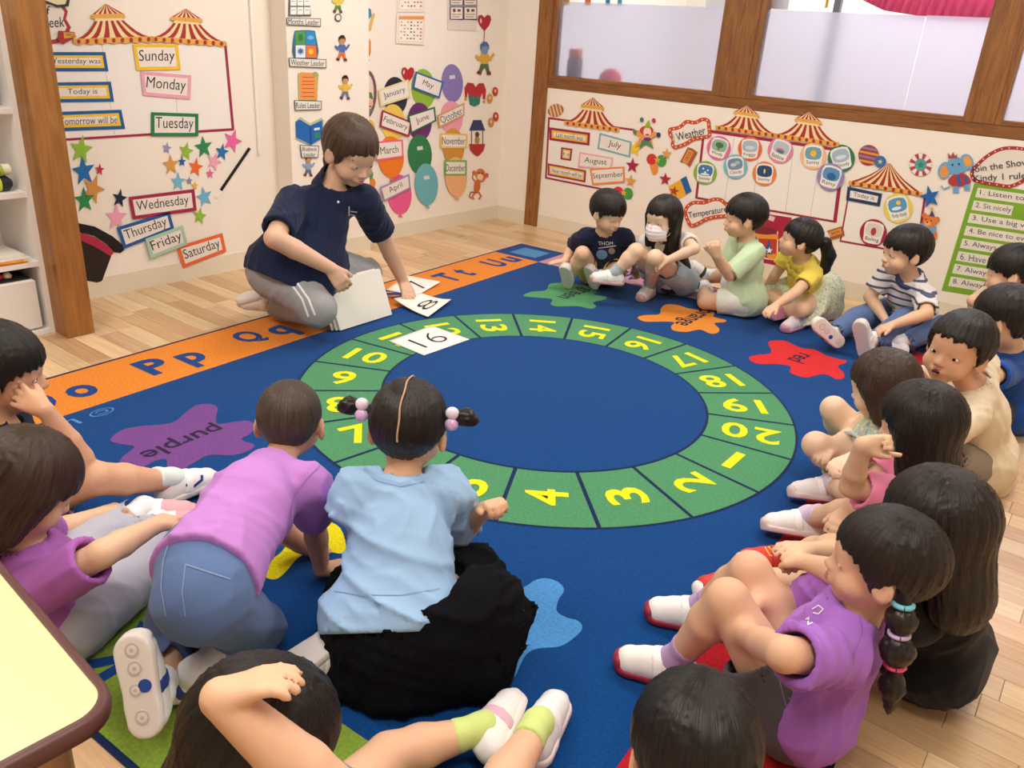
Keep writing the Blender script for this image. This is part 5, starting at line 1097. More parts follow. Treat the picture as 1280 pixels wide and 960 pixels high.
def person(label, pel, neck, head, yaw, hyaw, hpitch=0, hroll=0, s=1.0, hs=None, arms=(None, None), legs=(None, None), skin='#cf9a70', h=.0052,
           shirt=None, pants=None, hairf=None, face=None, hands=None, shoes=None, pyaw=None, name='person', arml=(.165, .14), legl=(.235, .22), shw=.104, fat=1.0, neckl=.13, tl=.30, bare_feet=False, front=None, armr=1.0, sh=None):
    """arms/legs: (right, left), each (mid joint spec, end joint spec)"""
    hs = hs or s; up0 = V(0, 0, 1)
    P_ = PZ(pel[0], pel[1], pel[2]) if not isinstance(pel, np.ndarray) else pel
    Nk = joint(neck, P_, tl * s, label[:22] + ' neck'); 
    DIAG.append('--- %s torso %.2f Dpel %.2f Dneck %.2f neckz %.2f' % (label[:40], np.linalg.norm(Nk - P_), np.linalg.norm(P_ - CAM), np.linalg.norm(Nk - CAM), Nk[2]))
    tu = nrm(Nk - P_); f = azv(yaw) if front is None else V(front); left = nrm(np.cross(tu, f)); fw = np.cross(left, tu)
    fp = azv(pyaw if pyaw is not None else yaw); pleft = nrm(np.cross(up0, fp))
    Hc = joint(head, Nk, neckl * hs, label[:22] + ' head'); DIAG.append('     headz %.2f D %.2f necklen %.2f' % (Hc[2], np.linalg.norm(Hc - CAM), np.linalg.norm(Hc - Nk)))
    hf = azv(hyaw, hpitch); Hm = frame3(hf, up0 if abs(hpitch) < 75 else azv(hyaw, 89)); 
    if hroll: Hm = np.array(Matrix.Rotation(R(hroll), 3, Vector(hf))) @ Hm
    chest = P_ + (Nk - P_) * .72; 
    SH = [Nk - left * shw * s - tu * .028 * s, Nk + left * shw * s - tu * .028 * s]; HP = [P_ - pleft * .055 * s, P_ + pleft * .055 * s]
    if sh: SH = [joint(sh[0], Nk, .1), joint(sh[1], Nk, .1)]
    A_ = []; G_ = []
    def two(sp, base, l1, l2, who):
        if len(sp[0]) == 3 and sp[0][2] == 'i':
            en = joint(sp[1], base, l2, who); d_ = ray(sp[0][0], sp[0][1]); t0 = np.linalg.norm(base - CAM); ts = np.linspace(t0 - l1 * 1.3, t0 + l1 * 1.3, 240)
            Q = CAM + ts[:, None] * d_; e1 = np.linalg.norm(Q - base, axis=1) - l1; e2 = np.linalg.norm(Q - en, axis=1) - l2
            cost = e1 ** 2 + e2 ** 2 + np.where(Q[:, 2] < .04, (.04 - Q[:, 2]) ** 2 * 4, 0)
            return Q[int(np.argmin(cost))], en
        m_ = joint(sp[0], base, l1, who + '_mid'); return m_, joint(sp[1], m_, l2, who + '_end')
    for i in (0, 1):
        if arms[i]: e_, w_ = two(arms[i], SH[i], arml[0] * s, arml[1] * s, label[:22] + ' arm%d' % i)
        else: e_ = SH[i] + nrm(-tu + fw * .4) * arml[0] * s; w_ = e_ + nrm(fw - tu * .4) * arml[1] * s
        A_.append((SH[i], e_, w_))
        if legs[i]: k_, a_ = two(legs[i], HP[i], legl[0] * s, legl[1] * s, label[:22] + ' leg%d' % i)
        else: k_ = HP[i] + nrm(fp + pleft * (i * 2 - 1) * .5 + V(0, 0, .1)) * legl[0] * s; a_ = k_ + nrm(-fp * .3 - pleft * (i * 2 - 1) * .9 + V(0, 0, -.1)) * legl[1] * s
        G_.append((HP[i], k_, a_))
    for i in (0, 1): DIAG.append('     arm%d %.2f %.2f  elbz %.2f wrz %.2f | leg %.2f %.2f kneez %.2f ankz %.2f' % (i, np.linalg.norm(A_[i][1]-A_[i][0]), np.linalg.norm(A_[i][2]-A_[i][1]), A_[i][1][2], A_[i][2][2], np.linalg.norm(G_[i][1]-G_[i][0]), np.linalg.norm(G_[i][2]-G_[i][1]), G_[i][1][2], G_[i][2][2]))
    pts = np.array([P_, Nk, Hc] + [q for a in A_ for q in a] + [q for a in G_ for q in a])
    # hand centre allowance
    lo = pts.min(0) - .13 * s; hi = pts.max(0) + .13 * s; hi[2] = max(hi[2], Hc[2] + .13 * hs); lo[2] = max(lo[2], -.02)
    GZ[0] = .0085 if in_rug(P_[0], P_[1]) else .001; gz0 = .0072 if in_rug(P_[0], P_[1]) else 0.0
    root = empty(name, label, 'person', (float(P_[0]), float(P_[1]), gz0))
    RP = Matrix.Translation((-float(P_[0]), -float(P_[1]), -gz0))
    class Rt: pass
    sk = mat(skin, .5, 'skin', .35)
    B = Fld(lo, hi, h)
    dep = np.cross(left, tu)
    # trunk
    B.cone(P_ + tu * .01 * s, chest - tu * .04 * s, .068 * s * fat, .070 * s * fat, .02, flat=(dep, 1.12)); B.cone(chest - tu * .04 * s, Nk - tu * .055 * s, .072 * s * fat, .058 * s, .03, flat=(dep, 1.15))
    sl_ = nrm(SH[1] - SH[0]); B.cone(SH[0] + sl_ * .02 * s, SH[1] - sl_ * .02 * s, .036 * s, .036 * s, .03); B.cone(HP[0], HP[1], .066 * s * fat, .066 * s * fat, .03)
    B.cone(Nk - tu * .03 * s, Hc + Hm @ V(0, -.022, -.045) * hs, .036 * s, .034 * hs, .02)
    add_head(B, Hm, Hc, hs)
    for (a, b, c) in A_:
        B.cone(a, b, .034 * s * armr, .0255 * s * armr, .02); m_ = b + (c - b) * .35; B.cone(b, m_, .0265 * s * armr, .0262 * s * armr, .008); B.cone(m_, c, .0262 * s * armr, .0175 * s * armr, .006)
    for (a, b, c) in G_:
        B.cone(a, b, .060 * s * fat, .039 * s, .02); m_ = b + (c - b) * .35; B.cone(b, m_, .0385 * s, .038 * s, .01); B.cone(m_, c, .038 * s, .0235 * s, .01)
    hands = hands or [{}, {}]
    for i in (0, 1):
        hd = dict(hands[i] or {}); a, b, c = A_[i]
        if hd.get('skip'): continue
        d = hd.get('d'); d = nrm(c - b) if d is None else nrm(d); n_ = hd.get('n', V(0, 0, -1)); n_ = V(n_)
        if abs(nrm(n_) @ d) > .93: n_ = -dep
        # right hand: thumb side = cross(d, n) * sign; palm down, fingers forward: right thumb points left
        sd = hd.get('side', 1 if i == 0 else -1)
        add_hand(B, c, d, n_, s * hd.get('s', 1.0), sd * -1, hd.get('curl', 22), hd.get('spread', 1.0), hd.get('thumb', 35), hd.get('curls'))
    Vt, Fc = B.mesh(); body = npobj('body', Vt, Fc, sk, root, RP)
    ctx = dict(P=P_, N=Nk, H=Hc, Hm=Hm, A=A_, G=G_, tu=tu, left=left, fw=fw, pleft=pleft, fp=fp, s=s, hs=hs, root=root, lo=lo, hi=hi, dep=dep, SH=SH, HP=HP, body=body, fat=fat)
    # everything else is first made in world space under a helper list, then moved under the root
    before = set(o.name for o in bpy.data.objects)
    if shirt: mk_shirt(ctx, **shirt)
    if pants: mk_pants(ctx, **pants)
    if face is not False: face_parts(None, Hm, Hc, hs, **(face or {}))
    if hairf: hairf(ctx)
    if shoes:
        for i in (0, 1):
            if shoes[i]:
                k = dict(shoes[i]); toe = k.pop('toe'); up = k.pop('up', (0, 0, 1)); shoe(None, A=G_[i][2], toe=V(toe), up=V(up), s=k.pop('s', s * 1.0), shin=G_[i][1], **k)
    for o in list(bpy.data.objects):
        if o.name not in before and o.parent is None and o is not root:
            o.parent = root; o.matrix_parent_inverse = RP
    ctx['RP'] = RP; GZ[0] = None
    return ctx
def mk_shirt(c, color='#b679cf', loose=.010, hem=.055, sleeve=.86, seed=1, amp=.0026, mt=None, flare=.0, name='shirt', neckr=.043, h=.006, sl_loose=.014, belly=0, sleeves=True):
    s = c['s']; P_, Nk, tu, left, dep = c['P'], c['N'], c['tu'], c['left'], c['dep']; A_ = c['A']; fat = c['fat']
    B = Fld(c['lo'] - .02, c['hi'] + .02, h)
    chest = P_ + (Nk - P_) * .70; bot = P_ - tu * hem * s
    B.cone(P_ - tu * .01 * s, chest - tu * .03 * s, (.084 * fat + flare) * s + loose, .072 * fat * s + loose, .02, flat=(dep, 1.06)); B.cone(bot - tu * .02 * s, P_ + tu * .03 * s, (.090 * fat + flare) * s + loose, (.080 * fat + flare) * s + loose, .02); B.cone(chest - tu * .04 * s, Nk - tu * .05 * s, .075 * fat * s + loose, .058 * s + loose * .6, .03, flat=(dep, 1.15))
    sl_ = nrm(c['SH'][1] - c['SH'][0]); B.cone(c['SH'][0] + sl_ * .022 * s, c['SH'][1] - sl_ * .022 * s, .036 * s + loose * .7, .036 * s + loose * .7, .03)
    B.cone(Nk - tu * .045 * s, Nk + tu * .0 * s, .052 * s, .040 * s, .02)
    if hem > 0: fo = c['fp'] * .016 * s; B.cone(c['HP'][0] + tu * .012 * s - fo, c['HP'][1] + tu * .012 * s - fo, .071 * fat * s + loose, .071 * fat * s + loose, .03)
    if sleeves:
        for (a, b, w_) in A_:
            B.cone(a, a + (b - a) * (sleeve + .08), .036 * s + loose, .030 * s + sl_loose * 1.3, .02)
    B.folds(amp * 1.25, 46, seed)
    if sleeves:
        for (a, b, w_) in A_:
            d = nrm(b - a); e_ = a + (b - a) * sleeve
            lo = np.minimum(e_ - .07 * s, e_ + d * .1 * s - .05); hi = np.maximum(e_ + .07 * s, e_ + d * .1 * s + .05)
            R0 = .07 * s
            def fn(x, y, z, e_=e_, d=d, R0=R0):
                t = (x - e_[0]) * d[0] + (y - e_[1]) * d[1] + (z - e_[2]) * d[2]
                r2 = (x - e_[0]) ** 2 + (y - e_[1]) ** 2 + (z - e_[2]) ** 2 - t * t
                return np.maximum(np.maximum(-t, np.sqrt(np.maximum(r2, 0)) - R0), t - .12 * s)
            B.op(lo, hi, fn, .002, 's')
            B.cone(e_ - d * .018 * s, e_ + d * .05 * s, .027 * s + sl_loose * .5, .029 * s + sl_loose * .6, .003, 's')
    nb = c['H'] + c['Hm'] @ V(0, -.022, -.045) * c['hs']
    B.cone(Nk - tu * .012 * s, Nk + nrm(nb - Nk) * .08 * s, neckr * s, neckr * 1.1 * s, .004, 's')
    # front of the collar dips
    B.plane(bot, -tu, .003, lo=bot - .2 * s, hi=bot + .2 * s) if False else None
    d = tu; R1 = .22 * s
    def fb(x, y, z):
        t = -((x - bot[0]) * d[0] + (y - bot[1]) * d[1] + (z - bot[2]) * d[2]); r2 = (x - bot[0]) ** 2 + (y - bot[1]) ** 2 + (z - bot[2]) ** 2 - t * t
        return np.maximum(-t, np.sqrt(np.maximum(r2, 0)) - (.085 * fat * s + loose + .05))
    B.op(bot - .25 * s, bot + .25 * s, fb, .003, 's')
    x, y, z = B.ax[0][:, None, None], B.ax[1][None, :, None], B.ax[2][None, None, :]
    Vt, Fc = B.mesh(); return npobj(name, Vt, Fc, mt or mat(color, .85, 'cloth', .2), None)
def mk_pants(c, color='#4a6594', loose=.008, length=1.0, seed=3, amp=.0024, mt=None, name='trousers', h=.0062, waist=.055):
    """length: 0..1 along thigh = shorts, 1..2 down the shin"""
    s = c['s']; P_, tu, dep = c['P'], c['tu'], c['dep']; G_ = c['G']; fat = c['fat']
    B = Fld(c['lo'] - .03, c['hi'] + .03, h)
    B.cone(c['HP'][0], c['HP'][1], .066 * fat * s + loose, .066 * fat * s + loose, .03); B.cone(P_, P_ + tu * waist * s, .070 * fat * s + loose * .7, .066 * fat * s + loose * .5, .02, flat=(dep, 1.1))
    for (a, b, w_) in G_:
        if length <= 1: B.cone(a, a + (b - a) * (length + .08), .064 * s * fat + loose, (.060 - .019 * length) * s + loose * 1.7, .02)
        else:
            B.cone(a, b, .064 * s * fat + loose, .042 * s + loose, .02); e_ = b + (w_ - b) * (length - 1 + .05); B.cone(b, e_, .042 * s + loose, .030 * s + loose, .012)
    B.folds(amp, 34, seed)
    for (a, b, w_) in G_:
        if length <= 1: d = nrm(b - a); e_ = a + (b - a) * length; rr_ = (.060 - .019 * length) * s + loose * 1.0
        else: d = nrm(w_ - b); e_ = b + (w_ - b) * (length - 1); rr_ = .029 * s + loose * .8
        def fn(x, y, z, e_=e_, d=d):
            t = (x - e_[0]) * d[0] + (y - e_[1]) * d[1] + (z - e_[2]) * d[2]; r2 = (x - e_[0]) ** 2 + (y - e_[1]) ** 2 + (z - e_[2]) ** 2 - t * t
            return np.maximum(np.maximum(-t, np.sqrt(np.maximum(r2, 0)) - .085 * s), t - .08 * s)
        B.op(e_ - .1 * s, e_ + .1 * s, fn, .002, 's'); B.cone(e_ - d * .02 * s, e_ + d * .05 * s, rr_, rr_, .003, 's')
    tp = P_ + tu * waist * s
    Vt, Fc = B.mesh(); return npobj(name, Vt, Fc, mt or mat(color, .85, 'cloth', .2), None)
def blob(name, fn, lo, hi, h, mt, k=None):
    B = Fld(lo, hi, h); fn(B); Vt, Fc = B.mesh(); return npobj(name, Vt, Fc, mt, None)
def boyhair(style='boy', hm=None, **kw): return lambda c: hair(None, c['Hm'], c['H'], c['hs'], style, hm() if hm else BLACKH(), **kw)

from mathutils.bvhtree import BVHTree
def bvh(objs):
    vs = []; fs = []
    for o in objs:
        n = len(vs); pass
        M = o.matrix_basis; vs += [tuple(M @ v.co) for v in o.data.vertices]; fs += [tuple(i + n for i in p.vertices) for p in o.data.polygons]
    return BVHTree.FromPolygons(vs, fs)
def cast(bv, px, py, off=.0016):
    d = Vector(ray(px, py)); h_ = bv.ray_cast(Vector(CAM), d)
    if h_[0] is None: return None
    n_ = h_[1]; n_ = n_ if n_.dot(d) < 0 else -n_
    return h_[0] + n_ * off
def ribbon(name, pts, w_, bv, mt, off=.0016, sub=6):
    P2 = [np.array(p, float) for p in pts]; Q = []
    for i in range(len(P2) - 1):
        for k in range(sub): Q.append(P2[i] + (P2[i + 1] - P2[i]) * k / sub)
    Q.append(P2[-1]); vs = []; f = []; last = False
    for i, q in enumerate(Q):
        t = Q[min(i + 1, len(Q) - 1)] - Q[max(i - 1, 0)]; t /= np.linalg.norm(t) + 1e-9; n_ = np.array([-t[1], t[0]]) * w_ / 2
        a, b = cast(bv, *(q + n_), off), cast(bv, *(q - n_), off)
        if a is None or b is None or (a - b).length > .05: last = False; continue
        if last and (Vector(vs[-1]) - b).length > .06: last = False
        vs += [tuple(a), tuple(b)]; m_ = len(vs)
        if last: f.append((m_ - 4, m_ - 2, m_ - 1, m_ - 3))
        last = True
    if f: return obj(name, vs, f, mt, None, True)
def patch(name, q, bv, mt, n=8, off=.0016, round_=False):
    q = [np.array(p, float) for p in q]; vs = {}; f = []; L_ = []
    for i in range(n + 1):
        for j in range(n + 1):
            u, v = i / n, j / n
            if round_:
                a, b = 2 * u - 1, 2 * v - 1; k = sqrt(max(1 - b * b / 2, 0)), sqrt(max(1 - a * a / 2, 0)); u, v = (a * k[0] + 1) / 2, (b * k[1] + 1) / 2
            p = (q[0] * (1 - u) + q[1] * u) * (1 - v) + (q[3] * (1 - u) + q[2] * u) * v
            h_ = cast(bv, p[0], p[1], off); 
            if h_ is not None: vs[(i, j)] = len(L_); L_.append(tuple(h_))
    for i in range(n):
        for j in range(n):
            k = [(i, j), (i + 1, j), (i + 1, j + 1), (i, j + 1)]
            if all(x in vs for x in k):
                ids = [vs[x] for x in k]
                if max((Vector(L_[ids[0]]) - Vector(L_[x])).length for x in ids) < .05: f.append(tuple(ids))
    if f: return obj(name, L_, f, mt, None, True)
def tdecal(name, s, c, hv, h, bv, mt, off=.0022, bold=0):
    v, f = text_geo(s, bold); n_ = np.array([-hv[1], hv[0]]) / np.hypot(*hv); L_ = []
    for p in v:
        q = np.array(c) + np.array(hv) * 2 * p[0] - n_ * h * p[1]; r_ = cast(bv, q[0], q[1], off)
        if r_ is None: return
        L_.append(tuple(r_))
    return obj(name, L_, f, mt, None)
def patches(c, nm, fn):
    """run fn(bvh) over the garments nm of a finished person and hang the results under them"""
    root = c['root']; obs = [o for o in root.children if o.name.split('.')[0] in nm]
    bv = bvh(obs); before = set(o.name for o in bpy.data.objects); fn(bv)
    for o in list(bpy.data.objects):
        if o.name not in before and o.parent is None: o.parent = obs[0]; o.matrix_parent_inverse = obs[0].matrix_basis.inverted()
# ================================================================== THE PEOPLE
UPZ = V(0, 0, 1)
SK = '#e0b898'; SKL = '#e8c6aa'
SW = dict(upper='#eceaea', sole='#d8d2ce', strap='#f6f5f4', sockc='#e4e6ea')
def S_(toe, up=None, **k):
    d = dict(SW); d.update(k); d['toe'] = toe
    d['up'] = up if up is not None else (0, 0, 1)
    return d
def tie(pos, axis, r, c, name='hair_tie'):
    ax_ = nrm(axis); a = nrm(np.cross(ax_, V(.3, .2, .9))); b = np.cross(ax_, a)
    MB().tube([pos + (a * cos(q) + b * sin(q)) * r for q in np.linspace(0, 2 * pi, 17)], r * .32, 8, False).build(name, mat(c, .6), None, True)
def lock(name, pts, rs, hm, seed=0, flat=None):
    """a hanging bunch of hair through world points"""
    pts = [np.array(p) for p in pts]; lo = np.min(pts, 0) - .05; hi = np.max(pts, 0) + .05
    B = Fld(lo, hi, .0042)
    for i in range(len(pts) - 1): B.cone(pts[i], pts[i + 1], rs[i], rs[i + 1], .008)
    rr = np.random.RandomState(seed); x, y, z = B.ax[0][:, None, None], B.ax[1][None, :, None], B.ax[2][None, None, :]
    d = nrm(pts[-1] - pts[0]); a = nrm(np.cross(d, V(.2, .9, .1))); b = np.cross(d, a)
    u = (x - pts[0][0]) * a[0] + (y - pts[0][1]) * a[1] + (z - pts[0][2]) * a[2]; v = (x - pts[0][0]) * b[0] + (y - pts[0][1]) * b[1] + (z - pts[0][2]) * b[2]
    B.F += (.0014 * np.sin(u * 520 + 2 * np.sin(v * 200)) + .001 * np.sin(v * 600)).astype(np.float32)
    Vt, Fc = B.mesh(); return npobj(name, Vt, Fc, hm, None)
JEAN = mat('#58719f', .85, 'cloth'); 

# -- far side, left to right
k19 = person('boy in a navy shirt and yellow shorts nearest the room corner', (752, 338, .085), (757, 291, 'n'), (760, 265, 'n'), 305, 352, -16, s=.93, hs=.92,
       arms=(((716, 308, 'f'), (706, 326, 'n')), ((786, 312, 'f'), (794, 334, 'f'))), legs=(((728, 317, 'i'), ('z', 712, 347, .065)), ((772, 338, 'i'), ('z', 746, 350, .06))),
       shirt=dict(color='#1d2440', seed=4), pants=dict(color='#d3c04a', length=.7), hairf=boyhair(seed=2), skin=SK, face=dict(lid=.3),
       hands=[dict(d=(-.5, -.6, -.1), curl=8), dict(curl=40)], shoes=[S_(azv(285, 55), azv(105, 35)), S_(azv(270, 55), azv(90, 35))])
def girl_mask(c):
    hair(None, c['Hm'], c['H'], c['hs'], 'long', BLACKH(), seed=3, fringe=.030, thick=.011)
    H, C, s = c['Hm'], c['H'], c['hs']; W = lambda x, y, z: C + H @ (V(x, y, z) * s)
    # mask : pleated patch over nose and mouth
    vs = []; f = []; nu, nv = 17, 19
    for i in range(nu):
        for j in range(nv):
            u = -1 + 2 * i / (nu - 1); v = -1 + 2 * j / (nv - 1)
            zz = -.060 + .042 * -v; bulge = .100 - .020 * abs(v) ** 2 - .052 * abs(u) ** 2 + .0018 * sin(v * 14)
            vs.append(W(u * (.064 - .010 * abs(v) ** 2), bulge, zz))
    for i in range(nu - 1):
        for j in range(nv - 1): a = i * nv + j; f.append((a, a + nv, a + nv + 1, a + 1))
    o = obj('face_mask', vs, f, mat('#e9e3ea', .8, 'paper'), None, True); so = o.modifiers.new('s', 'SOLIDIFY'); so.thickness = .002
    for q in (-1, 1):
        for zz in (-.034, -.088): MB().tube([W(q * .046, .056, zz), W(q * .066, .03, zz * .6 - .015), W(q * .079, .002, -.014 + (zz + .06) * .5)], .0011, 6).build('ear_loop', mat('#f2eef2', .7), None, True)
    # black vest with thin straps
    P_, Nk, tu, left, dep = c['P'], c['N'], c['tu'], c['left'], c['dep']
    B = Fld(c['lo'] - .02, c['hi'] + .02, .006); ch = P_ + (Nk - P_) * .66
    B.cone(P_ + tu * .02, ch, .094, .090, .02, flat=(dep, 1.08)); B.folds(.0016, 34, 8); B.plane(ch + tu * .01, tu, .004); B.plane(P_ - tu * .03, -tu, .004)
    for q in (-1, 1): B.cone(ch + left * q * .045 - dep * .0, Nk + left * q * .06 - tu * .02, .020, .016, .004, flat=(left, .8)) if False else None
    Vt, Fc = B.mesh(); npobj('vest', Vt, Fc, mat('#18161c', .85, 'cloth'), None)
person('girl wearing a pleated white face mask, black vest and denim shorts', (842, 350, .085), (832, 297, 'n'), (828, 272, 'n'), 285, 264, -6, s=.95, hs=.94,
       arms=(((800, 318, 'i'), ('z', 806, 334, .15)), ((868, 311, 'n'), (824, 330, 'n'))), legs=((('D', 795, 314, 3.84), ('D', 769, 341, 3.86)), (('D', 819, 322, 3.80), ('z', 812, 358, .062))),
       shirt=dict(color='#e9e4e0', seed=5, sleeve=.45, sl_loose=.012, hem=-.02), pants=dict(color='#a8b8c8', length=.6), skin=SKL, hairf=girl_mask, face=dict(lid=.25),
       hands=[dict(curl=40), dict(curl=40)], shoes=[S_(-CR * .9 + UPZ * .1, CR * .3 + UPZ, sole='#c9a4a0', sockc='#a8b4bc'), S_(TP(812, 358, 786, 372), UPZ, sole='#d0a8a2', sockc='#a8b4bc')])
person('boy in a pale green shirt sitting in profile with hands clasped', (928, 372, .085), (934, 299, 'n'), (930, 271, 'n'), 222, 212, -2, s=.97, hs=.94,
       arms=(((905, 338, 'f'), (893, 318, 'n')), ((912, 344, 'n'), (897, 320, 'n'))), legs=(((912, 342, 'i'), ('z', 884, 349, .06)), ((882, 377, 'i'), ('z', 880, 361, .055))),
       shirt=dict(color='#c4dcb6', seed=6, sleeve=.98, loose=.014, sl_loose=.014), pants=dict(color='#dfe4dc', length=.7), skin=SK, hairf=boyhair(seed=7), 
       hands=[dict(d=-CR * .4 + UPZ, n=(.3, -.9, 0), curl=45), dict(d=-CR * .4 + UPZ, n=(0, .9, 0), curl=45)], shoes=[S_(-CR * .6 + UPZ * .7, CR * .6 + UPZ * .5, strap='#2c4a3c'), S_(TP(880, 361, 850, 357), UPZ + CF * .8, strap='#2c4a3c')])
FLORAL1 = floralmat('#dfe2cc', ['#9cc4c4', '#7fa0bc', '#e0d878', '#b4c48c'], 42, 'yellow girl'); FLORAL2 = floralmat('#b9c9c2', ['#d8d04a', '#e2e0c8', '#8aa8b4', '#d8c840'], 26, 'romper')
def ygirl(c):
    H, C, hs = c['Hm'], c['H'], c['hs']; W = lambda x, y, z: C + H @ (V(x, y, z) * hs)
    hair(None, H, C, hs, 'tied', BLACKH(), seed=8)
    b = W(.02, -.095, .02); tie(b, H @ V(.2, -1, .1), .017, '#e8a8bc'); 
    lock('ponytail', [b, b + V(.03, .01, -.005) , b + V(.055, .025, -.06), b + V(.05, .02, -.12), b + V(.025, .01, -.17)], [.018, .026, .030, .024, .008], BLACKH(), 3)
    P_, tu, fw = c['P'], c['tu'], c['fw']
    def fn(B):
        top = c['P'] + tu * .11
        B.cone(top, P_ + V(0, 0, -.0) + fw * .03, .072, .12, .03); [B.cone(g[0], g[0] + (g[1] - g[0]) * .95, .095, .075, .05) for g in c['G']]; B.cone(P_ - fw * .06, P_ - fw * .06 - V(0, 0, .05), .12, .13, .04); B.folds(.004, 44, 5); B.plane((0, 0, .012), (0, 0, -1), .004); B.plane(top + tu * .005, tu, .004)
    blob('skirt', fn, P_ - V(.28, .28, .09), P_ + V(.28, .28, .25), .0065, FLORAL1)
    ru = P_ + (c['N'] - P_) * .80
    pts = [ru + (c['left'] * cos(q) * 1.0 + c['dep'] * sin(q) * .80) * (.090 + .006 * sin(q * 13)) + tu * (.004 * sin(q * 11) - .006) for q in np.linspace(0, 2 * pi, 61)]
    top = [p + tu * .028 - (p - ru) * .18 for p in pts]; vs = pts + top; n = len(pts)
    o = obj('ruffle', vs, [(i, i + 1, n + i + 1, n + i) for i in range(n - 1)], mat('#e6cc50', .85, 'cloth'), None, True); so = o.modifiers.new('s', 'SOLIDIFY'); so.thickness = .004
person('girl in a yellow blouse and floral skirt with a side ponytail', (1008, 372, .085), (1003, 322, 'n'), (999, 299, 'n'), 235, 208, 14, s=.93, hs=.88,
       arms=(((968, 345, 'f'), (955, 368, 'f')), ((994, 366, 'n'), (970, 382, 'n'))), legs=(((962, 372, 'i'), ('z', 998, 397, .06)), ((1002, 388, 'i'), ('z', 976, 390, .05))),
       shirt=dict(color='#ead258', seed=9, sleeve=.6, sl_loose=.014, hem=-.06), skin=SK, hairf=ygirl, hands=[dict(curl=15), dict(curl=20)],
       shoes=[S_(TP(1008, 398, 985, 405), UPZ, sole='#d89ab4', upper='#e8dce2'), S_(TP(976, 390, 944, 394), CF + UPZ * .15, sole='#e4a0c0', upper='#e8d4dc')])
STR = stripemat('#e6e3e2', '#4c5878', 30, .30, 2, '_navy')
def striped(c):
    hair(None, c['Hm'], c['H'], c['hs'], 'boy', BLACKH(), seed=11)
    P_, Nk, tu, left, fw = c['P'], c['N'], c['tu'], c['left'], c['fw']; q = P_ + (Nk - P_) * .48 + fw * .083
    for k, (dx, dz, r, cc) in enumerate(((0, .012, .022, '#7fae86'), (-.018, -.006, .016, '#c04a62'), (.02, -.008, .015, '#d9a45a'), (.002, -.018, .014, '#3f5f9c'), (.036, .006, .012, '#cdb596'))):
        ellmesh('print_patch', q + left * dx + tu * dz, V(r, .006, r * .8), np.stack([left, fw, tu], 1), mat(cc, .7, 'cloth'), None)
    nb = Nk + tu * -.004; tie(nb, tu, .046, '#3f4c74', 'collar')
person('boy in a navy and white striped shirt and blue jeans', (1132, 392, .09), (1138, 347, 'n'), (1131, 314, 'n'), 246, 222, -2, s=1.0, hs=1.02,
       arms=(((1080, 380, 'n'), (1108, 402, 'n')), ((1158, 392, 'n'), (1116, 406, 'n'))), legs=(((1072, 398, 'i'), ('z', 1036, 419, .07)), ((1128, 402, 'i'), ('z', 1084, 432, .065))),
       shirt=dict(mt=STR, seed=10, sleeve=.8, loose=.012), pants=dict(mt=JEAN, length=1.9, loose=.010), skin=SK, hairf=striped, hands=[dict(curl=30), dict(curl=30)],
       shoes=[S_(-CR * .8 + UPZ * .65, CF * .9 + UPZ * .2, sole='#e8dcd8', strap='#2a3550', dots=[(.008, .02, .009, '#1f4aa0'), (0, .08, .014, '#d8b4b0'), (0, .05, .012, '#d8b4b0'), (0, -.02, .012, '#d8b4b0')]), S_(-CR * .35 + UPZ * .9, CF * .7 + CR * .7)])
person('boy at the right edge in a cream shirt with one hand at his ear', (1262, 418, .09), (1264, 374, 'n'), (1264, 339, 'n'), 200, 190, -4, s=1.0, hs=1.0,
       arms=(((1212, 385, 'f'), (1232, 400, 'n')), ((1212, 372, 'n'), (1262, 358, 'n'))), legs=(((1205, 405, 'i'), ('z', 1165, 418, .06)), ((1180, 408, 'i'), ('z', 1122, 430, .065))),
       shirt=dict(color='#e2dcc4', seed=12), pants=dict(mt=JEAN, length=1.9), skin=SK, hairf=boyhair(seed=13, fringe=.008), hands=[dict(curl=30), dict(d=(.1, .3, .9), n=(.5, .5, .3), curl=50)],
       shoes=[S_(azv(215, 10)), S_(TP(1122, 430, 1098, 425), UPZ + CF * .3, strap='#27406e')])
person('boy in a royal blue shirt behind the boy who looks at the camera', (1262, 505, .09), (1264, 430, 'n'), (1254, 397, 'n'), 188, 172, -8, s=1.0, hs=.97,
       arms=(((1190, 480, 'f'), (1165, 470, 'n')), ((1240, 470, 'n'), (1200, 480, 'n'))), legs=(((1190, 470, 'i'), ('z', 1140, 470, .06)), ((1200, 510, 'i'), ('z', 1160, 500, .06))),
       shirt=dict(color='#1f4c9c', seed=14, loose=.012, hem=.09), pants=dict(color='#3a4050', length=.8), skin=SK, hairf=boyhair(seed=15), shoes=[S_(azv(205, 10)), S_(azv(205, 10))])
person('boy in a cream shirt turning his face towards the camera', (1222, 572, .09), (1220, 480, 'n'), (1197, 436, 'n'), 190, 256, 6, -6, s=1.0, hs=.97,
       arms=(((1180, 520, 'f'), (1150, 470, 'n')), ((1185, 540, 'n'), (1150, 520, 'n'))), legs=(((1160, 530, 'i'), ('z', 1120, 560, .06)), ((1165, 575, 'i'), ('z', 1120, 590, .06))),
       shirt=dict(color='#dfcfb4', seed=16, loose=.014, hem=.09), pants=dict(color='#8a7f70', length=.8), skin='#daa888', hairf=boyhair(seed=17, fringe=.036), face=dict(mouth_open=.9), shoes=[S_(azv(205, 10)), S_(azv(205, 10))])
def romper(c):
    hair(None, c['Hm'], c['H'], c['hs'], 'bob', BROWNH(), seed=18, fringe=.03)
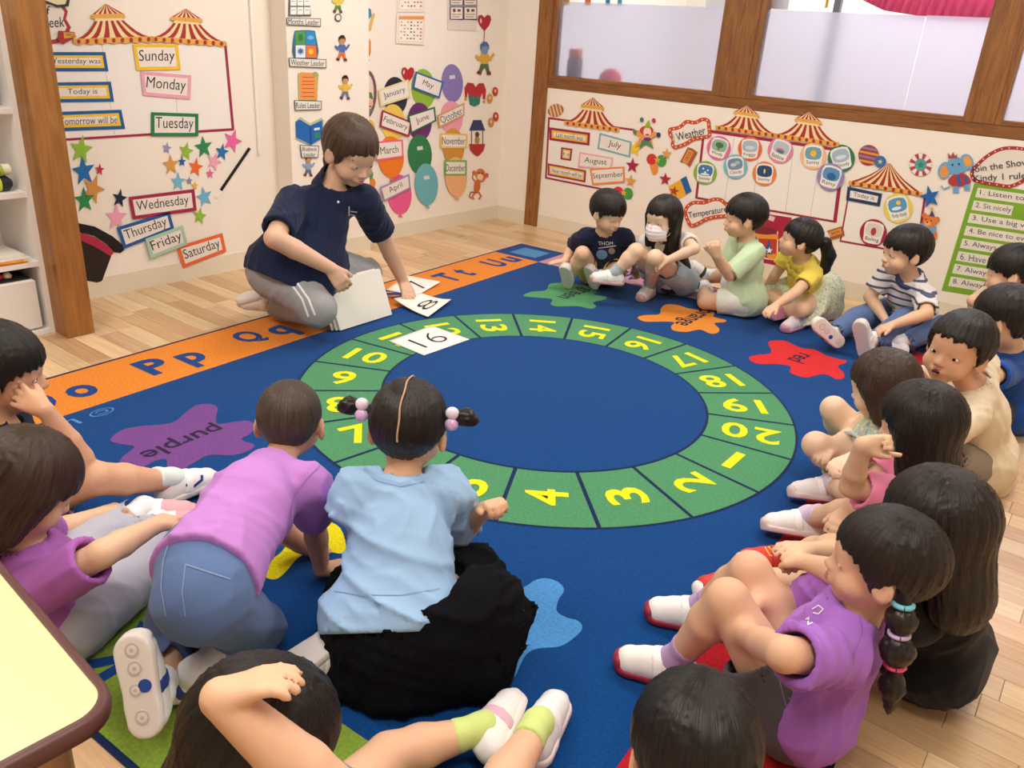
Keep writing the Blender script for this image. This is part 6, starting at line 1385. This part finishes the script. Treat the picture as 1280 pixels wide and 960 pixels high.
person('small child with brown hair in a grey romper with yellow print', (1100, 582, .085), ('D', 1106, 528, 2.40), ('D', 1103, 482, 2.38), 190, 172, -16, s=.93, hs=.90,
       arms=(((1062, 545, 'f'), (1040, 560, 'n')), ((1098, 560, 'n'), (1062, 575, 'n'))), legs=(((1042, 511, 'i'), ('z', 1052, 556, .06)), ((1020, 556, 'i'), ('z', 1045, 588, .06))),
       shirt=dict(mt=FLORAL2, seed=19, sleeve=.12, sleeves=False, loose=.016), pants=dict(mt=FLORAL2, length=.62, loose=.02, name='romper_bottom'), skin=SKL, hairf=romper, hands=[dict(curl=30), dict(curl=30)], shoes=None)
k10 = person('girl in a pink shirt with straight black hair, one finger at her chin', (1140, 655, .09), ('D', 1152, 574, 2.08), ('D', 1148, 530, 2.02), 188, 172, -10, s=.95, hs=.90,
       arms=(((1080, 610, 'f'), (1060, 640, 'n')), ((1064, 608, 'n'), (1078, 556, 'n'))), legs=(((1078, 622, 'i'), ('z', 1038, 606, .065)), ((1078, 640, 'i'), ('z', 1010, 648, .065))),
       shirt=dict(color='#ec8cb4', seed=20, loose=.010), pants=dict(color='#5f7fa4', length=.45), skin=SK, hairf=boyhair('long', seed=21), 
       hands=[dict(curl=30), dict(d=CR, n=-CF, curls=[4, 70, 75, 75], side=-1, thumb=20)], shoes=[S_(TP(1038, 606, 970, 598), UPZ * .8 + CF * .4, sole='#e0cccc', sockc='#d9c8e4'), S_(TP(1010, 648, 935, 636), UPZ * .8 + CF * .4, sole='#e0c8c8', sockc='#d9c8e4')])
def hair9(c): hair(None, c['Hm'], c['H'], c['hs'], 'longwavy', DARKBR(), seed=23)
k9 = person('girl in a black shirt with long dark brown hair and red shoes', (1165, 812, .09), ('D', 1172, 712, 1.68), ('D', 1168, 655, 1.60), 175, 160, -14, s=.97, hs=.94,
       arms=(((1050, 692, 'i'), ('D', 1010, 688, 1.74)), ((1066, 722, 'i'), ('D', 1012, 704, 1.66))), legs=(((1040, 690, 'i'), ('z', 985, 695, .065)), ((1045, 735, 'i'), ('z', 930, 722, .065))),
       shirt=dict(color='#141418', seed=24, loose=.014, sleeve=.9), pants=dict(color='#1c1c22', length=.8), skin=SK, hairf=hair9, hands=[dict(curl=20), dict(curl=35)],
       shoes=[S_(TP(985, 690, 920, 678), UPZ * .8 + CF * .3, upper='#d63a34', sole='#f0eae6', strap='#c42e2c', sockc='#1a1a1e'), S_(TP(930, 720, 868, 716), UPZ * .7 + CF * .5, upper='#cc3230', sole='#f0eae6', strap='#c42e2c', sockc='#e6e6e4')])
def hair8(c):
    H, C, hs = c['Hm'], c['H'], c['hs']; W = lambda x, y, z: C + H @ (V(x, y, z) * hs)
    hair(None, H, C, hs, 'tied', DARKBR(), seed=25, thick=.013, fringe=.026)
    for q, cols, off in ((-1, ('#7fd0e0', '#cdb8e0', '#ee5a90'), 0), (1, ('#e8d4cc', '#e83a78', '#cc3060'), .01)):
        b = W(q * .062, -.045, -.030); dn = V(0, 0, -1) + H @ V(q * .10, -.12, 0); dn = nrm(dn)
        p = [b - dn * .02, b + dn * .006, b + dn * .03, b + dn * .056, b + dn * .085, b + dn * .112, b + dn * .15, b + dn * .20]
        lock('pigtail', p, [.014, .009, .023, .010, .026, .009, .019, .005], DARKBR(), 5 + q)
        for k, t in enumerate((.004, .056, .112)): tie(b + dn * t, dn, .0135, cols[k])
JS = mat('#55565c', .85, 'cloth')
k8 = person('girl in a purple shirt and grey denim shorts with banded pigtails', (1000, 872, .09), ('D', 1070, 758, 1.50), ('D', 1102, 702, 1.45), 188, 196, 4, s=.98, hs=.86, tl=.30,
       arms=(((1000, 750, 'i'), ('D', 945, 754, 1.62)), ((980, 818, 'n'), ('D', 918, 786, 1.60))), legs=(((938, 714, 'i'), ('z', 878, 758, .065)), ((910, 750, 'i'), ('z', 845, 824, .065))),
       shirt=dict(color='#a46cc8', seed=26, loose=.012, hem=.06, amp=.004), pants=dict(mt=JS, length=.55, loose=.012), skin='#deb090', hairf=hair8, hands=[dict(curl=40), dict(curl=40)],
       shoes=[S_(TP(878, 770, 795, 752), UPZ, sole='#9c2c3c', upper='#f0ecea', sockc='#b89ac8'), S_(TP(845, 840, 758, 815), UPZ, sole='#9c2c3c', upper='#f0ecea', sockc='#b89ac8')])
# -- near side
h7 = CAM + ray(866, 940) * 1.12
person('boy with short black hair, seen from behind at the bottom edge', np.array([h7[0] + .03, h7[1] - .12, .09]), h7 + V(.02, -.05, -.11), np.array(h7), 120, 122, -22, s=.92, hs=.92,
       arms=((('d', V(.6, .3, -.8)), ('d', V(-.3, .9, .1))), (('d', V(-.6, .3, -.8)), ('d', V(.3, .9, .1)))), legs=((('d', V(.5, .2, .1)), ('d', V(-.9, .1, -.15))), (('d', V(-.5, .2, .1)), ('d', V(.9, .1, -.15)))),
       shirt=dict(color='#4a5060', seed=27), pants=dict(color='#3a4050', length=.8), skin=SK, hairf=boyhair(seed=28), shoes=None)
h5 = CAM + ray(328, 925) * 1.08
person('child with long black hair holding one hand on the head, lime socks, bottom edge', PZ(400, 1090, .09), h5 + V(.02, -.03, -.125), np.array(h5), 80, 62, -25, s=.95, hs=.92, armr=1.32,
       arms=(((430, 1010, 'n'), ('D', 276, 872, .96)), (('d', V(-.5, .2, -.8)), ('d', V(.7, .6, 0)))), legs=(((610, 1010, 'i'), ('z', 672, 908, .065)), ((485, 945, 'i'), ('z', 602, 912, .065))),
       shirt=dict(color='#b8a0cc', seed=29), pants=dict(color='#70809c', length=.5), skin='#e2b494', hairf=boyhair('long', seed=30), hands=[dict(d=nrm(CR * .9 + CU * .35), n=-CU + CF * .3, curl=22, s=1.05, side=-1), {}],
       shoes=[S_(TP(672, 908, 705, 822), UPZ - CR * .25, sockc='#cfe08a', sole='#e4d4d4', strap='#f0eeee'), S_(TP(612, 905, 638, 830), UPZ * .6 - CR * .8, sockc='#cfe08a', sole='#e8dcdc', strap='#e0b4cc')])
c3 = person('boy with cropped hair crawling in a lilac shirt and blue jeans', PZ(255, 722, .27), ('D', 345, 580, 1.78), ('D', 363, 527, 1.82), 60, 130, -8, s=.98, hs=.90, pyaw=55, tl=.31, front=(0, 0, -1), sh=(('D', 386, 606, 1.70), ('D', 318, 604, 1.86)),
       arms=(((392, 650, 'i'), ('z', 402, 712, .03)), (('d', V(.1, .35, -.9)), ('d', V(.3, .5, -.5)))), legs=(((322, 785, 'i'), ('z', 246, 856, .07)), ((215, 800, 'i'), ('z', 196, 868, .12))),
       shirt=dict(color='#c084d2', seed=31, loose=.012, hem=.0, amp=.003), pants=dict(mt=JEAN, length=1.9, loose=.012), skin='#d2a284', hairf=boyhair('buzz', lambda: hairmat('#2e241c', '#57493c', 'cropped'), seed=32, thick=.004, strand=.0003), hands=[dict(curl=15, d=azv(60), n=(0, 0, -1)), dict(curl=10, d=azv(60), n=(0, 0, -1))],
       shoes=[S_(-CR * .9 - UPZ * .15, UPZ - CF * .5, strap='#27408c'), S_(CU * .95 - CR * .15, CF, strap='#27408c', sole='#e6dfda', dots=[(-.012, .035, .011, '#1f4aa0'), (0, .095, .012, '#c8beb8'), (0, .065, .012, '#c8beb8'), (.004, .03, .010, '#c8beb8'), (0, -.015, .012, '#c8beb8')])])
def hair4(c):
    H, C, hs = c['Hm'], c['H'], c['hs']; W = lambda x, y, z: C + H @ (V(x, y, z) * hs)
    hair(None, H, C, hs, 'parted', BLACKH(), seed=33, thick=.010, strand=.0006)
    MB().tube([W(.001 * sin(a * 9), -.012 + .1000 * cos(a), .024 + .0905 * sin(a)) for a in np.linspace(.75, 3.45, 30)], .0019, 6).build('hair_parting', mat('#c09a80', .6, 'skin'), None, True)
    for q in (-1, 1):
        b = W(q * .082, -.02, .035); o_ = H @ V(q, -.1, .25)
        lock('hair_bunch', [b - o_ * .01, b + o_ * .02, b + o_ * .04 - V(0, 0, .004), b + o_ * .055 - V(0, 0, .012)], [.014, .012, .018, .010], BLACKH(), 9 + q)
        for k in range(2): ellmesh('hair_clip', b + o_ * .012 + H @ V(0, -.012, (k - .5) * .022), V(.014, .009, .013), H, mat(('#d9b4e0', '#e8dcee')[k], .3, 'plain', .6), None)
    P_, tu, fw, left = c['P'], c['tu'], c['fw'], c['left']
    def fn(B):
        B.cone(P_ + tu * .03, P_ - V(0, 0, .08), .100, .125, .03); B.cone(P_, P_ + CR * .16 + UPZ * .03, .11, .090, .05); [B.cone(g[0], g[1], .085, .075, .05) for g in c['G']]; B.cone(P_ - V(0, 0, .09), P_ + CR * .14 - V(0, 0, .08), .10, .09, .05); B.cone(P_ - V(0, 0, .1), P_ - CR * .07 - V(0, 0, .1), .10, .08, .05)
        B.cone(P_ + tu * .075, c['N'], .136, .125, .004, 's')
        B.folds(.006, 46, 6); B.folds(.002, 120, 9); B.plane((0, 0, .014), (0, 0, -1), .004)
    blob('skirt', fn, P_ - V(.36, .36, .25), P_ + V(.36, .36, .14), .0068, mat('#0e0e13', .9, 'fuzz', .1))
c4 = person('girl with centre-parted hair, light blue shirt and black tulle skirt', PZ(498, 782, .12), ('D', 500, 597, 1.64), ('D', 511, 536, 1.64), 118, 122, -14, s=1.0, hs=.95, tl=.29,
       sh=(('D', 556, 618, 1.66), ('D', 447, 622, 1.63)), arms=(((574, 662, 'i'), ('D', 606, 637, 1.66)), (('d', V(-.4, .5, -.7)), ('d', V(.5, .7, -.2)))), legs=(((590, 720, 'i'), ('z', 528, 812, .05)), ((450, 740, 'i'), ('z', 418, 822, .05))),
       shirt=dict(color='#9cc0e6', seed=34, loose=.024, sleeve=.9, sl_loose=.018, hem=.012, amp=.0045, flare=.012), skin='#dcae8c', hairf=hair4, hands=[dict(curl=55), {}], face=False,
       shoes=[S_(-CF * .7 + CR * .3 - UPZ * .4, V(.05, .3, -1) - CR * .5), S_(-CF * .6 - CR * .5 - UPZ * .3, V(0, .3, -1))])
h2 = CAM + ray(34, 605) * 1.70
person('child with brown hair in a purple shirt and light grey trousers', PZ(78, 752, .09), h2 + V(.0, -.03, -.12), np.array(h2), 70, 78, -30, s=.95, hs=.93,
       arms=(((128, 692, 'n'), (192, 658, 'f')), ((60, 668, 'f'), (128, 642, 'f'))), legs=(((170, 725, 'i'), ('z', 196, 655, .065)), ((120, 680, 'i'), ('z', 180, 640, .06))),
       shirt=dict(color='#a862b4', seed=35, loose=.012), pants=dict(color='#b4b4c2', length=1.9, loose=.02, amp=.0026), skin=SK, hairf=boyhair('bob', BROWNH, seed=36), hands=[dict(curl=30), dict(curl=45)],
       shoes=[S_(azv(60, 10), sole='#e0a0a8', upper='#e4a8b0'), S_(azv(50, 10), sole='#e0a0a8', upper='#e4a8b0')])
h1 = CAM + ray(0, 462) * 2.12
STR2 = stripemat('#3a5488', '#c4b4bc', 34, .22, 1, '_shorts')
k1 = person('boy at the left edge with one hand at his cheek and a leg stretched out', PZ(6, 624, .09), h1 + V(.0, -.02, -.13), np.array(h1), 60, 58, -5, s=1.0, hs=1.0,
       arms=(((106, 572, 'n'), (56, 512, 'n')), (('d', V(-.1, .2, -.9)), ('d', V(.0, .1, -.9)))), legs=(((118, 598, 'i'), ('z', 215, 602, .065)), (('d', V(.9, -.25, -.15)), ('d', V(-.5, -.6, -.1)))),
       shirt=dict(color='#20283a', seed=37), pants=dict(mt=STR2, length=.62, loose=.014), skin='#daa888', hairf=boyhair(seed=38), hands=[dict(d=nrm(-CR * .8 + CU * .4), n=-CR * .3 + CF, curl=14, spread=2.2), {}],
       shoes=[S_(TP(212, 612, 278, 585), UPZ * .8 + CF * .3, sockc='#dfeae6'), None])
# adult
def thair(c):
    hair(None, c['Hm'], c['H'], c['hs'], 'teacher', hairmat('#2e1f16', '#5e4634', 'adult'), seed=40, h=.004, fringe=.032, thick=.010)
    P_, Nk, tu, left, fw, s = c['P'], c['N'], c['tu'], c['left'], c['fw'], c['s']
    # collar, placket buttons, small chest emblem
    B = Fld(Nk - .14, Nk + .14, .004)
    B.cone(Nk - tu * .005, Nk + nrm(c['H'] - Nk) * .045, .080, .070, .004); B.cone(Nk - tu * .06, Nk + nrm(c['H'] - Nk) * .12, .060, .062, .002, 's'); B.plane(Nk + fw * .05, nrm(fw + left * .0), .002) if False else None
    Vt, Fc = B.mesh(); npobj('collar', Vt, Fc, mat('#1a2340', .85, 'cloth'), None)
c0 = person('person in a navy polo shirt and grey track trousers kneeling and laying out number cards', PZ(370, 338, .24), ('D', 414, 236, 3.42), ('D', 439, 189, 3.36), -38, -4, -24, s=1.42, hs=1.24, tl=.33, h=.0058, shw=.100, fat=1.08,
       sh=(('D', 366, 254, 3.34), ('D', 455, 250, 3.46)),
       arms=(((343, 298, 'i'), ('D', 414, 336, 3.20)), ((480, 298, 'i'), ('z', 504, 352, .085))), legs=(((398, 386, 'i'), ('z', 345, 382, .06)), ((458, 342, 'i'), ('z', 365, 350, .06))),
       shirt=dict(color='#182240', seed=41, loose=.016, sleeve=.80, sl_loose=.016, hem=.05, amp=.003, flare=.02), pants=dict(color='#9a9a9e', length=1.95, loose=.012, amp=.004, waist=.03), skin='#dcb298', hairf=thair, face=dict(lid=.5, lipc='#b07068', brow='#4a3426'),
       hands=[dict(d=CR * .55 - UPZ * .8, n=CF - UPZ * .3, curl=30, s=.95, side=-1), dict(d=PZ(514, 378, .02) - PZ(504, 352, .085), n=-UPZ - CR * .3, curl=16, s=.95)],
       arml=(.185, .165), shoes=[S_(V(-.8, -.5, -.3), V(-.2, .1, -1), s=1.25, sockc='#e8e6e6'), S_(V(-.8, -.4, -.3), V(-.2, .1, -1), s=1.25)])
def deco0(bv):
    wm = mat('#e8e8ea', .7, 'cloth')
    ribbon('side_stripe', [(335, 318), (345, 330), (362, 352), (378, 374), (386, 396)], 2.6, bv, wm); ribbon('side_stripe', [(340, 315), (351, 328), (369, 350), (386, 374), (394, 394)], 2.6, bv, wm)
def deco0b(bv):
    ribbon('placket', [(425, 238), (424, 250), (423, 262)], 1.2, bv, mat('#0e1630', .8, 'cloth')); patch('button', [(421, 251), (424, 251), (424, 254), (421, 254)], bv, mat('#dfe0e4', .4), 4, .002, True)
    ribbon('emblem', [(436, 258), (436, 270)], 1.2, bv, wm_); ribbon('emblem', [(438, 264), (446, 265)], 1.0, bv, wm_); ribbon('emblem', [(438, 268), (444, 269)], 1.0, bv, wm_)
wm_ = mat('#d8dae0', .7, 'cloth')
patches(c0, ('trousers',), deco0); patches(c0, ('shirt',), deco0b)
WH = mat('#e8e6ea', .7, 'cloth')
def d19(bv):
    tdecal('shirt_print', 'THOM', (757, 304), (9, 0), 4.5, bv, WH); patch('shirt_print', [(744, 313), (758, 311), (760, 323), (747, 325)], bv, mat('#6f94b8', .7, 'cloth'), 6, .002, True); patch('shirt_print', [(760, 310), (768, 309), (769, 317), (761, 318)], bv, mat('#9a8878', .7, 'cloth'), 5, .002, True)
    ribbon('shirt_print', [(748, 310), (770, 307)], 1, bv, WH)
patches(k19, ('shirt',), d19)
def d8(bv):
    ribbon('shirt_print', [(1016, 762), (1024, 757), (1030, 762), (1024, 768), (1017, 766)], 1.4, bv, WH); ribbon('shirt_print', [(1006, 776), (1012, 772), (1010, 782), (1016, 779)], 1.6, bv, WH)
    ribbon('sleeve_seam', [(1052, 742), (1072, 760), (1078, 790), (1066, 822)], 1.1, bv, mat('#9258b8', .8, 'cloth'), .0012)
patches(k8, ('shirt',), d8)
def d8b(bv):
    ribbon('seam', [(960, 812), (972, 840), (978, 866), (985, 890)], 1.2, bv, mat('#8a8a90', .8, 'cloth'), .0012); ribbon('pocket_seam', [(985, 872), (1000, 880), (1006, 868)], 1.2, bv, mat('#a09a90', .8, 'cloth'), .0012)
    ribbon('frayed_hem', [(915, 815), (935, 822), (955, 824)], 3, bv, mat('#c8c6c4', .9, 'fuzz'), .002)
patches(k8, ('trousers',), d8b)
def d9(bv): ribbon('shoe_line', [(956, 684), (962, 694), (974, 698), (990, 697)], 1.3, bv, mat('#e8c830', .6)); ribbon('shoe_line', [(958, 680), (966, 690), (980, 693)], 1.3, bv, mat('#e8c830', .6))
patches(k9, ('shoe',), d9)
def d3(bv):
    sm = mat('#8498bc', .85, 'cloth')
    ribbon('seam', [(214, 672), (205, 700), (202, 735), (208, 770)], 1.4, bv, sm, .0014); ribbon('pocket', [(232, 706), (262, 716), (288, 724)], 1.6, bv, sm, .0014); ribbon('pocket', [(232, 706), (228, 740), (232, 770)], 1.3, bv, sm, .0014)
patches(c3, ('trousers',), d3)
def d3b(bv): ribbon('sleeve_seam', [(400, 582), (384, 598), (366, 622), (362, 648)], 1.3, bv, mat('#a870c0', .8, 'cloth'), .0014)
patches(c3, ('shirt',), d3b)
def d4(bv): ribbon('neck_rib', [(448, 578), (470, 598), (500, 606), (530, 600)], 5, bv, mat('#8db4de', .85, 'cloth'), .0015); ribbon('hem_seam', [(412, 738), (450, 744), (500, 744), (550, 736)], 1.2, bv, mat('#86aad2', .85, 'cloth'), .0014)
patches(c4, ('shirt',), d4)
patches(k1, ('shoe',), lambda bv: ribbon('shoe_mark', [(232, 606), (242, 608), (252, 600), (252, 594)], 3.2, bv, mat('#1f3c8c', .5)))
